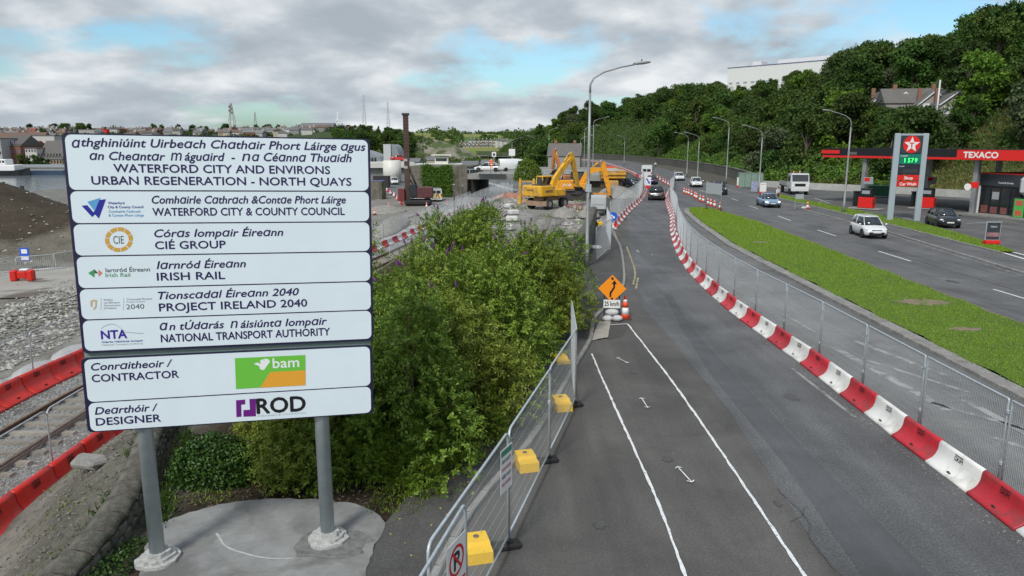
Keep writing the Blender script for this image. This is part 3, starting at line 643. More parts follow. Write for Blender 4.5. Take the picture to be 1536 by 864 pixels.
rows = [(6.905, 6.127), (6.107, 5.650), (5.630, 5.176), (5.156, 4.692), (4.672, 4.220), (4.200, 3.735), (3.602, 2.937), (2.917, 2.468)]
panels = []
for i, (zt, zb) in enumerate(rows):
    e = -0.03*(i > 5)
    panels.append(signpart(MB().prism(rrect(XL+.045+e, zb, XR-.005+e, zt, 0.085), -0.006, 0.0).obj('panel', PANEL, sign)))
    panels[-1]['label'] = ['top panel with the four-line project title', 'city and county council panel', 'transport group panel with round gold emblem', 'rail company panel', 'project 2040 panel with harp', 'transport authority panel', 'contractor panel with green and orange logo', 'designer panel with purple logo'][i]
AL = '\u0251'
def letter(row, s, zf, x0, y0, x1, y1, cap, m=None, shear=0.0, bold=0.024, ref='E', lift=0.0, name='lettering'):
    if shear > 0: s = s.replace('a', AL)      # the Irish lines use a single-storey a
    a = SG(*zf(x0, y0)); b = SG(*zf(x1, y1)); c = SG(*zf((x0+x1)/2, (y0+y1)/2)); d = SG(*zf((x0+x1)/2, (y0+y1)/2-cap))
    me = text_mesh(s, b[0]-a[0], d[1]-c[1], m or NAVY, shear, bold, ref)
    o = link(name, me, panels[row]); o.location = (a[0], -0.0085-lift, (a[1]+b[1])/2); return o
IT = 0.23
letter(0, AL, Z1, 45, 97, 84, 98, 36, shear=IT, bold=.02, ref=AL)
letter(0, 'thghiniúint Uirbeach Chathair Phort Láirge agus', Z1, 90, 98, 1430, 107, 38, shear=IT)
letter(0, 'an Cheantar', Z1, 130, 156, 486, 158, 38, shear=IT)
letter(0, 'm', Z1, 512, 159, 565, 159, 37, shear=IT, ref='m', bold=.004)
letter(0, 'águaird  -', Z1, 578, 159, 815, 161, 38, shear=IT)
letter(0, 'n', Z1, 848, 161, 888, 161, 35, shear=IT, ref='n', bold=.004)
letter(0, 'a Céanna Thuaidh', Z1, 897, 162, 1365, 165, 38, shear=IT)
letter(0, 'WATERFORD CITY AND ENVIRONS', Z1, 245, 217, 1265, 219, 37)
letter(0, 'URBAN REGENERATION - NORTH QUAYS', Z1, 142, 275, 1367, 274, 37)
letter(1, 'Comhairle Cathrach &Contae Phort Láirge', Z1, 428, 362, 1342, 360, 35, shear=IT)
letter(1, 'WATERFORD CITY & COUNTY COUNCIL', Z1, 433, 420, 1338, 414, 35)
letter(2, 'Córas Iompair Éireann', Z1, 443, 519, 1050, 514, 35, shear=IT)
letter(2, 'CIÉ GROUP', Z1, 448, 576, 780, 571, 35)
letter(3, 'Iarnród Éireann', Z1, 457, 668, 877, 662, 35, shear=IT)
letter(3, 'IRISH RAIL', Z1, 460, 723, 780, 717, 35)
letter(4, 'Tionscadal Éireann 2040', Z2, 467, 90, 1130, 73, 34, shear=IT)
letter(4, 'PROJECT IRELAND 2040', Z2, 473, 146, 1170, 126, 35)
letter(5, AL, Z2, 478, 236, 515, 235, 34, shear=IT, bold=.02, ref=AL)
letter(5, 'n tÚdarás', Z2, 522, 235, 780, 227, 34, shear=IT)
letter(5, 'n', Z2, 810, 226, 845, 225, 33, shear=IT, ref='n', bold=.004)
letter(5, 'áisiúnta Iompair', Z2, 858, 224, 1265, 211, 34, shear=IT)
letter(5, 'NATIONAL TRANSPORT AUTHORITY', Z2, 485, 291, 1280, 262, 35)
letter(6, 'Conraitheoir /', Z2, 158, 424, 540, 409, 33, shear=IT)
letter(6, 'CONTRACTOR', Z2, 163, 479, 572, 461, 34)
letter(7, 'Dearthóir /', Z2, 180, 632, 475, 616, 33, shear=IT)
letter(7, 'DESIGNER', Z2, 187, 683, 492, 667, 34)
def decal(row, name, poly, zf, m, lift=0.0):
    pts = [SG(*zf(x, y)) for x, y in poly]
    o = MB().add([(s, -0.009-lift, z) for s, z in pts], [tuple(range(len(pts)))]).obj(name, m, panels[row], fix=False)
    if o.data.polygons[0].normal.y > 0: o.data.flip_normals()
    return o
WB = mat('logo_blue', (0.012, 0.018, 0.30), 0.5); WLB = mat('logo_light_blue', (0.10, 0.34, 0.62), 0.5); GOLD = mat('logo_gold', (0.60, 0.34, 0.045), 0.5)
LG = mat('logo_green', (0.05, 0.30, 0.10), 0.5); LGR = mat('logo_pale_grey', (0.36, 0.40, 0.42), 0.5); LGD = mat('logo_dark_grey', (0.05, 0.08, 0.08), 0.5)
decal(1, 'logo_stroke', [(95, 372), (122, 369), (160, 412), (146, 425)], Z1, WB); decal(1, 'logo_stroke', [(180, 344), (209, 341), (178, 432), (152, 404)], Z1, WB, .001)
decal(1, 'logo_wedge', [(122, 353), (182, 335), (158, 398)], Z1, WLB, .002)
letter(1, 'Waterford', Z1, 220, 365, 297, 364, 11, WB, 0, .02); letter(1, 'City & County Council', Z1, 220, 384, 387, 382, 11, WB, 0, .02)
letter(1, 'Comhairle Cathrach', Z1, 224, 405, 374, 403, 11, WLB, 0, .01); letter(1, '& Contae Phort Láirge', Z1, 224, 423, 390, 421, 11, WLB, 0, .01)
for k in range(10):
    a0 = 2*math.pi*(k+.06)/10+.15; a1 = 2*math.pi*(k+.94)/10+.15; pl = []
    for j in range(5): a = a0+(a1-a0)*j/4; pl.append((275+66*math.cos(a), 531+58*math.sin(a)))
    for j in range(5): a = a1+(a0-a1)*j/4; pl.append((275+46*math.cos(a), 531+40*math.sin(a)))
    decal(2, 'emblem_segment', pl, Z1, GOLD)
letter(2, 'CIE', Z1, 250, 551, 300, 550, 36, LGD, 0, .0)
decal(3, 'logo_arrow', [(133, 689), (163, 670), (163, 710)], Z1, LG); decal(3, 'logo_arrow', [(163, 672), (182, 690), (163, 690)], Z1, LGD); decal(3, 'logo_arrow', [(182, 672), (201, 689), (182, 706)], Z1, mat('logo_salmon', (.62, .22, .12)))
letter(3, 'Iarnród Éireann', Z1, 216, 683, 425, 682, 19, LGD, 0, .012); letter(3, 'Irish Rail', Z1, 216, 707, 332, 706, 18, LG, 0, .006)
harp = [(146, 100), (160, 92), (178, 95), (176, 128), (165, 141), (160, 138), (169, 124), (170, 102), (158, 101), (155, 130), (148, 124)]
decal(4, 'harp', harp, Z2, mat('logo_pale_gold', (.55, .42, .24)))
for x in (196, 303): decal(4, 'divider', [(x, 85), (x+1.6, 85), (x+1.6, 142), (x, 142)], Z2, LGR)
for j, s_ in enumerate(['Rialtas', 'na hÉireann', 'Government', 'of Ireland']): letter(4, s_, Z2, 210, 97+13*j, 210+[42, 75, 78, 58][j], 97+13*j, 8, LGR, 0, .01)
letter(4, 'Tionscadal Éireann', Z2, 317, 95, 436, 92, 8, LGR, 0, .01); letter(4, 'Project Ireland', Z2, 317, 107, 405, 105, 8, LGR, 0, .0)
letter(4, '2040', Z2, 317, 138, 402, 136, 23, LGD, 0, -.004)
letter(5, 'NTA', Z2, 203, 277, 323, 274, 38, mat('logo_violet', (.04, .015, .30)), 0, .04)
letter(5, 'Údarás Náisiúnta Iompair', Z2, 205, 295, 400, 290, 8, WB, 0, .02); letter(5, 'National Transport Authority', Z2, 207, 309, 400, 303, 8, LGR, 0, .0)
arc = [(200+200*t, 240-34*math.sin(math.pi*min(1, t*1.55+.12))*(1 if t < .32 else 1)+max(0, t-.32)*16) for t in [i/12 for i in range(13)]]
decal(5, 'logo_arc', arc+[(x, y+2.5) for x, y in reversed(arc)], Z2, LGR)
BG = mat('logo_leaf_green', (0.15, 0.52, 0.055), 0.45); BO = mat('logo_amber', (0.76, 0.36, 0.035), 0.45); PW = mat('logo_white', (0.8, 0.82, 0.83), 0.5); PUR = mat('logo_purple', (0.14, 0.008, 0.20), 0.5); INK = mat('logo_black', (0.008, 0.008, 0.012), 0.5)
decal(6, 'logo_field', [(834, 368), (1166, 353), (1170, 495), (842, 513)], Z2, BG)
decal(6, 'logo_field', [(955, 507), (1002, 433), (1168, 425), (1170, 495)], Z2, BO, .0012)
decal(6, 'logo_bird', [(923, 395), (940, 388), (958, 396), (952, 380), (968, 372), (975, 382), (972, 370), (992, 372), (1001, 384), (990, 398), (972, 424), (955, 420), (948, 404)], Z2, PW, .0012)
letter(6, 'bam', Z2, 1015, 414, 1138, 408, 45, PW, 0, .02, ref='b', lift=.0014)
decal(7, 'logo_frame', [(843, 566), (886, 562), (887, 585), (868, 586), (871, 643), (847, 645)], Z2, PUR); decal(7, 'logo_frame', [(906, 560), (937, 558), (939, 641), (880, 643), (879, 612), (910, 610)], Z2, PUR)
letter(7, 'ROD', Z2, 945, 626, 1172, 616, 68, INK, 0, .035)
letter(7, "ROUGHAN & O'DONOVAN", Z2, 948, 641, 1175, 631, 7, LGR, 0, .0)
for px_, (sx, bz) in enumerate([(0.0, 0), (2.697, 0)]):
    m_ = MB().lathe([(0.118, 0.0), (0.118, 6.66), (0.11, 6.68)], 20); o = m_.obj('post', GALVP, sign); o.location = (sx, 0.185, 0.1)
    for zz in (2.7, 3.4, 4.3, 5.3, 6.3):
        MB().box(-0.16, -0.135, zz-.03, 0.16, -0.10, zz+.03).obj('clamp', GALV, o)
for i in range(2):
    s_ = [0.0, 2.697][i]; q = SA+SDIR*s_; c = thing('post_footing', ['rough white mortar collar around the left sign post', 'stepped white mortar collar around the right sign post'][i], 'footing', (q.x-.045, q.y+.18, 0.11))
    mb = MB(); rr = [0.34, 0.27, 0.20, 0.17]
    for k, (r_, z_) in enumerate([(0.34, 0.0), (0.26, 0.05), (0.19, 0.12)]):
        ring = [((r_+random.uniform(-.03, .03))*math.cos(a*2*math.pi/22), (r_+random.uniform(-.03, .03))*math.sin(a*2*math.pi/22)) for a in range(22)]
        mb.slab(ring, z_-.02, z_+.05)
    mb.obj('mortar', MORTAR, c)
    pts = rng.normal(0, 0.24, (260, 2)); Vv = []; 

# ============================================================ LOOSE STONES (one mass each)
def stones(name, pts, size, m, label, flat=0.6, parent=None):
    n = len(pts); pts = np.asarray(pts); s = rng.uniform(size[0], size[1], n)[:, None, None]
    base = np.array([[1, 0, 0], [-1, 0, 0], [0, 1, 0], [0, -1, 0], [0, 0, 1], [0, 0, -1]], float)
    j = base[None]*rng.uniform(0.6, 1.2, (n, 6, 1))+rng.normal(0, .16, (n, 6, 3)); a = rng.uniform(0, 6.28, n); c, si = np.cos(a), np.sin(a)
    x = j[:, :, 0]*c[:, None]-j[:, :, 1]*si[:, None]; y = j[:, :, 0]*si[:, None]+j[:, :, 1]*c[:, None]
    tl = rng.normal(0, .5, (n, 1)); z = j[:, :, 2]*flat+x*tl*.3; V = np.stack([x, y, z], -1)*s+pts[:, None, :]
    f = np.array([[0, 2, 4], [2, 1, 4], [1, 3, 4], [3, 0, 4], [2, 0, 5], [1, 2, 5], [3, 1, 5], [0, 3, 5]])
    F = (f[None]+6*np.arange(n)[:, None, None]).reshape(-1, 3)
    o = link(name, npmesh(name, V.reshape(-1, 3), F, m), parent)
    if parent is None: tag(o, label, None, None, 'stuff')
    return o
def rpts(n, x0, x1, y0, y1, f=None, z=0.0):
    x = rng.uniform(x0, x1, n); y = rng.uniform(y0, y1, n)
    if f is not None: k = f(x, y); x, y = x[k], y[k]
    return np.stack([x, y, hgt(x, y)+z], -1)
bx = lambda y: tx(y)
stones('ballast_stone', [(x, y, -1.92) for x, y in zip(*(lambda y, u: (tx(y)+u, y))(rng.uniform(11, 40, 26000)**1.0, rng.uniform(-2.5, 2.3, 26000)))], (0.02, 0.045), LOOSE, 'grey track ballast between and beside the rusty rails')
stones('rubble', np.concatenate([rpts(5200, -30, -20.0, 26, 47, lambda x, y: (np.abs(x-(-24.5-(y-38)*0.25)) < 2.6+rng.uniform(-.5, .7, len(x)))), rpts(700, -70, -26, 45, 60)]), (0.05, 0.17), LOOSE, 'strip of pale broken rubble beside the railway yard')
stones('rubble', rpts(2600, -12, -7.3, 9, 26, lambda x, y: (wallx(y)-x > .2)), (0.012, 0.055), mat('dirty_stone', (.085, .08, .068), .9, c2=(.26, .245, .21), scale=.7), 'small loose stones on the dirt slope below the wall')
stones('rubble', rpts(2600, -22, 9, 45, 104, lambda x, y: (np.abs(wallx(y)-x) < 1.6) | (x > wallx(y)) & (rng.uniform(0, 1, len(x)) < .35)), (0.04, 0.16), LOOSE, 'broken stones scattered over the works platform')
stones('rubble', rpts(2600, -70, -4, 58, 125, lambda x, y: (wallx(y)-x > 2.0) & (np.abs(x-tx(y)) > 3)), (0.04, 0.22), LOOSE, 'rubble along the railway cutting')
stones('soil_litter', rpts(900, -7, -1.0, 12.7, 15.6, None, 0.01), (0.012, 0.04), mat('soil_clod', (.07, .05, .033), .95, c2=(.2, .16, .11), scale=.9), 'clods and twigs on the dark soil behind the pad')
stones('grit', [(float(np.interp(y, [5, 31, 42, 56], [9.5, 9.5, 10.35, 12.7]))-.62-abs(q), y, .008) for y, q in zip(rng.uniform(8, 50, 1500), rng.normal(0, .13, 1500))], (0.006, 0.018), LOOSE, 'fine grit along the foot of the right-hand barriers')
stones('grit', rpts(1300, 14.0, 14.25, 12, 70)*[1, 1, 0]+[0, 0, .125], (0.008, 0.025), LOOSE, 'loose grit along the median kerb')
stones('grit', [(x, y, .012) for x, y in zip(rng.uniform(.8, 8.5, 700), rng.uniform(8, 34, 700)) if x > kx(y)+.1], (0.004, 0.012), LOOSE, 'scattered grit on the old road surface')
# ============================================================ WALLS OF SEPARATE STONES
def stonewall(name, label, pts, zt, zb, th, sl, sh, face, cope=None, y0=-99, y1=999, wl=True):
    """pts centre line; stones laid in courses on the side facing +x (right) and -x"""
    w = thing(name, label, 'wall'); var = []
    for k in range(6):
        mb = MB(); b = 0.02; hw, hh = sl/2-0.012, sh/2-0.012; d = 0.05
        j = lambda: random.uniform(-.018, .018)
        v = [(-hw+j(), -d, -hh+j()), (hw+j(), -d, -hh+j()), (hw+j(), -d, hh+j()), (-hw+j(), -d, hh+j())]
        f = [(x*.84+j(), -d-0.055-abs(j()), z*.8+j()) for x, _, z in v]; bk = [(x, .02, z) for x, _, z in v]
        mb.add(bk+v+f, [(0, 1, 5, 4), (1, 2, 6, 5), (2, 3, 7, 6), (3, 0, 4, 7), (4, 5, 9, 8), (5, 6, 10, 9), (6, 7, 11, 10), (7, 4, 8, 11), (8, 9, 10, 11)]); var.append(mb.mesh('stone', STONE))
    q = pathpts(pts, sl); core = MB(); P0 = [(x, y) for x, y, a in q]; Lp = offs(P0, -th/2+.04); Rp = offs(P0, th/2-.04)
    for i in range(len(q)-1):
        z = zt(q[i][1]) if callable(zt) else zt
        vs = [(*Lp[i], zb), (*Rp[i], zb), (*Rp[i+1], zb), (*Lp[i+1], zb), (*Lp[i], z), (*Rp[i], z), (*Rp[i+1], z), (*Lp[i+1], z)]
        core.add(vs, [(0, 3, 7, 4), (1, 2, 6, 5), (4, 5, 6, 7), (0, 1, 5, 4), (3, 2, 6, 7)])
    core.obj('core', mat('wall_mortar', (0.085, 0.08, 0.07), 0.95, c2=(0.13, 0.12, 0.10), scale=6, bump=.8, bscale=20), w)
    n = 0
    for i, (x, y, a) in enumerate(q[:-1]):
        if not (y0 <= y <= y1): continue
        z = zt(y) if callable(zt) else zt; nc = int((z-max(zb, face))/sh)
        for c in range(nc):
            o = link('stone', random.choice(var), w); off = (c % 2)*sl*.5; n += 1
            nx_, ny_ = math.sin(a), -math.cos(a)
            o.location = (x+math.cos(a)*off+nx_*(th/2-.045), y+math.sin(a)*off+ny_*(th/2-.045), z-sh*(c+.5)-(.02 if not cope else 0)); o.rotation_euler = (0, random.uniform(-.03, .03), a)
    if cope:
        cv = []
        for k in range(4):
            L2 = cope/2-.008; rings = []
            prof = [(-th/2-.05, 0), (-th/2-.06, .07), (-th/4, .15), (0, .175), (th/4, .155), (th/2+.06, .08), (th/2+.05, 0)]
            for xx in (-L2, -L2+.03, 0, L2-.03, L2):
                s_ = .94 if abs(xx) == L2 else 1; rings.append([(xx, py*s_+random.uniform(-.03, .03), pz*s_+random.uniform(-.028, .028)) for py, pz in prof])
            cv.append(MB().loft(rings).mesh('coping_stone', COPE))
        for x, y, a in pathpts(pts, cope):
            z = zt(y) if callable(zt) else zt; o = link('coping_stone', random.choice(cv), w); o.location = (x, y, z-.005); o.rotation_euler = (random.uniform(-.02, .02), random.uniform(-.015, .015), a)
    return w
stonewall('stone_wall', 'mossy stone parapet wall with rounded coping beside the sign pad', [(-6.75, 6.5), (-6.85, 10), (-7.05, 12), (-7.6, 14), (-8.3, 16.2), (-8.6, 19), (-8.5, 22), (-8.2, 26)], 0.36, -1.8, 0.42, 0.34, 0.19, -0.2, cope=0.62)
stonewall('stone_wall', 'dark stone retaining wall along the left footpath behind the shrubs', [(0.9, 27.5), (1.5, 31), (2.34, 35), (3.9, 42), (5.2, 50), (6.8, 61)], 1.5, -0.4, 0.42, 0.6, 0.3, 0.0, cope=1.1)

# ============================================================ RAILWAY TRACK
track = thing('railway_track', 'rusty railway track on grey ballast running between the red barriers', 'railway track')
for sgn in (-1, 1):
    mb = MB(); prof = [(-.07, 0), (-.07, .02), (-.015, .04), (-.015, .11), (-.036, .125), (-.036, .155), (.036, .155), (.036, .125), (.015, .11), (.015, .04), (.07, .02), (.07, 0)]
    mb.loft([[(float(tx(y))+sgn*0.8+a, y, -1.84+b) for a, b in prof] for y in np.arange(8, 118, 2.0)], True, None, False).obj('rail', RUST, track)
SLP = mat('sleeper_concrete', (0.30, 0.275, 0.235), 0.9, c2=(0.20, 0.175, 0.145), scale=3, bump=.4, bscale=20, objvar=0.2)
sme = MB().loft([[(-1.25, -.13, 0), (-1.25, .13, 0), (-1.25, .11, .13), (-1.25, -.11, .13)], [(1.25, -.13, 0), (1.25, .13, 0), (1.25, .11, .13), (1.25, -.11, .13)]], True, None, False).mesh('sleeper', SLP)
for y in list(np.arange(11, 36, .72))+list(np.arange(44, 100, .72)):
    o = link('sleeper', sme, track); o.location = (float(tx(y)), y, -1.965+random.uniform(-.01, .01)); o.rotation_euler = (0, 0, random.uniform(-.01, .01))

# ============================================================ BARRIERS
def barrier_mesh(m, L=1.43):
    prof = [(-0.33, 0.0), (-0.33, 0.055), (-0.27, 0.085), (-0.19, 0.13), (-0.12, 0.21), (-0.075, 0.32), (-0.06, 0.45), (-0.045, 0.50), (0.0, 0.52), (0.04, 0.50), (0.05, 0.42), (0.06, 0.28), (0.12, 0.14), (0.18, 0.06), (0.18, 0.0)]
    rings = []
    for xx, s in ((-L/2, .95), (-L/2+.02, 1), (-L/4, .99), (0, 1), (L/4, .99), (L/2-.02, 1), (L/2, .95)): rings.append([(xx, a*s, b*s) for a, b in prof])
    return MB().loft(rings)
bred = barrier_mesh(REDP).mesh('shell', REDP); bwht = barrier_mesh(WHTP).mesh('shell', WHTP); bbright = barrier_mesh(REDB, 1.43).mesh('shell', REDB)
slot = MB().box(-.05, -.262, .09, .05, -.235, .118).box(-.02, -.262, .085, .0, -.232, .13).mesh('drain_slot', mat('slot_dark', (.05, .04, .04), .8))
gt = text_mesh('GKIM', 0.27, 0.085, mat('stencil_black', (.02, .012, .015), .7), 0, .02)
gbar = MB().box(0, -.002, .105, .27, .001, .125).mesh('stencil_bar', MATS['stencil_black'])
def barrier_line(pts, step, first, gname, lab, start=0, y0=0, y1=999, detail=40, flip=False, z=0.0, allred=False, skip=None, zf=None, end='from the camera'):
    q = [p for p in pathpts(pts, step, start) if y0 <= p[1] <= y1]; cnt = {'red': 0, 'white': 0}
    for i, (x, y, a) in enumerate(q):
        c = 'red' if (allred or (i+first) % 2 == 0) else 'white'
        if skip and skip(y): continue
        o = thing('traffic_barrier', f'{c} barrier unit, {ordn(cnt[c])} {c} one {end} {lab}', 'barrier', (x, y, (zf(x, y) if zf else z)), a+(math.pi if flip else 0)+random.uniform(-.028, .028), gname); cnt[c] += 1
        link('shell', (bbright if allred else bred) if c == 'red' else bwht, o)
        if allred: o.scale = (1.0, 1.7, 1.35)
        if y < detail:
            link('drain_slot', slot, o)
            t = link('stencil_lettering', gt, o); t.location = (-.13, -.0795, .335); t.rotation_euler = (R(-8), 0, 0)
            t = link('stencil_bar', gbar, o); t.location = (-.13, -.0795, .335); t.rotation_euler = (R(-8), 0, 0)
BARP = offs(FENs, -0.22)
barrier_line(BARP, 1.45, 0, 'red and white barriers beside the closed lane', 'beside the closed lane', start=1.0, flip=True, y0=6, y1=128)
barrier_line(LB, 1.45, 1, 'red and white barriers beside the works', 'on the works side', z=0, y1=150, detail=0, end='from the blue arrow sign')
rr_ = [(float(tx(y))+2.75, y) for y in range(8, 104, 4)]; rl_ = [(float(tx(y))-2.75, y) for y in range(8, 110, 4)]
barrier_line(rr_, 1.45, 0, 'red barriers on the near side of the track', 'near side of the railway', y0=12, y1=21.2, z=-1.93, allred=True, detail=30)
barrier_line(rr_, 1.45, 1, 'red and white barriers on the near side of the track', 'near side of the far track', y0=46, y1=80, z=-1.93, detail=0)
barrier_line(rl_, 1.45, 0, 'red barriers on the river side of the track', 'river side of the railway', y0=12, y1=31, z=-1.93, allred=True, detail=30)
barrier_line(rl_, 1.45, 0, 'red and white barriers on the river side of the track', 'river side of the far track', y0=44, y1=104, z=-1.93, detail=0)
# the curved line of small units beside the far haul road, and the row along the far carriageway
def cluster(pts, step, lab, gname, z, n0=0, y1=999, cols=('red', 'white')):
    cnt = {c: 0 for c in cols}
    for i, (x, y, a) in enumerate(pathpts(pts, step)):
        c = cols[i % len(cols)]; o = thing('traffic_barrier', f'{c} plastic barrier unit, {ordn(cnt[c])} {c} one {lab}', 'barrier', (x, y, z), a+random.uniform(-.2, .2), gname); cnt[c] += 1
        link('shell', bred if c == 'red' else bwht, o)
cluster([P(602, 306, -1.95), P(597, 300, -1.95), P(590, 293, -1.95), P(578, 285, -1.95), P(572, 279, -1.95), P(575, 274, -1.95), P(590, 269, -1.95), P(604, 263, -1.95)], 3.4, 'from the piling rig along the haul road', 'barriers along the haul road', -1.93)
cluster([P(703, 287, -1.9), P(720, 286, -1.9), P(737, 287, -1.9)], 1.5, 'from the left under the bridge', 'red barriers under the bridge', -1.9, cols=('red',))
# ============================================================ MESH FENCE PANELS
def panel_meshes(w, h, rr=0.10, wire=.0022, r=0.021, foot=0.05, dv=0.05, dh=0.2):
    f = MB(); a = [(0, 0, foot), (0, 0, h-rr)]
    for k in range(1, 5): t = math.pi/2*k/4; a.append((rr-rr*math.cos(t), 0, h-rr+rr*math.sin(t)))
    b = [(w-x, 0, z) for x, _, z in reversed(a)]
    f.tube(a+b, r, 8); f.tube([(0, 0, foot+.10), (w, 0, foot+.10)], r*.9, 8)
    m = MB(); n = int((w-.04)/dv)
    for i in range(1, n+1): x = i*w/(n+1); m.tube([(x, 0, foot+.1), (x, 0, h)], wire, 3, False, smooth=False)
    k = int((h-foot-.1)/dh)
    for i in range(1, k+1): z = foot+.1+i*(h-foot-.1)/(k+1); m.tube([(0, 0.003, z), (w, 0.003, z)], wire*1.3, 3, False, smooth=False)
    return f.mesh('frame', GALV), m.mesh('wire_mesh', WIRE)
PM = {}
def fence_panel(a, b, h, label, group, z=0.0, rr=0.02, key='r', r=0.021, dv=.05, dh=.2, foot=.05, wire=.0022, z2=None):
    w = round(math.hypot(b[0]-a[0], b[1]-a[1]), 1); k = (key, w)
    if k not in PM: PM[k] = panel_meshes(w, h, rr, wire, r, foot, dv, dh)
    o = thing('site_fence', label, 'fence panel', (a[0], a[1], z), math.atan2(b[1]-a[1], b[0]-a[0]), group)
    link('frame', PM[k][0], o); link('wire_mesh', PM[k][1], o)
    return o
clampm = MB().box(-.035, -.035, -.04, .035, .035, .04, bev=.01).mesh('clamp', GALV)
q = [p for p in pathpts(FEN, 2.9, 1.6)]
for i in range(len(q)-1):
    (x, y, a), (x2, y2, _) = q[i], q[i+1]; u = Vector((x2-x, y2-y)).normalized()*.03
    o = fence_panel((x+u.x, y+u.y), (x2-u.x, y2-u.y), 2.0, f'tall steel mesh fence panel, {ordn(i)} from the camera behind the right-hand barriers', 'mesh fence panels along the closed lane', rr=.03, key='R', foot=.03, wire=.0017)
    if y < 60:
        for zz in (.7, 1.75): c = link('clamp', clampm, o); c.location = (-.03, 0, zz)
        s = MB().tube([(0, .02, 1.7), (0, .75, .04)], .018, 6).obj('brace', GALV, o) if y > 200 else None
# heras panels by the near footpath
NL = [((-1.55, 4.9), (-0.62, 9.0)), ((-1.0, 7.95), (-0.06, 11.45)), ((-0.05, 11.5), (0.80, 14.85)), ((0.80, 14.9), (1.66, 18.3)), ((1.66, 18.35), (1.80, 21.6))]
near = []
for i, (a, b) in enumerate(NL):
    o = fence_panel(a, b, 2.1, f'rounded mesh fence panel, {ordn(i)} from the camera beside the shrubs', 'mesh fence panels beside the shrubs', rr=.14, key='L%d' % i, r=.022, dv=.045, dh=.24, foot=.12, z=0.02, wire=.0010); near.append(o)
    c = link('clamp', clampm, o); c.location = (0, 0, 1.35)
def foot_block(px, py, i, lab, rz=0.25, z=0.0):
    x, y = P(px, py, z)
    o = thing('fence_weight', lab, 'weight block', (x, y, z), rz, 'yellow weight blocks along the fence')
    MB().loft([[(-.21, -.30, 0), (.21, -.30, 0), (.21, -.30, .2), (-.21, -.30, .2)], [(-.21, -.10, 0), (.21, -.10, 0), (.21, -.09, .21), (-.21, -.09, .21)], [(-.21, -.06, 0), (.21, -.06, 0), (.2, -.06, .27), (-.2, -.06, .27)], [(-.2, .22, 0), (.2, .22, 0), (.19, .24, .29), (-.19, .24, .29)], [(-.19, .31, 0), (.19, .31, 0), (.18, .31, .25), (-.18, .31, .25)]], True, None, False).obj('block', YEL, o)
    MB().lathe([(.05, .285), (.05, .295)], 10).obj('filler_cap', RUST, o).location = (0, .1, 0)
    return o
for i, (px, py) in enumerate([(716, 832), (789, 700), (842, 612), (841, 547), (833, 500)]):
    foot_block(px, py, i, ['yellow plastic weight block nearest the camera behind the no parking sign', 'yellow plastic weight block, second from the camera', 'yellow plastic weight block, third from the camera beside the fence corner', 'yellow plastic weight block, fourth from the camera in the shrub shade', 'farthest yellow plastic weight block at the edge of the shrubs'][i])
for i, (x, y) in enumerate([(-0.05, 11.45), (0.8, 14.88), (1.66, 18.3), (-.6, 9.0)]):
    f = thing('rubber_block', f'black rubber fence foot, {ordn([1, 2, 3, 0][i])} from the camera', 'fence foot', (x, y, 0), 0.3, 'black rubber fence feet'); MB().box(-.34, -.11, 0, .2, .11, .11, bev=.03).box(-.05, -.06, .11, .05, .06, .15).obj('base', BLACKR, f)
# notices on the near fence
def notice(a, b, along, w, h, ztop, label, draw):
    d = Vector((b[0]-a[0], b[1]-a[1])).normalized(); p = Vector(a)+d*along
    o = thing('fence_notice', label, 'notice', (p.x+d.y*.04, p.y-d.x*.04, ztop-h), math.atan2(d.y, d.x)-.16); MB().box(0, -.006, 0, w, 0, h).obj('board', WHITE, o); draw(o); return o
RN = mat('notice_red', (.62, .02, .03), .5); KN = mat('notice_black', (.015, .015, .02), .5)
def nop(o):
    ring = MB()
    def disc(r0, r1, m, nm, y, zc=.46, n=28):
        vs = [(.26+r*math.cos(2*math.pi*k/n), y, zc+r*math.sin(2*math.pi*k/n)) for k in range(n) for r in (r0, r1)]
        return MB().add(vs, [(2*k, 2*k+1, (2*k+3) % (2*n), (2*k+2) % (2*n)) for k in range(n)]).obj(nm, m, o)
    disc(.165, .205, RN, 'red_ring', -.009)
    t = link('lettering', text_mesh('P', .15, .23, KN, 0, .04), o); t.location = (.19, -.0085, .345)
    MB().add([(.13, -.011, .59), (.16, -.011, .615), (.40, -.011, .33), (.37, -.011, .305)], [(0, 1, 2, 3)]).obj('red_bar', RN, o)
    MB().add([(0.02, -.0085, .03), (.50, -.0085, .03), (.50, -.0085, .16), (0.02, -.0085, .16)], [(0, 1, 2, 3)]).obj('red_strip', RN, o)
    t = link('lettering', text_mesh('NO PARKING', .44, .075, WHITE, 0, .02), o); t.location = (.04, -.0105, .055)
notice(*NL[0], 3.25, .52, .74, 1.98, 'white no parking notice with a struck-out P on the nearest fence panel', nop)
def txtn(o):
    MB().add([(0.02, -.0085, .62), (.42, -.0085, .62), (.42, -.0085, .72), (0.02, -.0085, .72)], [(0, 1, 2, 3)]).obj('green_band', mat('notice_green', (.05, .25, .15)), o)
    for i, s in enumerate(['SITE SAFETY', 'DANGER', 'KEEP OUT', 'NO ENTRY']):
        t = link('lettering', text_mesh(s, .34, .055, (RN if i % 2 else KN), 0, .02), o); t.location = (.05, -.0085, .50-.13*i)
notice(*NL[1], 3.0, .44, .74, 2.02, 'small printed safety notice with red text on the second fence panel', txtn)
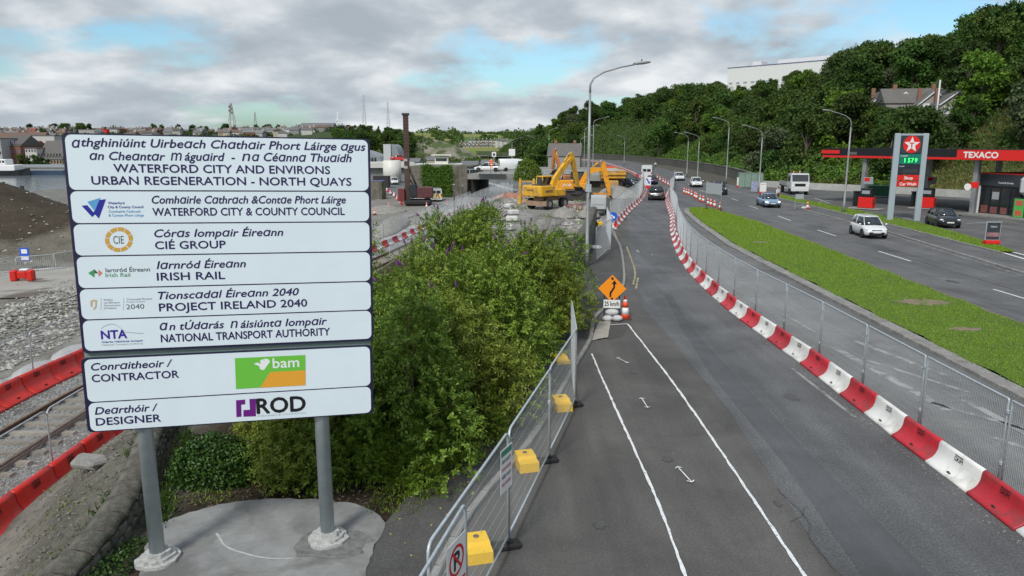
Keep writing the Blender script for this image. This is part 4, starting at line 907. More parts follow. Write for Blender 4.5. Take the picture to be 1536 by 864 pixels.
# the distant half of the bend: one joined run of small units
mb_ = {0: MB(), 1: MB()}
for i, (x, y, a) in enumerate(pathpts([(25.4, 151), (27, 170), (29.4, 215), (30.4, 250), (29.5, 275), (26, 310)], 1.6)): mb_[i % 2].box(-.75, -.2, 0, .75, .2, .55, Matrix.Translation((x, y, 0.02)) @ Matrix.Rotation(a, 4, 'Z'))
for k in (0, 1): tag(mb_[k].obj('distant_barriers', [REDP, WHTP][k]), ['red units of the distant barrier run round the bend', 'white units of the distant barrier run round the bend'][k], None, None, 'stuff')

# ============================================================ SHRUBS
def rot_about(v, k, ang):
    """rotate rows v about unit rows k"""
    c, s = np.cos(ang)[:, None], np.sin(ang)[:, None]
    return v*c+np.cross(k, v)*s+k*np.sum(k*v, 1, keepdims=True)*(1-c)
def shoots_mesh(name, seed, rx, ry, rz, n, per, slen, LL, LW, m, blobs=14, zc=0.45, inner=0.25):
    r = np.random.default_rng(seed)
    bc = np.stack([r.normal(0, .5, blobs)*rx, r.normal(0, .5, blobs)*ry, np.clip(np.abs(r.normal(.45, .3, blobs)), 0, .95)*rz], 1); br = r.uniform(.30, .50, blobs)
    bc[:3, 2] = rz*.25; bc[:3, :2] = r.normal(0, .6, (3, 2))*[rx, ry]
    b = r.integers(0, blobs, n); d = unit(r.normal(0, 1, (n, 3))+[0, 0, .35]); rad = (br[b]*r.uniform(.55, 1.0, n)**.4)[:, None]
    p = bc[b]+d*rad*np.array([rx, ry, rz*.8]); k = p[:, 2] > .04; p = p[k]; d = d[k]; n = len(p)
    ax = unit(d+np.array([0, 0, .55])+r.normal(0, .35, (n, 3))); sl = r.uniform(.5, 1.3, n)*slen
    T = (np.arange(per)+.5)/per; pos = p[:, None]+ax[:, None]*(sl[:, None]*T)[..., None]; pos[..., 2] -= (sl[:, None]*T**2*.28)
    axr = np.repeat(ax, per, 0); pos = pos.reshape(-1, 3); perp = unit(np.cross(axr, r.normal(0, 1, (n, 3)).repeat(per, 0)))
    ang = (np.tile(np.arange(per), n)*2.4)+r.uniform(0, 1, n*per); side = rot_about(perp, axr, ang)
    al = unit(axr*.7+side+r.normal(0, .2, (n*per, 3))+np.array([0, 0, -.08])); L = LL*r.uniform(.6, 1.25, n*per); W = LW*r.uniform(.7, 1.2, n*per)
    V, F = leafquads(pos, al, unit(axr+np.array([0, 0, .8])), L, W)
    k2 = V[:, 2] < .02; V[k2, 2] = .02
    me = npmesh(name, V, F, m); tips = p+ax*(sl[:, None]); tips[:, 2] -= sl*.28
    return me, p, ax, sl, tips
def stems_mesh(seed, p, n=26):
    r = random.Random(seed); mb = MB()
    for i in range(n):
        q = p[r.randrange(len(p))]; a = r.uniform(0, 6.28); s = r.uniform(0, .35)
        b0 = (s*math.cos(a), s*math.sin(a), 0); m1 = (q[0]*.45+r.uniform(-.15, .15), q[1]*.45+r.uniform(-.15, .15), q[2]*.6)
        mb.tube([b0, m1, tuple(q)], [.028, .018, .006], 5, False)
    return mb.mesh('stems', TWIG)
def spikes_mesh(tips, ax, seed, n=8):
    r = random.Random(seed); mb = MB(); ks = sorted(range(len(tips)), key=lambda i: -tips[i][2]+r.uniform(0, 2.5))[:n]
    for i in ks:
        t = Vector(tips[i]); d = (Vector(ax[i])+Vector((0, 0, -.2))).normalized(); L = r.uniform(.14, .24)
        mb.tube([t, t+d*L*.3, t+d*L*.75, t+d*L], [.018, .027, .018, .004], 6, True)
    return mb.mesh('flower_spike', FLOWER)
LEAF4 = leafmat('broad_shrub_leaf', [(0.055, 0.11, 0.012), (0.12, 0.215, 0.02), (0.20, 0.31, 0.035), (0.30, 0.40, 0.07)], 0.45, 0.07)
LEAF5 = leafmat('olive_shrub_leaf', [(0.05, 0.10, 0.012), (0.11, 0.195, 0.02), (0.18, 0.285, 0.035), (0.27, 0.37, 0.07)], 0.55, 0.12)
SV = []
for k, (rx, ry, rz, n, lm) in enumerate([(1.7, 1.7, 3.4, 2000, LEAF1), (1.5, 1.8, 3.8, 2000, LEAF4), (1.9, 1.6, 3.0, 2000, LEAF5), (1.3, 1.3, 2.2, 1300, LEAF2)]):
    me, p, ax, sl, tips = shoots_mesh('foliage', 40+k, rx, ry, rz, n, 15, .46, [.12, .105, .13, .08][k], [.046, .058, .044, .04][k], lm)
    SV.append((me, stems_mesh(k, p), spikes_mesh(tips, ax, k, 5) if k < 3 else None))
def shrub(x, y, s, v, rz, label, name='flowering_shrub', cat='shrub', group='shrubs between the railway and the footpath', z=None, sz=1.0):
    o = thing(name, label, cat, (x, y, (H1(x, y) if z is None else z)), rz, group); o.scale = (s, s, s*sz)
    link('foliage', SV[v][0], o); link('stems', SV[v][1], o)
    if SV[v][2]: f = link('flower_spike', SV[v][2], o); f['kind'] = 'stuff'
    return o
SHR = [(-5.0, 14.9, .62, 0, 'low leafy shrub under the sign just right of the left post'), (-3.9, 15.2, .72, 2, 'leafy shrub with bare stems behind the pad, under the middle of the sign'), (-2.3, 15.0, .86, 1, 'tall buddleia shrub behind the right sign post'),
       (-1.35, 16.9, .92, 0, 'dense buddleia shrub with purple spikes right of the sign near the path'), (-3.4, 18.0, .96, 2, 'big bushy shrub behind the lower right corner of the sign'), (-0.35, 19.6, .84, 1, 'green shrub beside the fence, third weight block level'),
       (-2.2, 21.2, .98, 0, 'wide shrub with purple flower spikes in the middle of the thicket'), (-5.6, 20.5, 1.12, 1, 'shrub mostly hidden behind the big sign'), (0.45, 23.4, .86, 1, 'shrub hanging over the shaded path near the fourth weight block'),
       (-1.0, 25.4, .96, 1, 'tall shrub in the centre of the thicket'), (-4.1, 25.2, .62, 0, 'spreading shrub by the railway barrier right of the sign edge'), (1.35, 24.9, .72, 0, 'shrub leaning over the farther fence panels'),
       (1.8, 28.8, .62, 1, 'right-hand end shrub in front of the dark stone wall'), (-1.2, 30.0, .9, 1, 'shrub toward the far end of the thicket, left of the wall end'), (-3.8, 30.5, .5, 1, 'shrub at the far left side of the thicket near the track'),
       (0.7, 33.8, .55, 1, 'far shrub beside the wall with the works road behind'), (-1.2, 35.0, .72, 0, 'far shrub at the foot of the works road'), (-2.6, 37.5, .72, 1, 'tall narrow shrub rising above the far end of the thicket'), (-6.9, 25.5, .5, 2, 'shrub on the railway bank right behind the sign'), (0.5, 27.0, .84, 0, 'rounded shrub filling the thicket behind the fence corner'), (-2.7, 26.6, .9, 1, 'broad-leaved shrub in the middle of the thicket on its track side'), (-0.9, 22.4, .95, 0, 'rounded green shrub at the heart of the thicket')]
for i, (x, y, s, v, lab) in enumerate(SHR): shrub(x, y, s, v, i*1.37, lab, z=(.5 if x > 1.3 else None))
for i, (x, y, s, lab) in enumerate([(-2.0, 13.7, .42, 'low lime green bush at the path edge right of the right sign post'), (-1.45, 14.7, .5, 'second low lime green bush at the path edge'), (-2.7, 14.1, .5, 'lime green bush just behind the right sign post'), (-0.7, 16.2, .42, 'third low lime green bush along the path edge')]):
    shrub(x, y, s, 3, i*2.1, lab, 'lime_bush', 'bush', 'low lime bushes at the path edge')
# ivy over the broken wall and parapet
def cloud_leaves(name, pts, nrm, L, m, parent=None, label=None, seed=3):
    r = np.random.default_rng(seed); n = len(pts); al = unit(r.normal(0, 1, (n, 3))+[0, 0, -.3]); V, F = leafquads(pts, al, unit(nrm+r.normal(0, .5, (n, 3))), L*r.uniform(.6, 1.3, n), L*.8*r.uniform(.6, 1.2, n))
    o = link(name, npmesh(name, V, F, m), parent)
    if label: tag(o, label, None, None, 'stuff')
    return o
def blob_pts(c, r3, n, seed):
    r = np.random.default_rng(seed); d = unit(r.normal(0, 1, (n, 3))); d[:, 2] = np.abs(d[:, 2]); return np.array(c)+d*np.array(r3)*r.uniform(.75, 1.05, (n, 1)), d
P1, N1 = blob_pts((-6.1, 14.1, .0), (.95, .6, .95), 6800, 1); tag(cloud_leaves('ivy_bush', P1, N1, .07, LEAF3), 'dark ivy clump on the broken wall left of centre under the sign', 'ivy')
P1, N1 = blob_pts((-6.45, 10.4, -.3), (.38, 1.6, .6), 2600, 2); tag(cloud_leaves('ivy_bush', P1, N1, .06, LEAF3), 'ivy and bramble trailing over the foot of the parapet wall', 'ivy')
P1, N1 = blob_pts((-4.6, 13.6, .0), (.14, .14, .12), 60, 5); tag(cloud_leaves('seedling', P1, N1, .08, LEAF2), 'bright seedling left of two on the bare soil behind the pad', 'seedling')
P1, N1 = blob_pts((-3.95, 13.4, .0), (.12, .12, .10), 50, 6); tag(cloud_leaves('seedling', P1, N1, .08, LEAF2), 'bright seedling right of two on the bare soil behind the pad', 'seedling')
# weeds at the foot of the shrubs and along the kerb
def weeds(name, label, pts, L, m, seed, tall=.5):
    r = np.random.default_rng(seed); n = len(pts); al = unit(np.stack([r.normal(0, .6, n), r.normal(0, .6, n), np.full(n, tall*2)], 1)); V, F = leafquads(np.asarray(pts), al, unit(r.normal(0, 1, (n, 3))), L*r.uniform(.5, 1.4, n), L*.22*r.uniform(.6, 1.3, n))
    o = link(name, npmesh(name, V, F, m)); return tag(o, label, None, None, 'stuff')
def pl(n, x0, x1, y0, y1, f=None, z=0.02, seed=0):
    r = np.random.default_rng(seed); x = r.uniform(x0, x1, n); y = r.uniform(y0, y1, n)
    if f is not None: k = f(x, y, r); x, y = x[k], y[k]
    return np.stack([x, y, np.full(len(x), z)], -1)
weeds('weed', 'weeds and moss along the shaded edge of the footpath', pl(9000, -2.7, .9, 12.4, 21, lambda x, y, r: (x < pathL(y)+.35+r.uniform(-.3, .25, len(x))) & (x > pathL(y)-1.0), .08), .09, LEAF2, 1)
weeds('weed', 'weeds growing in the joint behind the kerb', pl(5000, -2, 3, 8, 24, lambda x, y, r: (np.abs(x-(kx(y)-.14)) < r.uniform(.0, .1, len(x))) & (np.sin(y*2.3)+np.sin(y*5.1) > r.uniform(-.6, 1.6, len(x))), .1), .07, LEAF2, 2)
weeds('weed', 'weeds on the dirt slope between the wall and the railway', np.concatenate([rpts(1500, -12, -7.2, 8.5, 20, lambda x, y: np.sin(x*2+y)+np.sin(y*1.7-x) > .7)]), .10, LEAF1, 3)
weeds('weed', 'rank grass and weeds on the works bank beyond the shrubs', rpts(9000, -9, 9, 46, 104, lambda x, y: (np.sin(x*1.1+y*.4)+np.sin(y*.5-x*.8) > 1.1)), .3, LEAF2, 4)
weeds('weed', 'weeds and brambles along both sides of the parapet wall', np.array([(float(wallx(y))+.25+q, y, H1(float(wallx(y))+.25+q, y)+.03) for y, q in zip(np.random.default_rng(8).uniform(8, 17, 5200), np.random.default_rng(9).choice([-.55, .5], 5200)+np.random.default_rng(10).normal(0, .12, 5200)) if math.sin(y*2.1)+math.sin(y*.9+q*3) > -.5]), .13, LEAF3, 11)
weeds('weed', 'low weeds on the soil behind the sign pad', pl(2600, -6.6, -2.4, 12.9, 15, lambda x, y, r: np.sin(x*3)+np.sin(y*4+x) > .2, .05, 12), .09, LEAF1, 12)
# grass of the median and the verge
def lawn(label, fl, fr, y0, y1, n, z, seed, bare=()):
    r = np.random.default_rng(seed); y = y0+(y1-y0)*r.uniform(0, 1, n)**1.7; t = r.uniform(0, 1, n); x = fl(y)+(fr(y)-fl(y))*t+r.normal(0, .04, n)
    k = np.ones(n, bool)
    for (bx_, by_, rx_, ry_) in bare: k &= ((x-bx_)/rx_)**2+((y-by_)/ry_)**2 > r.uniform(.5, 1.2, n)
    x, y = x[k], y[k]; n = len(x); sc = .026+.0007*y
    al = unit(np.stack([r.normal(0, .45, n), r.normal(0, .45, n), np.ones(n)], 1)); V, F = leafquads(np.stack([x, y, np.full(n, z)], -1), al, unit(r.normal(0, 1, (n, 3))), sc*r.uniform(.6, 1.3, n), .014+.0006*y)
    tag(link('grass', npmesh('grass', V, F, BLADE)), label, None, None, 'stuff')
medLg = lambda y: medL(y)+.05+.06*np.sin(y*1.3)+.05*np.sin(y*3.1); medRg = lambda y: medR(y)-.05+.09*np.sin(y*1.7)+.06*np.sin(y*4.3)
med = band('grass_median', lambda y: float(medLg(y)), lambda y: float(medRg(y)), 3, 77.2, 0.12, GRASSG, 1.0)
BARE = [(17.6, 30.6, 1.5, .75), (16.6, 26.0, .7, .35), (17.0, 50, .6, .5)]
lawn('mown green grass of the central median', medLg, medRg, 17, 77.2, 95000, 0.11, 5, BARE)
SOILP = mat('bare_patch', (.17, .13, .08), .95, c2=(.27, .22, .15), scale=4, bump=1, bscale=12, c3=(.10, .17, .02), s3=2.6, t3=(.52, .60))
for (bx_, by_, rx_, ry_) in BARE:
    pl_ = [(bx_+rx_*math.cos(a/26*6.283)*random.uniform(.55, 1.1), by_+ry_*math.sin(a/26*6.283)*random.uniform(.5, 1.15)) for a in range(26)]; sheet('bare_patch', pl_, .126, SOILP)
band('grass_verge', vergeL, vergeR, 45.3, 99, 0.16, GRASSG, 1.5)
lawn('mown grass of the narrow verge before the petrol station', lambda y: vergeL(y)+.05, vergeR, 45.3, 99, 16000, 0.15, 6)
# fallen leaves on the path
P2 = pl(90, -2.4, 1.3, 9, 20, lambda x, y, r: (x > pathL(y)+.05) & (x < kx(y)-.1), .108, 8)
al = unit(rng.normal(0, 1, (len(P2), 3))*[1, 1, .1]); V, F = leafquads(P2, al, np.tile([[0, 0, 1.]], (len(P2), 1)), rng.uniform(.04, .09, len(P2)), rng.uniform(.03, .05, len(P2)))
tag(link('fallen_leaf', npmesh('fallen_leaf', V, F, DEAD)), 'yellow fallen leaves on the shaded footpath', None, None, 'stuff')

# ============================================================ TREES
def tree_mesh(seed, H, crown, blobs, n, leaf, m, zlo=.25, sparse=0.0, cone=False):
    r = np.random.default_rng(seed); rnd = random.Random(seed)
    bc = []; br = []
    for i in range(blobs):
        t = rnd.uniform(zlo+.06, .93); prof = math.sin(math.pi*min(1, ((t-zlo)/(1-zlo))*.85+.12))**.7 if not cone else (1-(t-zlo)/(1-zlo))*.95+.05
        a = i*2.4+rnd.uniform(-.5, .5); rr_ = crown*prof*rnd.uniform(.35, .78); bc.append((rr_*math.cos(a), rr_*math.sin(a), H*t)); br.append(crown*rnd.uniform(.24, .40)*(.6+.4*prof))
    bc = np.array(bc); br = np.array(br); b = r.choice(blobs, n, p=(br**2)/np.sum(br**2)); d = unit(r.normal(0, 1, (n, 3))+[0, 0, .25])
    bump_ = 1+.26*np.sin(d[:, 0]*5+b)+.22*np.sin(d[:, 1]*7+b*2)+.18*np.sin(d[:, 2]*9+b)+.12*np.sin(d[:, 0]*17+d[:, 2]*13)
    p = bc[b]+d*(br[b]*bump_*(1-sparse*r.uniform(0, 1, n))*r.uniform(.82, 1.06, n))[:, None]*np.array([1, 1, .82])
    al = unit(r.normal(0, 1, (n, 3))+d*.3); nn = unit(d+r.normal(0, .5, (n, 3))+[0, 0, .3]); s = leaf*1.15*r.uniform(.5, 1.5, n)
    V, F = leafquads(p, al, nn, s, s*.7); cm = npmesh('crown', V, F, m)
    mb = MB(); tr = H*.022+.08; mb.tube([(0, 0, -.6), (0, 0, H*.18), (rnd.uniform(-.3, .3), rnd.uniform(-.3, .3), H*.5), (0, 0, H*.8)], [tr*1.35, tr, tr*.6, tr*.15], 7)
    for c, q in zip(bc, br):
        z0 = min(c[2]*.55, H*.6); mb.tube([(0, 0, z0), (c[0]*.5, c[1]*.5, (z0+c[2])/2+.2), tuple(c)], [tr*.4, tr*.25, tr*.1], 5, False)
    return cm, mb.mesh('trunk', BARK)
TV = {'round': tree_mesh(1, 12, 4.6, 16, 7500, .42, TLEAF, .18), 'broad': tree_mesh(2, 11, 5.6, 20, 8500, .42, TLEAF, .2), 'tall': tree_mesh(3, 14, 3.9, 18, 7500, .42, TLEAF, .15), 'light': tree_mesh(4, 10, 4.2, 15, 6500, .4, TLEAFL, .12),
      'grey': tree_mesh(5, 9, 4.8, 15, 7500, .36, TLEAFG, .1), 'fir': tree_mesh(6, 13, 3.6, 26, 7500, .40, TLEAF, .1, cone=True), 'open': tree_mesh(7, 12, 5.2, 12, 3600, .42, TLEAF, .35, .1), 'bush': tree_mesh(8, 5, 3.6, 12, 4200, .34, TLEAFL, .02),
      'big': tree_mesh(9, 22, 8.5, 40, 26000, .42, TLEAF, .12), 'darkbush': tree_mesh(10, 5, 3.8, 12, 4200, .34, TLEAF, .02)}
LOOK = {'round': 'rounded dark green tree', 'broad': 'broad spreading dark tree', 'tall': 'tall narrow dark tree', 'light': 'light green tree', 'grey': 'grey-green tree', 'fir': 'pointed conifer', 'open': 'open-crowned tree showing sky', 'bush': 'light green bushy thicket tree', 'big': 'very large dark tree', 'darkbush': 'low dark bush tree'}
ntree = [0]
def where(px):
    return 'above the far road bend' if px < 900 else 'left of the hospital' if px < 1080 else 'below the hospital' if px < 1230 else 'behind the petrol station' if px < 1420 else 'at the far right'
def tree(x, y, v, s, label=None, z=None, group='trees on the wooded hillside', sz=1.0):
    o = thing('tree', label, 'tree', (x, y, H1(x, y)-.1 if z is None else z), random.uniform(0, 6.28), group); o.scale = (s, s, s*sz)
    if label is None: px, py = PX(x, y, H1(x, y)+5); o['label'] = f"{LOOK[v]} {where(px)}, {'near the road' if py > 200 else 'mid slope' if py > 150 else 'near the skyline'}"
    link('crown', TV[v][0], o); link('trunk', TV[v][1], o); ntree[0] += 1; return o
SKY = ([755, 785, 800, 830, 850, 880, 905, 935, 960, 985, 1015, 1050, 1085, 1110, 1130, 1170, 1200, 1240, 1255, 1290, 1320, 1345, 1385, 1430, 1470, 1510, 1600], [196, 180, 188, 178, 165, 152, 146, 153, 138, 128, 130, 127, 122, 118, 118, 105, 92, 97, 74, 60, 60, 76, 46, 40, 14, 0, -20])
def keepout(x, y):
    px, py = PX(x, y, H1(x, y)+3)
    if 1385 < px < 1600 and y < 120 and x-float(footx(y)) < 17: return True
    if x < 92 and y < 98 and y < 60+(x-60)*3 and x < 80: return True
    if 1300 < px < 1440 and 118 < y < 150: return True             # houses
    return False
rt = random.Random(5); cand = []
for gy in range(64, 560, 7):
    st = 6.4 if gy < 200 else 7.5 if gy < 300 else 9
    gx = -30.0
    while gx < 260:
        gx += st; x = gx+rt.uniform(-2.6, 2.6); y = gy+rt.uniform(-2.6, 2.6); d = x-float(footx(y))
        if d < 3.0 or d > 92: continue
        px, py = PX(x, y, H1(x, y)+8)
        if not (755 < px < 1600) or keepout(x, y): continue
        hm_ = float(np.interp(y, *HW))
        if d > hm_+28: continue
        if 885 < px < 965 and 190 < PX(x, y, H1(x, y))[1] < 236 and d < 22: continue   # open grass patches
        cand.append((x, y, d, px))
cand.sort(key=lambda c: c[1])
for (x, y, d, px) in cand:
    if rt.random() < (.42 if y > 200 else .28): continue
    if ntree[0] > 205: break
    v = rt.choices(['round', 'broad', 'tall', 'light', 'grey', 'fir', 'bush', 'darkbush'], [5, 4, 3.5, 2.2 if d < 26 else 1.0, 1.6, 1.2, 2.4 if d < 14 else .2, 1.6 if d < 12 else .3])[0]
    s = rt.uniform(.85, 1.2)*(.8 if d < 8 else 1.0); z0 = H1(x, y); h0 = {'round': 12, 'broad': 11.5, 'tall': 14.5, 'light': 10.5, 'grey': 9.5, 'fir': 13.5, 'bush': 5.5, 'darkbush': 5.5}[v]
    lim = float(np.interp(px, *SKY))+rt.uniform(-5, 7)+(10 if 1080 < px < 1255 and y < 330 else 0)
    if 1292 < px < 1442 and y < 133: lim = max(lim, 158 if px < 1385 else 170)
    while s > .4 and PX(x, y, z0+h0*s)[1] < lim: s -= .04
    if s <= .4: continue
    tree(x, y, v, s)

# ============================================================ CONES, SIGNS ON THE ROAD
CONR = mat('cone_orange_red', (0.80, 0.075, 0.02), 0.5); RETRO = mat('reflective_white', (0.78, 0.78, 0.78), 0.4)
cone_body = MB().lathe([(.17, .03), (.145, .15), (.142, .16)], 12).lathe([(.105, .38), (.075, .56)], 12).lathe([(.055, .64), (.03, .76), (.0, .765)], 12).mesh('body', CONR)
cone_slv = MB().lathe([(.143, .15), (.104, .38)], 12).lathe([(.076, .55), (.054, .64)], 12).mesh('reflective_sleeve', RETRO)
cone_base = MB().box(-.21, -.21, 0, .21, .21, .04, bev=.02).mesh('base', mat('cone_base', (.12, .03, .02), .8))
def cone(x, y, label, group='traffic cones', s=1.0, z=0.0):
    o = thing('traffic_cone', label, 'cone', (x, y, z), 0, group); o.scale = (s, s, s); link('body', cone_body, o); link('reflective_sleeve', cone_slv, o); link('base', cone_base, o); return o
x, y = P(937, 478); cone(x, y, 'large orange and white cone beside the orange diamond road sign', s=1.22)
ci = 0
for (px, py) in [(1026, 290), (1029.5, 291.5), (1033, 292.5), (1037, 294.5), (1042, 297), (1044.5, 298.5), (1050, 302), (1054.5, 303.5), (1061.5, 307.5), (1066, 309), (1071.5, 311), (1080, 314)]:
    x, y = P(px, py); cone(x, y, f'orange and white cone, {ordn(ci)} from the far end of the row before the grass median', s=1.15); ci += 1
ci = 0
for (px, py) in [(986, 268), (990, 271), (994.5, 274), (998, 276), (1002, 278), (1005.5, 280.5), (1009, 282.5)]:
    x, y = P(px, py); cone(x, y, f'small far cone, {ordn(ci)} from the far end beside the dark blue car', s=1.15); ci += 1
x, y = P(1211, 315); cone(x, y, 'orange and white cone alone beside the sandbagged frame on the footpath', z=.1, s=1.1)
def stand(w, h, m=GREY, n='frame', y=0): 
    return MB().box(-w/2, -.02, 0, -w/2+.04, .02, h).box(w/2-.04, -.02, 0, w/2, .02, h).box(-w/2+.04, -.015, .3, w/2-.04, .015, .34).box(-w/2, -.35, 0, -w/2+.04, -.021, .04).box(w/2-.04, -.35, 0, w/2, -.021, .04)
# orange diamond sign
x, y = P(917, 480); rs = thing('road_works_sign', 'orange diamond road works sign with black bent arrow over a 25 km/h plate', 'road sign', (x, y, 0), -.12)
stand(.62, 1.0, BLACK).obj('frame', BLACK, rs)
d = .54; zc = 1.26; o = MB().prism([(0, zc+d), (d, zc), (0, zc-d), (-d, zc)], -.05, -.03).obj('diamond_plate', ORANGE, rs)
ar = [(-.16, 1.38), (-.12, 1.34), (.08, 1.62), (.08, 1.92), (.17, 1.92), (.03, 2.1), (-.11, 1.90), (-.0, 1.92), (.0, 1.66)]
def face(name, poly, y, m, par):
    o = MB().add([(a, y, b) for a, b in poly], [tuple(range(len(poly)))]).obj(name, m, par, fix=False)
    if o.data.polygons[0].normal.y > 0: o.data.flip_normals()
    return o
face('arrow', [(-.10, .93), (-.03, .93), (-.03, 1.06), (.11, 1.30), (.11, 1.44), (.18, 1.44), (.08, 1.60), (-.03, 1.44), (.04, 1.44), (.04, 1.32), (-.10, 1.10)], -.054, BLACK, o)
for zz in (.86, 1.66): MB().lathe([(.05, 0), (.05, .01)], 10, Matrix.Translation((0, -.051, zz)) @ Matrix.Rotation(R(90), 4, 'X')).obj('fixing', BLACK, o)
pl2 = MB().box(-.32, -.075, .50, .32, -.056, .82).obj('speed_plate', WHITE, rs); t = link('lettering', text_mesh('25 km/h', .56, .17, BLACK, 0, .02), pl2); t.location = (-.28, -.079, .58)
BAG = mat('sandbag', (.52, .52, .53), .75, var=.15, scale=5, bump=.6, bscale=14)
for i, (bx_, by_, bz, sx, lab) in enumerate([(.0, -.12, .31, .27, 'upper grey sandbag hung on the orange diamond sign frame'), (-.18, -.24, .09, .21, 'lower left grey sandbag at the foot of the diamond sign'), (.2, -.22, .09, .21, 'lower right grey sandbag at the foot of the diamond sign')]):
    b = MB().ball((0, 0, 0), (sx, .15, .13), 12, 8).obj('sandbag', BAG, None); b.location = (x+bx_, y+by_, bz+.03); tag(b, lab, 'sandbag', 'sandbags on the diamond sign')
# mat of pale sheeting on the road edge
mb = MB(); qa = [P(886, 512), P(912, 508), P(916, 484), P(899, 483)]; n = 10; vs = []
for i in range(n+1):
    for j in range(n+1):
        u, v = i/n, j/n; a = Vector(qa[0])*(1-u)*(1-v)+Vector(qa[1])*u*(1-v)+Vector(qa[2])*u*v+Vector(qa[3])*(1-u)*v; vs.append((a.x, a.y, .02+.03*abs(math.sin(v*9+u*2))*random.uniform(.6, 1)+.012*u))
mb.add(vs, [(i*(n+1)+j, (i+1)*(n+1)+j, (i+1)*(n+1)+j+1, i*(n+1)+j+1) for i in range(n) for j in range(n)], True)
tag(mb.obj('ground_sheet', mat('dusty_sheeting', (.42, .40, .35), .8, c2=(.30, .28, .25), scale=2.5), None, fix=False), 'crumpled pale plastic sheet lying at the kerb before the diamond sign', 'plastic sheet')
# blue arrow sign with red base
def arrow_sign(x, y, s, label, grp='keep right signs', yaw=0.0):
    o = thing('keep_side_sign', label, 'road sign', (x, y, 0), yaw); o.scale = (s, s, s)
    MB().box(-.34, -.2, 0, .34, .2, .34, bev=.05).box(-.28, -.12, .34, .28, .12, .5, bev=.04).obj('base', REDB, o); MB().box(-.05, -.03, .5, .05, .03, .9).obj('stem', BLACK, o)
    dsc = MB().lathe([(.40, 0), (.40, .02)], 28, Matrix.Translation((0, -.03, 1.12)) @ Matrix.Rotation(R(90), 4, 'X')).obj('disc', BLUE, o)
    a = Matrix.Rotation(R(-45), 3, 'Y'); pts = [(-.045, .24), (.045, .24), (.045, -.05), (.15, -.05), (0, -.26), (-.15, -.05), (-.045, -.05)]
    q = [a @ Vector((px, 0, pz)) for px, pz in pts]; face('arrow', [(v.x, v.z+1.12) for v in q], -.056, RETRO, dsc); return o
x, y = P(919, 343); arrow_sign(x, y, .88, 'blue round keep-right arrow sign on a red base at the barrier end')
x, y = P(971, 283); o = thing('keep_side_sign', 'white board with blue arrow on a red and white base between the two cars', 'road sign', (x, y, 0)); MB().box(-.45, -.25, 0, .45, .25, .45, bev=.06).obj('base', REDP, o)
bd = MB().box(-.5, -.03, .5, .5, .03, 1.75).obj('board', WHITE, o); face('arrow', [(-.3, 1.5), (-.1, 1.6), (.25, 1.05), (.35, 1.15), (.35, .7), (-.0, .8), (.1, .9)], -.034, BLUE, bd)
# leaning panel pair by the wall
fence_panel((4.75, 41.2), (6.3, 46.3), 2.0, 'mesh fence panel standing across the footpath near the tall lamp post', None, rr=.12, key='X', foot=.1, z=.1)
fence_panel((6.35, 46.5), (7.1, 55.0), 2.0, 'long mesh fence run along the footpath behind the blue arrow sign', None, rr=.12, key='X2', foot=.1, z=.1)
foot_block(899, 338, 9, 'small yellow weight block on the far fence beside the wall', z=.5); tag(MB().ball((0, 0, .1), (.45, .3, .16), 10, 6).obj('sandbag', BAG), 'white sack lying on the footpath behind the far fence', 'sack').location = (*P(893, 376), .1)
q_ = [p for p in pathpts(offs(smooth(LB, 2), -.3), 2.9, 0) if p[1] < 132]
for i in range(len(q_)-1):
    (x, y, a), (x2, y2, _) = q_[i], q_[i+1]
    fence_panel((x, y), (x2, y2), 2.1, f'grey mesh fence panel, {ordn(i)} from the blue arrow sign along the works', 'mesh fence panels along the works', rr=.03, key='W', foot=.05, wire=.0013)
# fences along the track
for nm, off, y0, y1, lb in (('t1', 2.62, 11, 21.5, 'on the near side of the railway'), ('t2', -2.9, 12, 45, 'on the river side of the railway'), ('t3', -2.9, 46, 104, 'on the river side of the far track'), ('t4', 2.6, 48, 80, 'on the near side of the far track')):
    for i, y in enumerate(np.arange(y0, y1-3, 3.4)):
        fence_panel((float(tx(y))+off, y), (float(tx(y+3.35))+off, y+3.35), 2.0, f'mesh fence panel, {ordn(i)} from the camera {lb}', 'mesh fence panels along the railway', z=-1.9, rr=.2, key=nm, foot=.06, wire=.0015)
q_ = [(8.5, 60), (3, 74), (-1.5, 92), (-2.5, 104)]
for i, (x, y, a) in enumerate(pathpts([(-6.0, 60), (-4.6, 72), (-2.9, 84), (-.8, 98), (.6, 106)], 3.4)[:-1]):
    fence_panel((x, y), (x+3.4*math.cos(a), y+3.4*math.sin(a)), 2.0, f'mesh fence panel, {ordn(i)} from the camera at the left edge of the works platform', 'mesh fence panels at the platform edge', z=H1(x, y), rr=.05, key='p', foot=.05)
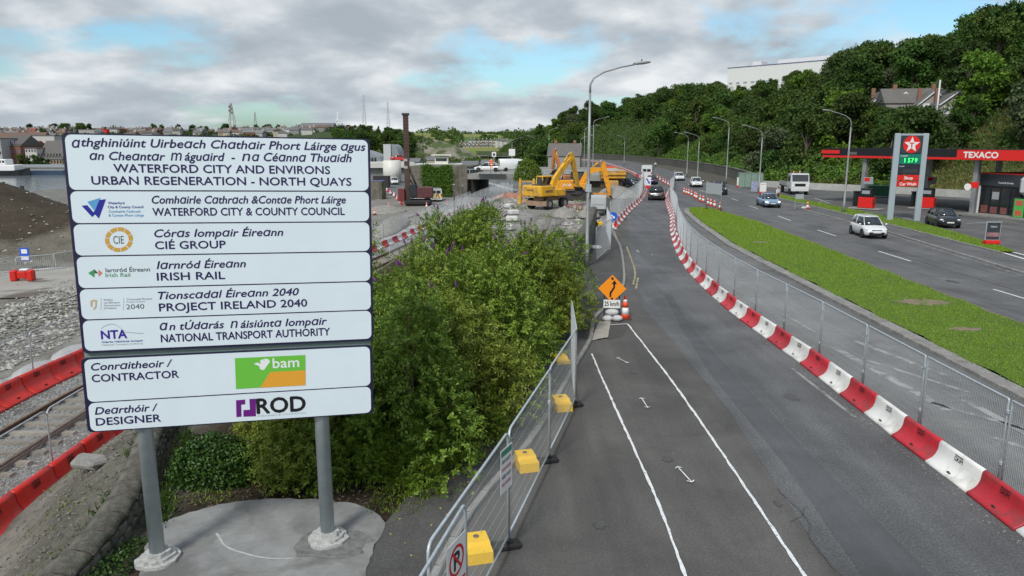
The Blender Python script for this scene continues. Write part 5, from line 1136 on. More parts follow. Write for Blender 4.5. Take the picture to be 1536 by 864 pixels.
# ============================================================ STREET LAMPS
def lamp(x, y, h, arm, rz, label, z=0.0, col=None, dark=False):
    o = thing('street_lamp', label, 'street lamp', (x, y, z), rz, 'street lamps'); m = DSTEEL if dark else LAMPG
    MB().lathe([(.13, 0), (.13, 1.1), (.10, 1.15), (.085, h*.6), (.06, h-.9)], 10).obj('pole', mat('timber_pole', (.17, .155, .13), .85, var=.2, scale=3) if col else m, o)
    pts = [(0, 0, h-.95), (0, 0, h-.5), (arm*.08, 0, h-.15), (arm*.3, 0, h+.15), (arm*.7, 0, h+.42), (arm, 0, h+.55)]
    MB().tube(pts, [.06, .055, .05, .045, .04, .035], 8).obj('arm', m, o)
    hd = MB().loft([[(arm-.05+t*.95, math.cos(a)*w, h+.60+t*.10+math.sin(a)*k) for a in [i*math.pi/5 for i in range(10)]] for t, w, k in ((0, .05, .04), (.2, .13, .08), (.55, .16, .085), (.9, .12, .06), (1.0, .04, .02))]).obj('lamp_head', m, o)
    MB().loft([[(arm+.2+t*.6, math.cos(a)*w, h+.57+t*.08-.035*k) for a in [i*math.pi/4 for i in range(8)]] for t, w, k in ((0, .07, 0), (.5, .11, 1), (1, .06, 0))]).obj('lens', LENS, hd)
    return o
lamp(4.13, 40.05, 10.3, 2.35, .12, 'tall near street lamp rising from the wall end above the whole road', z=0)
MB().lathe([(.03, 0), (.04, .06), (.0, .1)], 8).obj('photocell', BLACK, bpy.data.objects['street_lamp']).location = (2.75, 0, 11.05)
MB().box(-.14, -.14, 4.2, .14, .14, 4.6).box(-.02, -.16, 3.9, .02, .16, 4.9).obj('bracket', GALV, bpy.data.objects['street_lamp'])
lamp(4.62, 43.5, 10.0, .01, .1, 'bare weathered pole right behind the near street lamp', col=1) if False else None
for (px, py, ptop, dirr, lab) in [(1265, 321, 168, 1, 'street lamp on the footpath left of the petrol station sign'), (1138, 291, 190, 1, 'street lamp beside the small green cabinet'), (1046, 271, 200, 1, 'street lamp above the white estate car'), (1030, 266, 200, 1, 'street lamp on the far footpath left of two close ones'), (1089, 275, 178, 1, 'street lamp half hidden by the hillside trees')]:
    x, y = P(px, py); h = D(px, ptop, y)[2]-.2; lamp(x, y, h-.3, 2.1, math.pi+.1 if True else 0, lab)
for (px, py, ptop, side, lab) in [(889, 262, 178, 0, 'far street lamp with arm to the right, behind the tall lamp'), (876, 258, 190, 0, 'second far street lamp left of the tall lamp'), (870, 255, 205, 0, 'third far street lamp left of the tall lamp'), (804, 254, 206, 2, 'street lamp right of the bridge with dark green behind'), (823, 253, 194, 3, 'tall mast lamp right of the bridge'), (936, 248, 205, 2, 'thin lamp pole before the far retaining wall'), (782, 246, 209, 0, 'distant street lamp on the far side of the bridge, left one'), (768, 244, 208, 0, 'distant street lamp on the far side of the bridge, leftmost')]:
    Y = min(P(px, py)[1], 260) if py > 250 else 230; X, _, zb = D(px, py, Y); zt = D(px, ptop, Y)[2]
    lamp(X, Y, zt-zb-.3, 2.6 if side < 2 else 1.6, 0.1 if side in (0, 3) else math.pi, lab, z=zb)
# ============================================================ VEHICLES
VP = {}
def carpaint(n, c): return mat('car_paint_'+n, c, 0.28, coat=0.6, metal=0.15)
PLATE = mat('number_plate', (.72, .72, .70), .5); GRIL = mat('grille_black', (.01, .01, .012), .5); RIM = mat('wheel_rim', (.42, .43, .45), .35, metal=.8); INT = mat('window_trim', (.015, .015, .017), .5)
SHAPES = {  # L, W, H, belt, (rear glass base, rear roof, front roof, windscreen base) as fractions from the rear, hood height, rear top
 'hatch': (3.78, 1.68, 1.53, .93, (.03, .14, .60, .80), .88, .95), 'sedan': (4.55, 1.76, 1.46, .90, (.14, .30, .60, .77), .84, .92),
 'suv': (4.65, 1.88, 1.69, 1.06, (.03, .10, .62, .78), 1.02, 1.06), 'hatch2': (4.0, 1.74, 1.46, .93, (.04, .17, .58, .80), .88, .98), 'estate': (4.4, 1.78, 1.50, .93, (.03, .10, .60, .77), .88, .95)}
def make_car(kind, pn, pc, lit=False):
    L, W, Hh, belt, (g0, r0, r1, g1), hood, rear = SHAPES[kind]; paint = carpaint(pn, pc); o = []
    hw = W/2; zb = .20
    X = lambda t: -L/2+L*t
    st = [(0, .55, .50, .62), (.012, .86, .26, rear-.22), (.05, .94, .22, rear-.03), (.16, 1, .2, belt), (.35, 1, .2, belt-.01), (.6, 1, .2, belt-.02), (g1-.03, .99, .2, belt-.02), (g1+.04, .97, .2, hood+.01), (.92, .92, .22, hood-.10), (.975, .84, .26, hood-.20), (1, .62, .38, hood-.34)]
    rings = []
    for t, k, zl, zt in st:
        w = hw*k; x = X(t); rings.append([(x, -w*.86, zl), (x, -w*.985, zl+.10), (x, -w, zl+(zt-zl)*.45), (x, -w*.985, zt-.13), (x, -w*.93, zt-.03), (x, -w*.80, zt+.005), (x, 0, zt+.03), (x, w*.80, zt+.005), (x, w*.93, zt-.03), (x, w*.985, zt-.13), (x, w, zl+(zt-zl)*.45), (x, w*.985, zl+.10), (x, w*.86, zl)])
    parts = {}
    parts['body'] = MB().loft(rings).mesh('body', paint)
    wb, wt = hw*.90, hw*.70; zt = Hh; b = belt-.03
    base = [(X(g0), -wb*.9, b), (X(g1), -wb*.9, b-.02), (X(g1), wb*.9, b-.02), (X(g0), wb*.9, b)]
    def ringat(f):  # f 0..1 from belt to roof
        xa = X(g0+(r0-g0)*f); xb = X(g1+(r1-g1)*f); w = wb+(wt-wb)*f**1.4; z = b+(zt-.05-b)*f; xm1 = xa+(xb-xa)*.12; xm2 = xb-(xb-xa)*.14
        return [(xa, -w*.86, z), (xm1, -w, z), ((xa+xb)/2, -w*1.01, z), (xm2, -w, z), (xb, -w*.84, z), (xb+.03, 0, z), (xb, w*.84, z), (xm2, w, z), ((xa+xb)/2, w*1.01, z), (xm1, w, z), (xa, w*.86, z), (xa-.03, 0, z)]
    gm = MB().loft([ringat(0), ringat(.5), ringat(1)]).mesh('windows', GLASS); parts['windows'] = gm
    top = ringat(1); mid = [((x-X((r0+r1)/2))*.93+X((r0+r1)/2), y*.86, zt+.0) for x, y, z in top]; low = [((x-X((r0+r1)/2))*1.015+X((r0+r1)/2), y*1.02, z-.03) for x, y, z in top]
    parts['roof'] = MB().loft([low, [((x-X((r0+r1)/2))*1.01+X((r0+r1)/2), y*1.01, z+.01) for x, y, z in top], mid]).mesh('roof', paint)
    pm = MB(); R0, Rm, R1_ = ringat(0), ringat(.5), ringat(1)
    for i in (0, 4, 6, 10, 2, 8, 1, 9):
        if i in (1, 9) and kind == 'sedan': continue
        wd = .04 if i in (2, 8) else .036; pm.tube([Vector(R0[i])+Vector((0, 0, -.02)), Rm[i], R1_[i]], [wd, wd*.8, wd*.7], 5)
    parts['pillars'] = pm.mesh('pillar_frame', paint if kind != 'none' else INT)
    wr = .315 if kind != 'suv' else .36
    ty = MB().lathe([(wr*.62, -.10), (wr*.95, -.10), (wr, -.07), (wr, .07), (wr*.95, .10), (wr*.62, .10)], 20).mesh('tyre', BLACKR)
    ri = MB(); ri.lathe([(wr*.64, .06), (wr*.62, .085), (wr*.2, .07), (wr*.1, .09)], 20)
    for k in range(5): a = 2*math.pi*k/5; ri.box(.03, -.025, .075, wr*.62, .025, .10, M=Matrix.Rotation(a, 4, 'Z'))
    ri = ri.mesh('rim', RIM); arch = MB().lathe([(wr+.045, -.02), (wr+.05, .02)], 20).mesh('wheel_arch', GRIL)
    def build():
        root = thing('car', None, None); 
        for nm in ('body', 'windows', 'roof'): link({'body': 'body', 'windows': 'windows', 'roof': 'roof'}[nm], parts[nm], root)
        link('pillar_frame', parts['pillars'], root)
        for tx_ in (.19, .81):
            for sg in (-1, 1):
                M_ = Matrix.Rotation(R(90)*-sg, 4, 'X')
                a = link('wheel_arch', arch, root); a.location = (X(tx_), sg*(hw-.012), wr+.02); a.rotation_euler = (-sg*math.pi/2, 0, 0)
                w = link('wheel', ty, root); w.location = (X(tx_), sg*(hw-.085), wr); w.rotation_euler = (-sg*math.pi/2, 0, 0); link('rim', ri, w)
        for sg in (-1, 1):
            hl = MB().ball((X(.955), sg*hw*.71, hood-.205), (.13, .15, .075), 8, 6).obj('headlight', LIT if lit else LENS, root)
            MB().ball((X(.022), sg*hw*.78, rear-.22), (.07, .13, .13), 8, 6).obj('tail_light', TAIL, root)
            MB().ball((X(g1-.05), sg*(hw+.07), belt+.06), (.06, .10, .065), 8, 6).obj('mirror', paint, root)
        MB().box(X(.965), -hw*.40, hood-.31, X(.99)+.02, hw*.40, hood-.235).box(X(.975), -hw*.62, .24, X(1)+.02, hw*.62, .425, bev=.02).obj('grille', GRIL, root)
        MB().box(X(1)-.02, -.26, .43, X(1)+.03, .26, .53).obj('number_plate', PLATE, root)
        MB().box(X(0)-.03, -.26, .62, X(0)+.02, .26, .72).obj('number_plate', PLATE, root)
        return root
    return build
def car(px, py, kind, pn, pc, ang, label, lit=False, z=0.0, name='car', cat='car', group=None, roofbars=False, Y=None):
    key = (kind, pn, lit)
    if key not in VP: VP[key] = make_car(kind, pn, pc, lit)
    if Y is not None: x, y, z = D(px, py, Y)
    else: x, y = P(px, py, z)
    o = VP[key](); o.name = name; o.location = (x, y, z+.004); o.rotation_euler = (0, 0, R(ang)); tag(o, label, cat, group); return o
car(1301, 354, 'hatch', 'white', (.72, .74, .74), -97, 'small white hatchback driving toward the camera in the near lane', z=0)
car(1152, 309.5, 'sedan', 'silverblue', (.20, .31, .44), -96, 'silver blue saloon car with lit headlights coming down the road', lit=True)
c = car(985, 299, 'suv', 'graphite', (.05, .052, .055), 76, 'dark grey estate SUV seen from behind in the lane between barriers')
for sg in (-1, 1): MB().tube([(-1.7, sg*.62, 1.71), (-1.5, sg*.62, 1.75), (.5, sg*.62, 1.75), (.7, sg*.62, 1.70)], .025, 5).obj('roof_rail', RIM, c)
car(1413, 339, 'hatch2', 'black', (.010, .013, .018), -104, 'black hatchback parked beside the petrol station sign', z=.06)
car(1078, 291, 'suv', 'midnight', (.015, .02, .035), -100, 'dark blue off-roader coming toward the camera behind the information board')
car(1044, 280, 'estate', 'white', (.72, .74, .74), -100, 'white car coming down the road, third of the oncoming cars')
car(1018.5, 270.5, 'estate', 'white', (.72, .74, .74), -98, 'farthest white oncoming car near the tree line')
car(977.5, 276, 'sedan', 'darkblue', (.015, .025, .07), 74, 'dark blue saloon queued ahead of the grey SUV')
car(948, 280, 'hatch2', 'slate', (.03, .036, .055), -75, 'slate blue car parked behind the works fence facing the camera')
car(592, 276.5, 'hatch', 'white', (.72, .74, .74), -80, 'small white car on the haul road behind the piling rig', z=-1.93)
car(604, 262, 'sedan', 'silver', (.45, .47, .49), 40, 'silver car parked beyond the haul road', z=-1.93)
car(550, 290, 'hatch2', 'purple', (.05, .02, .06), -70, 'dark car peeping out right of the sign edge', z=-1.9)
def boxvan(px, py, ang, label, z=0.0, s=1.0, chev=False, Y=None, L=4.9, Hh=2.0, W=1.9, col=None, front=True):
    x, y = P(px, py, z)
    if Y is not None: x, y, z = D(px, py, Y)
    o = thing('van', label, 'van', (x, y, z+.004), R(ang)); o.scale = (s, s, s); paint = col or carpaint('white', (.72, .74, .74)); hw = W/2
    st = [(-L/2, .97, Hh), (-L/2+.06, 1, Hh), (L*.12, 1, Hh), (L*.25, .98, Hh-.08), (L*.36, .95, 1.15), (L*.47, .88, .98), (L/2, .74, .75)]
    MB().loft([[(x_, -hw*k*.97, .25), (x_, -hw*k, .5), (x_, -hw*k, min(zt, 1.1)), (x_, -hw*k*.90, zt-.08), (x_, -hw*k*.8, zt), (x_, hw*k*.8, zt), (x_, hw*k*.90, zt-.08), (x_, hw*k, min(zt, 1.1)), (x_, hw*k, .5), (x_, hw*k*.97, .25)] for x_, k, zt in st]).obj('body', paint, o)
    MB().add([(L*.26, -hw*.84, Hh-.12), (L*.26, hw*.84, Hh-.12), (L*.365, hw*.84, 1.2), (L*.365, -hw*.84, 1.2)], [(0, 1, 2, 3)], M=Matrix.Translation((.03, 0, .015))).obj('windscreen', GLASS, o)
    for sg in (-1, 1):
        MB().box(L*.1, min(sg*hw*.93, sg*(hw+.012)), 1.12, L*.29, max(sg*hw*.93, sg*(hw+.012)), Hh-.35).obj('side_window', GLASS, o)
        for tx_ in (-.3, .32):
            w = MB().lathe([(.2, -.1), (.32, -.09), (.33, .09), (.2, .1)], 16).obj('wheel', BLACKR, o); w.location = (L*tx_, sg*(hw-.09), .33); w.rotation_euler = (math.pi/2, 0, 0)
        MB().box(-L/2-.02, min(sg*hw*.8, sg*hw*.97), .8, -L/2+.05, max(sg*hw*.8, sg*hw*.97), 1.2).obj('tail_light', TAIL, o); MB().ball((L*.46, sg*hw*.66, .82), (.12, .15, .1), 8, 6).obj('headlight', LENS, o)
        MB().box(-L/2-.018, min(sg*.06, sg*hw*.72), 1.25, -L/2+.02, max(sg*.06, sg*hw*.72), 1.72).obj('rear_window', GLASS, o)
    MB().box(-L/2-.03, -.25, .55, -L/2+.03, .25, .66).obj('number_plate', PLATE, o)
    if chev:
        for k in range(6):
            f = MB(); x0 = -hw*.92+k*hw*.307; m_ = mat('chevron_yellow', (.85, .75, .02), .5)
            f.add([(-L/2-.024, x0, .45), (-L/2-.024, x0+.16, .45), (-L/2-.024, x0+.16+(.25 if k < 3 else -.25), 1.2), (-L/2-.024, x0+(.25 if k < 3 else -.25), 1.2)], [(0, 1, 2, 3)]).obj('chevron', m_ if k % 2 == 0 else mat('chevron_red', (.5, .1, .02), .5), o)
    return o
boxvan(654, 300.5, 97, 'white works van with yellow chevrons on its rear by the ivy wall', z=-1.9, s=.95, chev=True)
boxvan(635, 300, 80, 'white van parked left of the chevroned van', z=-1.9, s=.9)
boxvan(971, 267.5, 76, 'white box van at the far head of the queue', s=1.1, Hh=2.35)
boxvan(771, 257, 10, 'white van parked on the bridge right end', Y=114, s=.95)
c = car(733, 257.5, 'sedan', 'white', (.72, .74, .74), 165, 'white saloon car standing on the bridge', Y=117)
car(600, 241.5, 'sedan', 'redcar', (.5, .02, .02), 5, 'red car crossing the river bridge in front of the curved grey hall', Y=174)
# flatbed truck
x, y = P(1190, 290.5); tr = thing('lorry', 'white flatbed lorry with cones on its cab parked off the road', 'lorry', (x, y, .02), R(-98)); tr.scale = (1.12,)*3
WHV = carpaint('white', (.72, .74, .74))
MB().loft([[(a, -1.05*k, .75), (a, -1.08*k, 1.5), (a, -1.0*k, zt), (a, 1.0*k, zt), (a, 1.08*k, 1.5), (a, 1.05*k, .75)] for a, k, zt in ((1.3, 1, 2.5), (2.2, 1, 2.55), (2.75, .98, 2.5), (3.0, .95, 1.55), (3.08, .93, 1.0))], smooth=False).obj('cab', WHV, tr)
MB().add([(2.80, -.92, 2.38), (2.80, .92, 2.38), (3.03, .9, 1.62), (3.03, -.9, 1.62)], [(0, 1, 2, 3)]).obj('windscreen', GLASS, tr)
MB().box(3.0, -1.0, .45, 3.12, 1.0, .85, bev=.04).obj('bumper', WHV, tr); MB().box(3.05, -.6, 1.05, 3.11, .6, 1.35).obj('grille', GRIL, tr)
for sg in (-1, 1):
    MB().box(3.02, min(sg*.65, sg*.95), .9, 3.12, max(sg*.65, sg*.95), 1.1).obj('headlight', LENS, tr); MB().box(1.7, min(sg*1.04, sg*1.085), 1.55, 2.5, max(sg*1.04, sg*1.085), 2.3).obj('side_window', GLASS, tr)
    MB().box(2.75, min(sg*1.15, sg*1.35), 1.6, 2.85, max(sg*1.15, sg*1.35), 2.1).obj('mirror', BLACK, tr)
    for xx in (-2.0, 2.2): w = MB().lathe([(.3, -.14), (.45, -.13), (.46, .13), (.3, .14)], 16).obj('wheel', BLACKR, tr); w.location = (xx, sg*.9, .46); w.rotation_euler = (math.pi/2, 0, 0)
    MB().box(-3.0, min(sg*1.05, sg*1.1), 1.0, 1.2, max(sg*1.05, sg*1.1), 1.5).obj('dropside', mat('worn_alloy', (.33, .33, .32), .6, var=.2, scale=2), tr)
MB().box(-3.0, -1.1, .85, 1.2, 1.1, 1.0).obj('flatbed', DSTEEL, tr); MB().box(1.15, -1.05, 1.0, 1.25, 1.05, 2.6).obj('headboard', DSTEEL, tr)
for i, (a, b) in enumerate([(2.0, -.6), (2.3, .1)]): q = Vector((a, b, 0)); q.rotate(tr.rotation_euler); cone(x+q.x, y+q.y, ['cone standing on the left of the lorry cab roof', 'cone standing on the right of the lorry cab roof'][i], z=2.56, s=.85)
# ============================================================ MACHINES
def wheelset(root, pts, r, w, m=None):
    for (a, b) in pts:
        t = MB().lathe([(r*.5, -w/2), (r*.93, -w/2), (r, -w/3), (r, w/3), (r*.93, w/2), (r*.5, w/2)], 18).obj('wheel', BLACKR, root); t.location = (a, b, r); t.rotation_euler = (math.pi/2, 0, 0)
        MB().lathe([(r*.52, -w/2-.01), (r*.52, w/2+.01)], 14).obj('hub', m or TMACH, t)
def beam(pts, hs, w, M=None):
    """box-section arm through (x,z) points with heights hs"""
    up, lo = [], []
    for i, p in enumerate(pts):
        a = Vector(pts[max(0, i-1)]); b = Vector(pts[min(len(pts)-1, i+1)]); t = (b-a).normalized(); n_ = Vector((-t.y, t.x))
        up.append(tuple(Vector(p)+n_*hs[i]/2)); lo.append(tuple(Vector(p)-n_*hs[i]/2))
    return MB().prism(up+lo[::-1], -w/2, w/2, M)
def ram(root, a, b, r=.07, y=0):
    a = Vector((a[0], y, a[1])); b = Vector((b[0], y, b[1])); m = a.lerp(b, .55); MB().tube([a, m], r, 8).obj('ram_cylinder', YMACH, root); MB().tube([m, b], r*.6, 8).obj('ram_rod', RIM, root)
def bucket(root, x, z, s, m, rot=0):
    M_ = Matrix.Translation((x, 0, z)) @ Matrix.Rotation(R(rot), 4, 'Y')
    pr = [(.0, .0), (.25, -.05), (.5, -.35), (.45, -.75), (.1, -1.0), (-.35, -.95), (-.2, -.85), (.1, -.85), (.3, -.62), (.33, -.4), (.12, -.18), (-.05, -.15)]
    b = MB().prism([(a*s, c*s) for a, c in pr], -.5*s, .5*s, M_)
    for k in range(4): b.box(-.5*s, (-.45+k*.27)*s, -.97*s, -.33*s, (-.35+k*.27)*s, -.92*s, M_)
    return b.obj('bucket', m, root)
def excavator(x, y, z, rz, label, paint, boom, stick, bk, wheeled, name, word, s=1.0, ub=0.0, cabside=1):
    o = thing('excavator', label, 'excavator', (x, y, z), rz); o.scale = (s, s, s)
    if wheeled:
        MB().box(-1.6, -.55, .75, 1.6, .55, 1.15, bev=.06).box(-1.9, -1.2, .35, -1.65, 1.2, .8).box(-1.7, -.3, .55, -1.5, .3, .9).obj('chassis', TMACH if False else mat('dusty_chassis', (.26, .17, .12), .8, c2=(.35, .24, .16), scale=3), o)
        wheelset(o, [(-1.25, -.95), (-1.25, .95), (1.3, -.95), (1.3, .95)], .52, .5, mat('grey_hub', (.25, .25, .24), .6))
    else:
        for sg in (-1, 1):
            tr_ = MB(); n = 22; pts = []
            for k in range(n): a = 2*math.pi*k/n; pts.append(((1.55+.0)*(1 if math.cos(a) > 0 else -1)*1.0+.42*math.cos(a), .45+.42*math.sin(a)))
            tr_.prism(pts, sg*1.1-.28, sg*1.1+.28).obj('track', mat('steel_track', (.05, .045, .04), .8, var=.3, scale=4, bump=1, bscale=8), o)
        MB().box(-1.2, -.85, .45, 1.2, .85, .95).obj('undercarriage', DSTEEL, o)
    up = bpy.data.objects.new('upper_body', None); up = MB().loft([[(-2.15, -1.2, 1.25), (-2.15, 1.2, 1.25), (-2.15, 1.2, 2.2), (-2.15, -1.2, 2.2)], [(-2.3, -1.05, 1.3), (-2.3, 1.05, 1.3), (-2.3, 1.05, 2.1), (-2.3, -1.05, 2.1)]], smooth=False).box(-2.15, -1.25, 1.22, -.3, 1.25, 2.25, bev=.09).box(-.3, -1.25, 1.22, 1.25, -.35 if cabside > 0 else 1.25, 1.85, bev=.05).box(-.35, .3, 1.2, 1.35, 1.25, 1.45, bev=.03).obj('upper_body', paint, o)
    up.rotation_euler = (0, 0, ub)
    MB().box(-2.0, -1.1, 2.25, -.6, .2, 2.33, bev=.03).obj('engine_cover', DSTEEL, up)
    MB().tube([(-1.5, -.7, 2.3), (-1.5, -.7, 2.75)], .06, 8).obj('exhaust', BLACK, up)
    c0, c1 = .38, 1.22
    cb = MB().loft([[(-.3, c0, 1.45), (1.25, c0, 1.45), (1.25, c1, 1.45), (-.3, c1, 1.45)], [(-.3, c0, 2.1), (1.35, c0, 2.1), (1.35, c1, 2.1), (-.3, c1, 2.1)], [(-.25, c0+.05, 2.95), (1.0, c0+.05, 2.98), (1.0, c1-.05, 2.98), (-.25, c1-.05, 2.95)]], smooth=False).obj('cab', GLASS, up)
    MB().box(-.32, c0, 2.93, 1.08, c1, 3.05, bev=.04).tube([(-.3, c0, 1.45), (-.27, c0+.02, 2.95)], .05, 4).tube([(-.3, c1, 1.45), (-.27, c1-.02, 2.95)], .05, 4).tube([(1.26, c0, 1.45), (1.36, c0, 2.1), (1.0, c0+.04, 2.95)], .04, 4).tube([(1.26, c1, 1.45), (1.36, c1, 2.1), (1.0, c1-.04, 2.95)], .04, 4).tube([(.5, c1+.01, 1.45), (.45, c1-.03, 2.95)], .035, 4).box(-.3, c1-.0, 1.42, 1.3, c1+.03, 1.85).obj('cab_frame', paint if wheeled else BLACK, up)
    bm_ = beam(boom[0], boom[1], .38).obj('boom', paint, up); st_ = beam(stick[0], stick[1], .30).obj('dipper_arm', paint, up)
    a0 = boom[0][0]; a1 = boom[0][len(boom[0])//2]; ram(up, (a0[0]+.35, a0[1]-.25), (a1[0]*.8+a0[0]*.2, a1[1]*.8+a0[1]*.2-.1), .08, .26); ram(up, (a0[0]+.35, a0[1]-.25), (a1[0]*.8+a0[0]*.2, a1[1]*.8+a0[1]*.2-.1), .08, -.26)
    ram(up, (a1[0], a1[1]+.35), (stick[0][0][0], stick[0][0][1]+.2), .08)
    e = stick[0][-1]; bucket(up, e[0], e[1], bk[0], DSTEEL if not bk[2] else paint, bk[1])
    if word:
        t = link('lettering', text_mesh(word, 1.0, .17, mat('decal_dark', (.05, .03, .10)), .2, .03), up); t.location = (-2.31, .55, 1.72); t.rotation_euler = (0, 0, -math.pi/2)
        t = link('lettering', text_mesh(word, 1.0, .22, MATS['decal_dark'] if wheeled else WHITE, .2, .03), up); t.location = (-1.6, -1.262, 1.6)
    return o
x, y = P(822, 314, -.3)
excavator(x, y+1.5, -.3, R(52), 'yellow wheeled excavator seen from behind with its boom raised to the right', YMACH,
          ([(.4, 1.7), (1.1, 2.8), (2.3, 3.95), (3.4, 4.75)], [.45, .5, .5, .3]), ([(3.15, 5.2), (3.55, 4.55), (4.4, 1.9)], [.35, .5, .28]), (1.0, 20, False), True, 'e', 'KOMATSU', ub=R(-8), s=1.15)
x, y = P(862, 300, -.3)
excavator(x, y, -.3, R(4), 'orange tracked excavator with its arm digging to the right of the lamp post', OMACH,
          ([(.6, 1.7), (1.2, 2.7), (2.0, 3.3), (3.1, 3.3)], [.5, .55, .6, .35]), ([(3.0, 4.2), (3.2, 3.2), (3.9, .5)], [.45, .65, .3]), (.9, 25, False), False, 'j', 'JCB', s=1.15)
x, y = P(846, 286, -.3)
excavator(x, y+4, -.3, R(120), 'third excavator behind, with a rust orange arm pointing straight up', mat('rust_orange_machine', (.50, .19, .05), .6, c2=(.38, .15, .05), scale=2),
          ([(.6, 1.7), (.9, 3.2), (1.5, 4.6), (2.4, 5.6)], [.5, .55, .6, .35]), ([(2.0, 6.2), (2.4, 5.4), (2.9, 2.4)], [.4, .6, .3]), (.8, 30, False), False, 'k', '')
# dump truck seen from behind/front
x, y = P(917, 288, -.3); dt = thing('dump_truck', 'tan articulated dump truck with a wide raised skip behind the orange excavator', 'dump truck', (x, y, -.3), R(-92)); dt.scale = (.95,)*3
MB().loft([[(2.2, -1.75, 2.1), (2.2, 1.75, 2.1), (2.5, 1.95, 3.3), (2.5, -1.95, 3.3)], [(-3.0, -1.5, 1.6), (-3.0, 1.5, 1.6), (-3.2, 1.75, 3.4), (-3.2, -1.75, 3.4)]], True, None, False).obj('skip', TMACH, dt)
MB().box(2.42, -1.9, 2.75, 2.55, 1.9, 2.95).box(2.36, -1.8, 2.25, 2.45, 1.8, 2.45).obj('skip_rib', YMACH, dt)
MB().box(-3.0, -.5, .9, 3.0, .5, 1.5).box(2.3, -.75, .7, 3.1, .75, 1.9, bev=.1).obj('chassis', TMACH, dt); wheelset(dt, [(1.6, -1.15), (1.6, 1.15), (-1.6, -1.15), (-1.6, 1.15)], .75, .6)
MB().box(-3.9, -1.0, 1.4, -3.0, 1.0, 3.6, bev=.08).obj('cab', YMACH, dt); MB().box(-3.2, -.8, 3.6, -3.0, .8, 3.8).obj('beacon_bar', CONR, dt)
MB().ball((0, 0, 3.0), (2.6, 1.6, .7), 12, 6).obj('load', STONEG, dt)
# gravel heap and site clutter
def heap(px, py, rx, ry, h, m, label, z=-.3, seed=1, name='gravel_heap', cat='gravel heap'):
    x, y = P(px, py, z); r = random.Random(seed); n = 16; rings = []
    for k, (t, hh) in enumerate([(1, 0), (.85, .25), (.62, .6), (.35, .88), (.08, 1)]): rings.append([(rx*t*math.cos(2*math.pi*j/n)*(1+r.uniform(-.1, .1)), ry*t*math.sin(2*math.pi*j/n)*(1+r.uniform(-.1, .1)), h*hh*(1+r.uniform(-.08, .08))) for j in range(n)])
    o = MB().loft(rings).obj(name, m); o.location = (x, y, z); return tag(o, label, cat)
HG = mat('heap_gravel', (.20, .19, .17), .95, c2=(.36, .345, .31), scale=3, bump=2.5, bscale=7)
heap(925, 296, 3.0, 6.0, 1.5, HG, 'long heap of grey gravel behind the works fence')
heap(882, 325, 1.2, 2.0, .8, HG, 'small rubble heap beside the low wall near the tall lamp', z=-.2)
x, y = P(899, 322, -.2); o = thing('box_trailer', 'pale grey box trailer standing behind the works fence by the lamp', 'trailer', (x, y+1.0, -.1), R(84)); MB().box(-1.5, -.75, .45, 1.5, .75, 1.7, bev=.05).obj('body', mat('pale_grey_panel', (.42, .44, .45), .5, var=.06, scale=2), o); MB().box(-1.55, -.7, .3, 1.55, .7, .44).obj('chassis', DSTEEL, o)
for sg in (-1, 1): w = MB().lathe([(.15, -.08), (.3, -.08), (.3, .08), (.15, .08)], 14).obj('wheel', BLACKR, o); w.location = (0, sg*.74, .3); w.rotation_euler = (math.pi/2, 0, 0)
MB().box(-1.52, -.7, .9, -1.505, .7, 1.0).obj('rib', GREY, o)
BLOCKC = mat('white_block', (.55, .55, .53), .85, var=.12, scale=2, bump=.3, bscale=10)
for i, (px, py) in enumerate([(768, 332), (770, 322), (764, 312), (762, 345)]):
    x, y = P(px, py, -.3); b = MB().box(-.55, -.4, 0, .55, .4, .5, bev=.12).obj('rubble_bag', BLOCKC); b.location = (x, y, -.3); b.rotation_euler = (0, 0, i*.5); tag(b, f'white bulk bag, {ordn(i)} from the camera along the left edge of the haul road', 'bulk bag', 'white bulk bags')
x, y = P(862, 318, -.3); pr_ = thing('steel_trestle', 'orange steel trestle on the rubble below the orange excavator', 'trestle', (x, y, -.3), .4); 
for k in range(4): MB().tube([(-.9+k*.6, -.3, 0), (-.9+k*.6, 0, .75), (-.9+k*.6, .3, 0)], .035, 5).obj('leg', mat('faded_red_steel', (.45, .10, .05), .7), pr_)
MB().box(-1, -.04, .74, 1, .04, .8).obj('beam', MATS['faded_red_steel'], pr_)
x, y = P(878, 296, -.3); pr2 = thing('site_trestle', 'orange tubular frames stacked beside the orange excavator tracks', 'site frames', (x+1, y-4, -.3), .1)
for k in range(5): MB().box(-1.2, -.6+k*.3, 0, 1.2, -.54+k*.3, .9-.08*k).obj('frame', OMACH, pr2)
# ladder bucket attachment at left
x, y = P(790, 306, -.3); at_ = thing('machine_attachment', 'yellow steel sorting bucket frame standing left of the wheeled excavator', 'attachment', (x, y, -.3), R(-8))
for xx in (-.85, .75): MB().prism([(xx-.16, 0), (xx+.16, 0), (xx+.22, 2.9), (xx-.02, 3.0)], -.3, .3).obj('side_frame', YMACH, at_)
for k in range(4): MB().box(-.7, -.12, .3+k*.75, .7, .12, .48+k*.75).obj('rung', TMACH, at_)
heap(766, 297, 2.6, 1.4, .7, mat('broken_brick', (.30, .12, .075), .9, c2=(.4, .22, .16), scale=3, bump=2, bscale=6), 'small heap of broken red bricks left of the excavators', seed=4, name='brick_heap', cat='brick heap')
tag(MB().box(-1.6, -.5, 0, 1.6, .5, .12).box(-1.4, -.1, .12, 1.2, .1, .25).obj('concrete_slab', CONC), 'loose white concrete slab leaning by the wall on the works platform', 'concrete slab').location = (*P(852, 352, -.2), -.1)
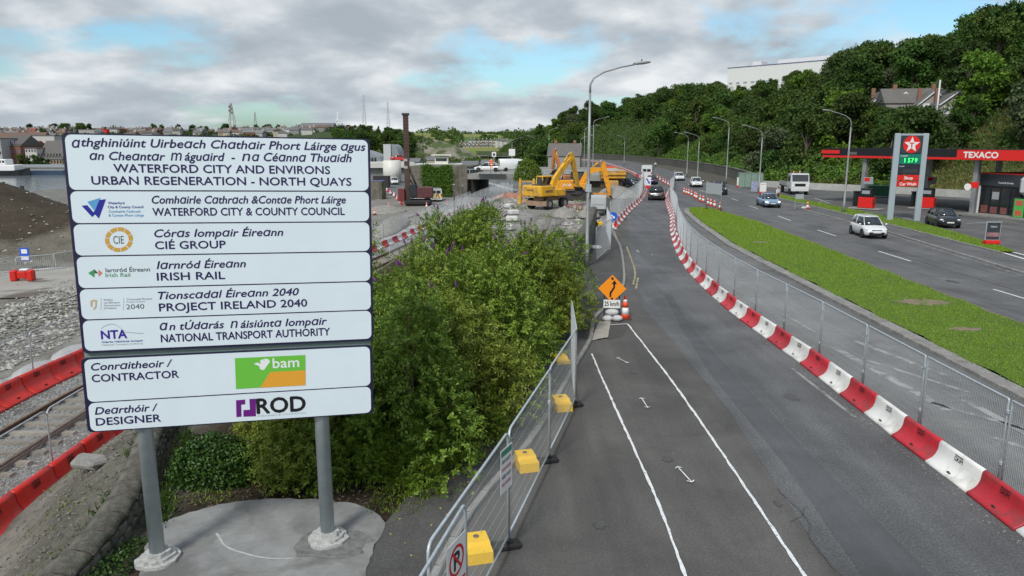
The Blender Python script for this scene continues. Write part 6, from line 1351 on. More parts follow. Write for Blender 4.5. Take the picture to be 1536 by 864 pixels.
# piling rig
x, y = P(612, 308, -1.95); rig = thing('piling_rig', 'dark piling rig with a very tall mast behind the sign', 'piling rig', (x, y, -1.95), R(5))
MB().box(-.36, -.38, 0, .36, .38, 12.5).obj('mast', mat('mast_steel', (.045, .032, .028), .7, c2=(.09, .05, .04), scale=1.2), rig)
for z_ in np.arange(7.6, 12.6, .45): MB().box(-.39, -.41, z_, .39, .41, z_+.1).obj('mast_rung', mat('mast_red', (.10, .03, .028), .7), rig)
for z_ in (5.2, 6.2): MB().box(-.40, -.43, z_, .1, .43, z_+.35).obj('mast_marking', mat('mast_white', (.4, .38, .36), .6), rig)
MB().box(-.5, -.5, 12.5, .5, .5, 12.8).obj('mast_head', DSTEEL, rig); MB().box(-.6, -.9, 0, .6, .4, .5).obj('foot', mat('dusty_steel', (.22, .2, .18), .8), rig)
MB().box(.5, -1.3, 1.1, 3.6, 1.3, 2.6, bev=.1).obj('upper_body', mat('rig_maroon', (.10, .03, .03), .6, var=.3, scale=2), rig); MB().box(.3, -1.35, 1.2, 1.4, -.3, 3.0, bev=.08).obj('cab', GLASS, rig)
MB().box(-1.3, -.8, .6, -.4, .6, 2.4, bev=.05).obj('power_pack', mat('rig_red', (.16, .03, .03), .5), rig); MB().tube([(.3, 0, 5.2), (1.4, 0, 2.4)], .14, 8).tube([(.3, .3, 3.6), (2.0, .3, 1.5)], .1, 8).obj('back_stay', DSTEEL, rig)
for sg in (-1, 1): MB().box(-.4, sg*1.3-.3, 0, 3.4, sg*1.3+.3, .85, bev=.3).obj('track', BLACKR, rig)
# ============================================================ PEOPLE
def person(px, py, h, top, trous, label, z=0.0, Y=None, facing=0.0, walk=.18, hair=(.05, .03, .02)):
    x, y = P(px, py, z)
    if Y is not None: x, y, z = D(px, py, Y)
    o = thing('person', label, 'person', (x, y, z), facing); o.scale = (h/1.75,)*3
    def skin(name, verts, edges, rad, m):
        me = bpy.data.meshes.new(name); me.from_pydata(verts, edges, []); me.materials.append(m); ob = link(name, me, o); md = ob.modifiers.new('skin', 'SKIN'); ob.modifiers.new('sub', 'SUBSURF').levels = 1
        ob.modifiers['sub'].render_levels = 1
        for i, r_ in enumerate(rad): me.skin_vertices[0].data[i].radius = (r_, r_*.9) if not isinstance(r_, tuple) else r_
        me.skin_vertices[0].data[0].use_root = True; return ob
    w = walk; V = [(0, 0, .95), (0, 0, 1.2), (0, 0, 1.42), (0, 0, 1.52), (0, 0.02, 1.62), (0, 0.02, 1.72), (.19, 0, 1.40), (.25, w*.3, 1.12), (.26, w*.9+.05, .88), (.26, w+.08, .80), (-.19, 0, 1.40), (-.25, -w*.3, 1.12), (-.26, -w*.6, .88), (-.26, -w*.6+.02, .80),
         (.10, 0, .90), (.11, w, .50), (.11, w*.9, .09), (.11, w*.9+.14, .03), (-.10, 0, .90), (-.11, -w*.3, .50), (-.11, -w*1.3, .12), (-.11, -w*1.3+.14, .05)]
    E = [(0, 1), (1, 2), (2, 3), (3, 4), (4, 5), (2, 6), (6, 7), (7, 8), (8, 9), (2, 10), (10, 11), (11, 12), (12, 13), (0, 14), (14, 15), (15, 16), (16, 17), (0, 18), (18, 19), (19, 20), (20, 21)]
    Rr = [(.15, .10), (.14, .10), (.16, .10), .055, .085, .075, .06, .045, .036, .035, .06, .045, .036, .035, .08, .055, .04, .04, .08, .055, .04, .04]
    skin('body', V, E, Rr, SKIN)
    js = [0, 1, 2, 6, 7, 8, 10, 11, 12]; mp = {v: i for i, v in enumerate(js)}; skin('jacket', [V[i] for i in js], [(mp[a], mp[b]) for a, b in E if a in mp and b in mp], [((Rr[i][0]+.02, Rr[i][1]+.02) if isinstance(Rr[i], tuple) else Rr[i]+.018) for i in js], top)
    js = [0, 14, 15, 16, 18, 19, 20]; mp = {v: i for i, v in enumerate(js)}; skin('trousers', [V[i] for i in js], [(mp[a], mp[b]) for a, b in E if a in mp and b in mp], [((Rr[i][0]+.015, Rr[i][1]+.015) if isinstance(Rr[i], tuple) else Rr[i]+.02) for i in js], trous)
    MB().ball((0, .0, 1.70), (.095, .105, .085), 8, 6).obj('hair', mat('hair', hair, .8), o)
    MB().ball((0, .115, 1.64), (.012, .02, .02), 6, 4).obj('nose', SKIN, o)
    for sg in (-1, 1): MB().ball((sg*.03, .10, 1.665), (.012, .008, .008), 6, 4).obj('eye', BLACK, o)
    for sg in (-1, 1): MB().ball((sg*.11, .19 if sg > 0 else -.05, .06), (.05, .13, .055), 8, 5).obj('shoe', BLACK, o).location = (0, (w*.9-.1) if sg > 0 else -w*1.3+.08, -.01)
    return o
person(737, 254, 1.75, HIVIS, HIVIS, 'worker in full orange hi-vis standing on the bridge beside the white car', Y=113, facing=math.pi, walk=.05)
person(1166.5, 302, 1.72, mat('white_shirt', (.6, .65, .72), .8), mat('maroon_trousers', (.16, .06, .07), .8), 'pedestrian in a pale blue shirt walking past the lorry', z=.1, facing=.2, walk=.2)
person(1381, 312, 1.75, HIVISY, HIVISY, 'worker in yellow hi-vis standing at the right-hand petrol pump', z=.07, facing=2.0, walk=.08)
person(983, 252, 1.7, WHITE, DENIM, 'distant walker in white beside the far retaining wall', facing=3.0, walk=.15)
# ============================================================ SMALL BOARDS
def board(px, py, w, h, label, zb=.0, z=.1, leg=.25, colr=None, rz=0, base=REDS, name='notice_board', Y=None):
    x, y = P(px, py, z); o = thing(name, label, 'notice board', (x, y, z), rz); MB().box(-w/2, -.22, 0, w/2, .22, leg, bev=.04).obj('base', base, o); MB().box(-w/2, -.04, leg, w/2, .04, leg+h, bev=.02).obj('frame', GREY, o)
    b = MB().box(-w/2+.06, -.05, leg+.06, w/2-.06, -.041, leg+h-.06).obj('poster', colr or WHITE, o); return o, b
o, b = board(1487, 366, .95, 1.25, 'grey poster board on a red base on the tip of the grass verge', z=.16, colr=DARK, rz=-.1)
MB().box(-.38, -.056, .5, .38, -.052, .78).obj('poster_picture', mat('poster_pink', (.42, .22, .22), .5, c2=(.2, .1, .12), scale=6), b); t = link('lettering', text_mesh('TEXACO', .42, .09, WHITE, 0, .02), b); t.location = (-.21, -.056, 1.12)
o, b = board(1144, 291, .95, 1.3, 'white poster board on a red base beside the street lamp', z=.1); t = link('lettering', text_mesh('TEXACO', .6, .12, REDS, 0, .02), b); t.location = (-.3, -.056, 1.2)
o, b = board(1109, 281, .9, 1.3, 'far white poster board on a red base left of the green cabinet', z=.1)
o, b = board(1131, 288, .9, 1.2, 'small blue and white poster board left of the lamp', z=.1, colr=mat('poster_blue', (.12, .16, .42), .5, c2=(.5, .5, .6), scale=5), base=GREY)
x, y = P(1125, 281, .1); cbt = thing('utility_cabinet', 'pale green utility cabinet at the foot of the trees', 'cabinet', (x, y, .1), -.1); CG = mat('cabinet_green', (.20, .28, .23), .6, var=.08, scale=2)
for k in range(4): MB().box(-1.8+k*.9+.01, -.5, 0, -.92+k*.9, .5, 2.1, bev=.02).obj('door', CG, cbt)
MB().box(-1.85, -.55, 2.1, 1.75, .55, 2.2).obj('roof', CG, cbt)
x, y = P(1211, 313, .1); sf = thing('sign_frame', 'empty grey sign frame weighed down by white sandbags on the footpath', 'sign frame', (x-.9, y, .1), .1); stand(.9, 1.5).obj('frame', GREY, sf); MB().box(-.42, -.03, 1.0, .42, .0, 1.5).obj('panel', mat('sign_back', (.36, .39, .40), .5), sf)
for i in range(2): b = MB().ball((0, 0, .12), (.3, .2, .15), 10, 6).obj('sandbag', BAG); b.location = (x-.5+i*.35, y-.35, .1); tag(b, ['white sandbag left of two at the empty sign frame', 'white sandbag right of two at the empty sign frame'][i], 'sandbag')
x0, y0 = P(1059, 316); x1, y1 = P(1078, 319); ib = thing('information_board', 'grey back of a big road information board on two posts at the median tip', 'road sign', (x0, y0, .1), math.atan2(y1-y0, x1-x0)); Lb = math.hypot(x1-x0, y1-y0)+.3
for xx in (0, Lb): MB().lathe([(.05, 0), (.05, 2.9)], 8).obj('post', LAMPG, ib).location = (xx, 0, 0)
MB().box(-.1, -.08, 1.65, Lb+.1, -.052, 2.75).obj('plate', mat('sign_back', (.36, .39, .40), .5), ib); MB().box(0.0, -.05, 2.0, Lb, -.02, 2.06).obj('rail', GALV, ib)

# ============================================================ HILLSIDE COVER
def cover(label, cand_fn, n, leaf, m, seed, hmax=2.6, name='undergrowth'):
    r = np.random.default_rng(seed); x, y = cand_fn(r, n); k = x > footx(y)+.2; x, y = x[k], y[k]
    lump = (np.sin(x*.55+1)*np.sin(y*.5)+np.sin(x*.23+y*.31)+np.sin(x*1.3-y*.9)*.5)*.45+.75; u = r.uniform(0, 1, len(x))**.6
    z = hgt(x, y)+np.clip(lump, .1, 2)*hmax*u*.75; d = unit(np.stack([r.normal(0, .5, len(x))-.4, r.normal(0, .5, len(x))-.5, np.ones(len(x))*.8], 1))
    V, F = leafquads(np.stack([x, y, z], 1), unit(r.normal(0, 1, (len(x), 3))), d, leaf*r.uniform(.6, 1.4, len(x)), leaf*.75*r.uniform(.6, 1.3, len(x)))
    tag(link(name, npmesh(name, V, F, m)), label, None, None, 'stuff')
def cand_hill(y0, y1, w0, w1, pw=1.0):
    def f(r, n): y = y0+(y1-y0)*r.uniform(0, 1, n)**pw; x = footx(y)+w0+(w1-w0)*r.uniform(0, 1, n); k = ~((x < 86) & (y < 96) & (y > 0)) & ~((y < 121) & (x-footx(y) < 15) & (x/np.maximum(y, 1) > .535)); return x[k], y[k]
    return f
cover('dense dark undergrowth between the hillside trees', cand_hill(86, 250, 0, 75), 60000, .55, TLEAF, 1, 3.6)
cover('paler bramble undergrowth at the foot of the hill', cand_hill(98, 270, 0, 15), 26000, .42, TLEAFL, 2, 3.0)
cover('undergrowth on the far part of the wooded hill', cand_hill(250, 520, 0, 48), 42000, .85, TLEAF, 3, 3.4)
weeds('grass_tuft', 'dry yellow grass on the bank behind the petrol station', (lambda r: (lambda x, y: np.stack([x, y, hgt(x, y)], -1))(*(lambda x, y: (x[(x > footx(y)+.3)], y[(x > footx(y)+.3)]))(r.uniform(42, 92, 60000), r.uniform(60, 121, 60000))))(np.random.default_rng(4)), .5, leafmat('dry_grass', [(.10, .13, .03), (.20, .20, .06), (.32, .28, .11)], .8, .05), 5)
for (x, y, s, lab) in [(86, 92, 1.0, 'very large dark tree at the right edge above the petrol station'), (78, 104, .72, 'large dark tree left of the biggest one at the right edge'), (97, 118, .9, 'huge tree high at the right edge against the sky')]: tree(x, y, 'big', s, lab)
x, y = D(988, 130, 262)[:2]; tree(x+1, y, 'open', 1.25, 'wind-shaped open tree standing above the skyline left of the hospital')
# retaining wall at the foot of the wood
RW = [(40.6, 128), (44.0, 150), (46.5, 180), (48, 215), (47, 255), (43, 300), (36, 342), (14, 405)]
rw = thing('retaining_wall', 'long dark retaining wall at the foot of the wooded hill along the road bend', 'wall')
q_ = pathpts(RW, 6.0); rwm = MB().box(-2.98, -.2, -.5, 2.98, .2, 1.9).mesh('wall_panel', mat('dark_wall', (.075, .07, .062), .9, c2=(.13, .125, .11), scale=1.5, bump=.8, bscale=6, c3=(.05, .065, .03), s3=.5, t3=(.5, .65), objvar=.15)); rcm = MB().box(-2.99, -.28, 1.9, 2.99, .28, 2.02).mesh('coping', STONE)
for x, y, a in q_:
    for m_ in (rwm, rcm): o = link('wall_panel' if m_ is rwm else 'coping', m_, rw); o.location = (x, y, 0); o.rotation_euler = (0, 0, a)
# ============================================================ PETROL STATION
def wallbox(par, name, a, b, z0, z1, th, m):
    """upright slab between plan points a and b, thickness th behind"""
    d = Vector((b[0]-a[0], b[1]-a[1])); L = d.length; o = MB().box(0, 0, z0, L, th, z1).obj(name, m, par); o.location = (a[0], a[1], 0); o.rotation_euler = (0, 0, math.atan2(d.y, d.x)); return o
cnp = thing('petrol_canopy', 'black and red petrol station canopy with white lettering', 'canopy', (0, 0, 0))
CA, CB = Vector((35.5, 85.0)), Vector((50.5, 57.6)); cd_ = (CB-CA).normalized(); cn_ = Vector((-cd_.y, cd_.x)); CL = (CB-CA).length; cyaw = math.atan2(cd_.y, cd_.x)
co = bpy.data.objects['petrol_canopy']; co.location = (CA.x, CA.y, .12); co.rotation_euler = (0, 0, cyaw)
MB().box(.1, .1, 5.15, CL-.1, 12.9, 6.0).obj('roof_deck', mat('canopy_soffit', (.45, .45, .45), .6), cnp)
CBK = mat('fascia_black', (.008, .009, .012), .45)
MB().box(0, -.06, 5.3, CL, .06, 6.1).box(0, .061, 5.3, .12, 13, 6.1).obj('fascia', CBK, cnp); MB().box(0, -.08, 5.08, CL, .05, 5.297).box(0, .051, 5.08, .13, 13, 5.297).obj('red_stripe', REDS, cnp)
def cs(px, py, Yg=75):  # distance along the fascia for a pixel column
    u = (px-768)/FOC; v = (432-py)/FOC; rx, ry = u, math.cos(PITCH)+v*math.sin(PITCH); det = cd_.x*(-ry)+rx*cd_.y; return ((-CA.x)*(-ry)-(-rx)*(-CA.y))/det
t0 = cs(1437, 230); MB().box(t0, -.16, 5.10, CL, -.082, 6.02).obj('sign_panel', REDS, cnp)
a, b = cs(1447, 230), cs(1499, 230); lt = link('lettering', text_mesh('TEXACO', b-a, .52, WHITE, 0, .05), cnp); lt.location = (a, -.165, 5.31)
a, b = cs(1233, 230), cs(1260, 230); MB().box(a, -.10, 5.5, b, -.062, 5.88).obj('red_panel', REDS, cnp); a, b = cs(1272, 230), cs(1286, 230); MB().box(a, -.10, 5.4, b, -.062, 5.7).obj('grey_panel', mat('faded_logo', (.12, .12, .12), .5), cnp)
ci_ = Matrix.Rotation(-cyaw, 3, 'Z')
for i, (px, py, Y) in enumerate([(1293, 308, None), (1388, 303, None), (1458, 321, None), (1497, 262, 78)]):
    x, y = P(px, py, .06) if Y is None else (D(px, py, Y)[0], Y); v = ci_ @ Vector((x-CA.x, y-CA.y, 0)); MB().box(v.x-.22, v.y-.22, .06, v.x+.22, v.y+.22, 5.15).obj('column', LAMPG, cnp)
# pumps
def pump(px, py, label):
    x, y = P(px, py, .2); o = thing('fuel_pump', label, 'petrol pump', (x, y, .06), cyaw+.2, 'petrol pumps')
    MB().box(-1.6, -.8, 0, 1.6, .8, .15, bev=.06).obj('island', CONC, o); MB().box(-.75, -.35, .16, .75, .35, 1.25, bev=.05).obj('cabinet', REDS, o); MB().box(-.55, -.33, 1.26, .55, .33, 2.15, bev=.05).obj('display_head', BLACK, o)
    for sg in (-1, 1): MB().box(-.4, sg*.345-.01, 1.6, .4, sg*.345+.01, 1.95).obj('screen', GREY, o)
    MB().tube([(.75, -.2, 1.1), (.95, -.25, .5), (.8, -.3, .9), (.6, -.34, 1.4)], .025, 6).obj('hose', BLACKR, o); return o
pump(1299, 312, 'red and black petrol pump by the left canopy column'); pump(1390, 312, 'red and black petrol pump behind the station price sign')
for i, (px, py) in enumerate([(1284, 309), (1371, 310)]): x, y = P(px, py, .06); b = MB().box(-.3, -.3, 0, .3, .3, 1.5, bev=.08).box(-.32, -.32, 1.5, .32, .32, 1.62, bev=.03).obj('litter_bin', BLACK); b.location = (x, y, .06); tag(b, ['tall black bin left of the left-hand petrol pump', 'tall black bin left of the right-hand petrol pump'][i], 'bin')
x, y = P(1318, 296, .06); o = thing('waste_skip', 'green wheeled waste skip behind the left petrol pump', 'skip', (x, y, .06), -.3); MB().loft([[(-1.2, -.6, .2), (1.2, -.6, .2), (1.2, .6, .2), (-1.2, .6, .2)], [(-1.4, -.8, 1.4), (1.4, -.8, 1.4), (1.4, .8, 1.4), (-1.4, .8, 1.4)]], smooth=False).obj('body', GREENP, o); MB().box(-1.42, -.82, 1.4, 1.42, .82, 1.5, bev=.04).obj('lid', GREENP, o)
for sg in (-1, 1): MB().lathe([(.1, -.05), (.12, 0), (.1, .05)], 10, Matrix.Translation((sg*1.0, -.6, .12)) @ Matrix.Rotation(R(90), 4, 'X')).obj('wheel', BLACKR, o)
for i, (px, py) in enumerate([(1297, 277), (1391, 276)]):
    x, y = P(px, py+33, .06); b = thing('hanging_sign', ['small red and grey sign on the left canopy column', 'small red and grey sign on the middle canopy column'][i], 'sign', (x, y-.3, 2.45)); MB().box(-.5, -.05, 0, .5, .05, .75, bev=.03).obj('plate', GREY, b); MB().box(-.45, -.07, .35, .1, -.052, .7).obj('red_panel', REDS, b)
# price totem
tt = thing('price_sign', 'tall grey petrol station price sign with star roundel, green price and red panels', 'price sign', (33.05, 64.6, 0), 0)
TW = 2.9; TG = mat('totem_grey', (.36, .42, .46), .45, var=.04, scale=2)
for xx in (0, TW-.5): MB().box(xx, -.12, 0, xx+.5, .12, 7.6, bev=.04).obj('upright', TG, tt)
MB().box(.5, -.1, 7.42, TW-.5, .1, 7.58).obj('top_rail', TG, tt)
zz = lambda py: D(1368, py, 64.6)[2]
def tp(name, y0, y1, m): return MB().box(.52, -.13, zz(y1), TW-.52, .1, zz(y0)).obj(name, m, tt)
lg = tp('logo_panel', 203.5, 229.5, DARK); cx_, cz_ = TW/2, (zz(203.5)+zz(229.5))/2
def disc(r, y, m, nm, par, n=32): return MB().add([(cx_+r*math.cos(2*math.pi*k/n), y, cz_+r*math.sin(2*math.pi*k/n)) for k in range(n)], [tuple(range(n))]).obj(nm, m, par, fix=True)
o = face('red_disc', [(cx_+.74*math.cos(2*math.pi*k/32), cz_+.74*math.sin(2*math.pi*k/32)) for k in range(32)], -.134, REDS, lg)
face('star', [(cx_+(.70 if k % 2 == 0 else .29)*math.sin(k*math.pi/5), cz_-.03+(.70 if k % 2 == 0 else .29)*math.cos(k*math.pi/5)) for k in range(10)], -.138, WHITE, lg)
face('letter_t', [(cx_-.20, cz_+.16), (cx_+.20, cz_+.16), (cx_+.20, cz_+.06), (cx_+.055, cz_+.06), (cx_+.055, cz_-.28), (cx_-.055, cz_-.28), (cx_-.055, cz_+.06), (cx_-.20, cz_+.06)], -.142, REDS, lg)
pg = tp('price_panel', 231, 246, mat('price_green', (.005, .17, .13), .5)); DG = mat('lit_green_digits', (.05, 1.0, .12), .5, emit=1.4)
for i, ch in enumerate('1579'): t = link('digit', text_mesh(ch, .20 if ch != '1' else .07, .36, DG, .0, .01), pg); t.location = (.95+.30*i, -.134, zz(243.5))
t = link('lettering', text_mesh('Unleaded', .6, .1, WHITE, 0, .02), pg); t.location = (.58, -.134, zz(234.5))
pd_ = tp('diesel_panel', 247, 261.5, mat('price_dark', (.02, .024, .035), .5)); t = link('lettering', text_mesh('Diesel', .4, .09, WHITE, 0, .02), pd_); t.location = (.58, -.134, zz(250)); face('blank_display', [(.9, zz(259)), (2.2, zz(259)), (2.2, zz(253.5)), (.9, zz(253.5))], -.133, mat('display_off', (.045, .045, .05), .4), pd_)
for nm, y0, y1, s in (('shop_panel', 262.5, 270.3, 'Shop'), ('wash_panel', 271.7, 279.3, 'Car Wash')):
    p_ = tp(nm, y0, y1, REDS); t = link('lettering', text_mesh(s, .75 if s == 'Shop' else 1.45, .24, WHITE, 0, .035), p_); t.location = (TW/2-(.37 if s == 'Shop' else .72), -.134, zz(y1-1.4))
# shop building
S0 = Vector((45.0, 71.4)); su = Vector((.30, -.954)); shop = thing('station_shop', 'charcoal petrol station shop with glass entrance at the right edge', 'shop', (S0.x, S0.y, .06), math.atan2(su.y, su.x))
MB().box(0, .3, 0, 9, 9, 3.6).obj('body', DARK, shop); MB().box(-.05, -.1, 2.75, 4.6, .298, 3.85).obj('fascia', DARK, shop); MB().box(-.07, -.12, 3.853, 9.05, 9.05, 3.95).obj('roof_trim', REDS, shop)
t = link('lettering', text_mesh('Food & Drinks', 1.5, .16, WHITE, 0, .02), shop); t.location = (2.2, -.104, 3.0)
MB().box(-.02, -.05, 0, .35, .297, 2.745).obj('pilaster', WHITE, shop); MB().box(.36, .0, .0, 4.5, .28, 2.74).obj('interior_dark_block', INT, shop)  # solid near-black block stands in for the dark shop interior
for i in range(4): f_ = MB().box(.5+i*1.0, -.06, .05, .54+i*1.0, -.002, 2.7).box(.54+i*1.0, -.06, 2.62, 1.46+i*1.0, -.002, 2.7).obj('window_frame', BLACK, shop); MB().box(.55+i*1.0, -.03, .08, 1.45+i*1.0, -.01, 2.6).obj('pane', GLASS, f_)
for i, (a, b, z0, z1, m_) in enumerate([(.6, 1.3, .2, .9, mat('window_poster', (.30, .10, .08), .5, c2=(.12, .05, .05), scale=6)), (1.6, 2.3, .2, .8, MATS['window_poster']), (1.65, 2.35, 1.5, 2.2, mat('pale_notice', (.35, .36, .38), .5)), (2.65, 3.3, .2, .8, MATS['window_poster'])]): MB().box(a, -.045, z0, b, -.032, z1).obj('poster', m_, shop)
MB().box(4.7, -1.1, 1.9, 9, .25, 4.0, bev=.5).obj('silver_tower', mat('silver_panel', (.55, .57, .58), .4, var=.04, scale=2), shop); MB().box(4.65, -1.0, 0, 6.4, .25, 1.89).obj('kiosk', DARK, shop); ps = MB().box(4.75, -1.05, .15, 5.7, -1.002, 1.8).obj('poster', mat('poster_green', (.10, .42, .08), .5), shop)
MB().box(4.9, -1.06, .3, 5.55, -1.052, .75).box(4.9, -1.06, 1.2, 5.55, -1.052, 1.65).obj('poster_block', mat('poster_red', (.55, .12, .08), .5), ps)
MB().box(4.55, -.9, .15, 4.645, -.1, 1.8).obj('poster', MATS['poster_green'], shop)
MB().slab([(-.6, -2.0), (9, -2.0), (9, .3), (-.6, .3)], -.06, .12).obj('step', KERB, shop)
x, y = P(1456, 277, 3); b = thing('hanging_sign', 'round white and square red signs on the column beside the shop', 'sign', (D(1455, 282, 69)[0], 69, D(1455, 282, 69)[2]), 0); MB().box(0, -.05, 0, .75, .05, .55, bev=.02).obj('red_plate', REDS, b); MB().lathe([(.32, 0), (.32, .06)], 18, Matrix.Translation((-.25, 0, .1)) @ Matrix.Rotation(R(90), 4, 'X')).obj('round_plate', WHITE, b)
w_ = thing('low_wall', 'low white wall round the back of the petrol station', 'wall'); q_ = [(37.5, 118.5), (44, 110), (51.5, 101.5), (57, 93), (61.5, 84), (62.5, 70)]
for a, b in zip(q_, q_[1:]): wallbox(w_, 'wall_section', a, b, 0, .95, .25, mat('grimy_white', (.42, .42, .40), .8, var=.15, scale=1))
# ============================================================ BUILDINGS ON THE HILL
def shell(name, label, cat, a, b, depth, z0, h, wall, roofm, gable=0.0, wins=None, winm=None, group=None, roofname='roof', over=.25, chim=0, trim=None):
    d = Vector((b[0]-a[0], b[1]-a[1])); L = d.length; o = thing(name, label, cat, (a[0], a[1], z0), math.atan2(d.y, d.x), group)
    MB().box(0, 0, -3, L, depth, h).obj('wall', wall, o)
    if gable == 0: MB().box(-over, -over, h, L+over, depth+over, h+.25).obj(roofname, roofm, o)
    elif gable > 0:  # ridge along the length
        MB().prism([(-over, 0), (depth+over, 0), (depth/2, gable)], -over, L+over, Matrix.Translation((0, 0, h)) @ Matrix(((0, 1, 0, 0), (1, 0, 0, 0), (0, 0, 1, 0), (0, 0, 0, 1)))).obj(roofname, roofm, o)
    else:            # gable to the front
        MB().prism([(0, 0), (L, 0), (L/2, -gable)], 0, depth, Matrix.Translation((0, 0, h))).obj('gable', wall, o)
        g_ = -gable; th = .15
        for sg in (0, 1):
            e = -over if sg == 0 else L+over; ez = -over*g_/(L/2)
            MB().prism([(e, ez), (L/2, g_), (L/2, g_+th*1.4), (e, ez+th)], -over, depth+over, Matrix.Translation((0, 0, h+.01))).obj(roofname, roofm, o)
            if trim: MB().prism([(e, ez-.1), (L/2, g_-.14), (L/2, g_+.12), (e, ez+.1)], -over-.08, -over-.003, Matrix.Translation((0, 0, h))).obj('bargeboard', trim, o)
    if wins:
        n, rows_, ww, wh, z1, dz = wins
        wm = MB().box(-ww/2, -.06, 0, ww/2, .05, wh).mesh('window', winm or GLASS)
        for r_ in range(rows_):
            for i in range(n): w = link('window', wm, o); w.location = (L*(i+.5)/n, 0, z1+dz*r_)
    for c in range(chim): MB().box(L*(.2+.6*c)-.3, depth/2-.3, h, L*(.2+.6*c)+.3, depth/2+.3, h+abs(gable)+.7).obj('chimney', mat('chimney_brick', (.25, .13, .09), .9), o)
    return o
WCL = mat('white_cladding', (.72, .72, .71), .6, var=.03, scale=.4, bump=.1, bscale=2)
a = D(1092, 100, 395); zt = a[2]
Yb = [Y for Y in np.arange(250, 395, .5) if D(1253, 86, Y)[2] <= zt][-1] if D(1253, 86, 250)[2] <= zt else 300
b = D(1260, 86, Yb)
hs = shell('hospital_block', 'long white flat-roofed building rising above the wooded hill', 'building', (a[0], a[1]), (b[0], b[1]), 40, zt-14, 13.2, WCL, mat('violet_edge', (.12, .12, .25), .5), 0, (14, 1, 2.0, .9, 5.0, 3.5), GREY)
Lh = math.hypot(b[0]-a[0], b[1]-a[1]); MB().box(Lh*.18, 6, 13.4, Lh*.18+5, 12, 16.0).obj('plant_room', WCL, hs); MB().box(Lh*.40, 8, 13.4, Lh*.86, 16, 16.2).obj('plant_room', WCL, hs)
HGREY = mat('house_render', (.30, .285, .26), .85, var=.08, scale=1); SLATE = mat('slate_roof', (.10, .095, .09), .75, c2=(.15, .14, .13), scale=2, bump=.5, bscale=6, objvar=.15); TRIMW = mat('white_trim', (.7, .7, .72), .5)
for i, (px, py, w, g_, Y, lab) in enumerate([(1376, 177, 4.4, -2.1, 124, 'grey stone house with white-edged gable, third from the left on the hill'), (1402, 182, 6.0, -2.4, 119, 'largest grey stone house with white-edged gables among the hillside trees'), (1330, 178, 5.0, -2.2, 131, 'grey house with white gable, second on the hill above the canopy'), (1305, 174, 5.0, -2.2, 136, 'leftmost grey house half hidden by trees above the canopy')]):
    x, y, z = D(px, py, Y); shell('hillside_house', lab, 'house', (x, y), (x+w, y-1.2), 8, z, 2.2, HGREY, SLATE, g_, (2 if w < 7 else 3, 1, .9, 1.2, 1.1, 0), TRIMW, 'grey houses on the hillside', chim=1, trim=TRIMW)
x, y, z = D(1385, 172, 126); shell('hillside_house', 'long slate roof between the hillside gables', 'house', (x-5, y+3), (x+5, y+1), 6, z, 2.0, HGREY, SLATE, 2.6, None, None, 'grey houses on the hillside', chim=2)
MB_ = MB().lathe([(.14, -6), (.12, 3.2)], 8).obj('flue', mat('white_flue', (.6, .6, .62), .4)); MB_.location = D(1407, 152, 117); tag(MB_, 'tall thin white flue rising beside the largest hillside house', 'flue')
for i, (px, Y, ty_, v) in enumerate([(1322, 118, 164, 'round'), (1350, 113, 168, 'broad'), (1378, 112, 172, 'light'), (1402, 110, 176, 'grey'), (1428, 110, 168, 'round'), (1447, 113, 140, 'tall'), (1338, 122, 160, 'grey'), (1300, 124, 158, 'light')]):
    x = (px-768)/FOC*Y*.99; z0 = H1(x, Y); s = .4
    while s < 1.3 and PX(x, Y, z0+{'round': 11.5, 'broad': 11, 'light': 10, 'grey': 9, 'tall': 14}[v]*s)[1] > ty_: s += .03
    tree(x, Y, v, s, f'{LOOK[v]} screening the grey hillside houses, {ordn(i)}')
# ============================================================ BRIDGE AND QUAYS
BW = mat('bridge_stone', (.11, .10, .085), .9, c2=(.19, .175, .15), scale=2.2, bump=1.2, bscale=5, c3=(.08, .085, .05), s3=.4, t3=(.5, .62)); DECK = mat('bridge_concrete', (.26, .26, .25), .85, var=.15, scale=.8)
br = thing('road_bridge', 'old stone abutment and concrete deck carrying parked cars over the haul road', 'bridge'); 
wallbox(br, 'abutment_wall', (-17.4, 122), (-7.2, 121), -2.2, 3.0, 12, BW); wallbox(br, 'pier', (-8.6, 120.6), (-7.3, 120.5), -2.2, 3.2, .6, BW); wallbox(br, 'abutment_wall', (-7.15, 122), (-5.9, 121.8), -2.2, 1.1, 11, mat('opening_shade', (.045, .042, .04), .9))  # last block is near-black: shade of the opening under the deck painted in
wallbox(br, 'deck', (-7.2, 119.5), (16, 113.0), 1.05, 1.9, 13, DECK); wallbox(br, 'parapet_rail', (-7.2, 119.4), (16, 112.9), 2.6, 2.68, .08, GALV); wallbox(br, 'abutment_wall', (4.0, 117.4), (16, 114.2), -2.2, 1.04, 10, BW)
for k in range(14): o = MB().box(-.04, -.04, 1.9, .04, .04, 2.6).obj('rail_post', GALV, br); o.location = (-6.8+k*1.7, 119.35-k*.476, 0)
wallbox(br, 'parapet', (-17.4, 134.5), (16, 126), 1.9, 2.7, .3, DECK)
r_ = np.random.default_rng(9); n = 7000; u = r_.uniform(0, 1, n); v = r_.uniform(0, 1, n); px_ = -14.6+4.6*u+r_.normal(0, .25, n); P1 = np.stack([px_, 121.6-.1*u-.25-.35*r_.uniform(0, 1, n)**2, -1.9+5.0*v+.25*np.sin(u*9)], 1)
tag(cloud_leaves('ivy_curtain', P1, np.tile([[0, -1., .2]], (n, 1)), .26, TLEAFL), 'bright green ivy curtain hanging on the bridge abutment wall', 'ivy')
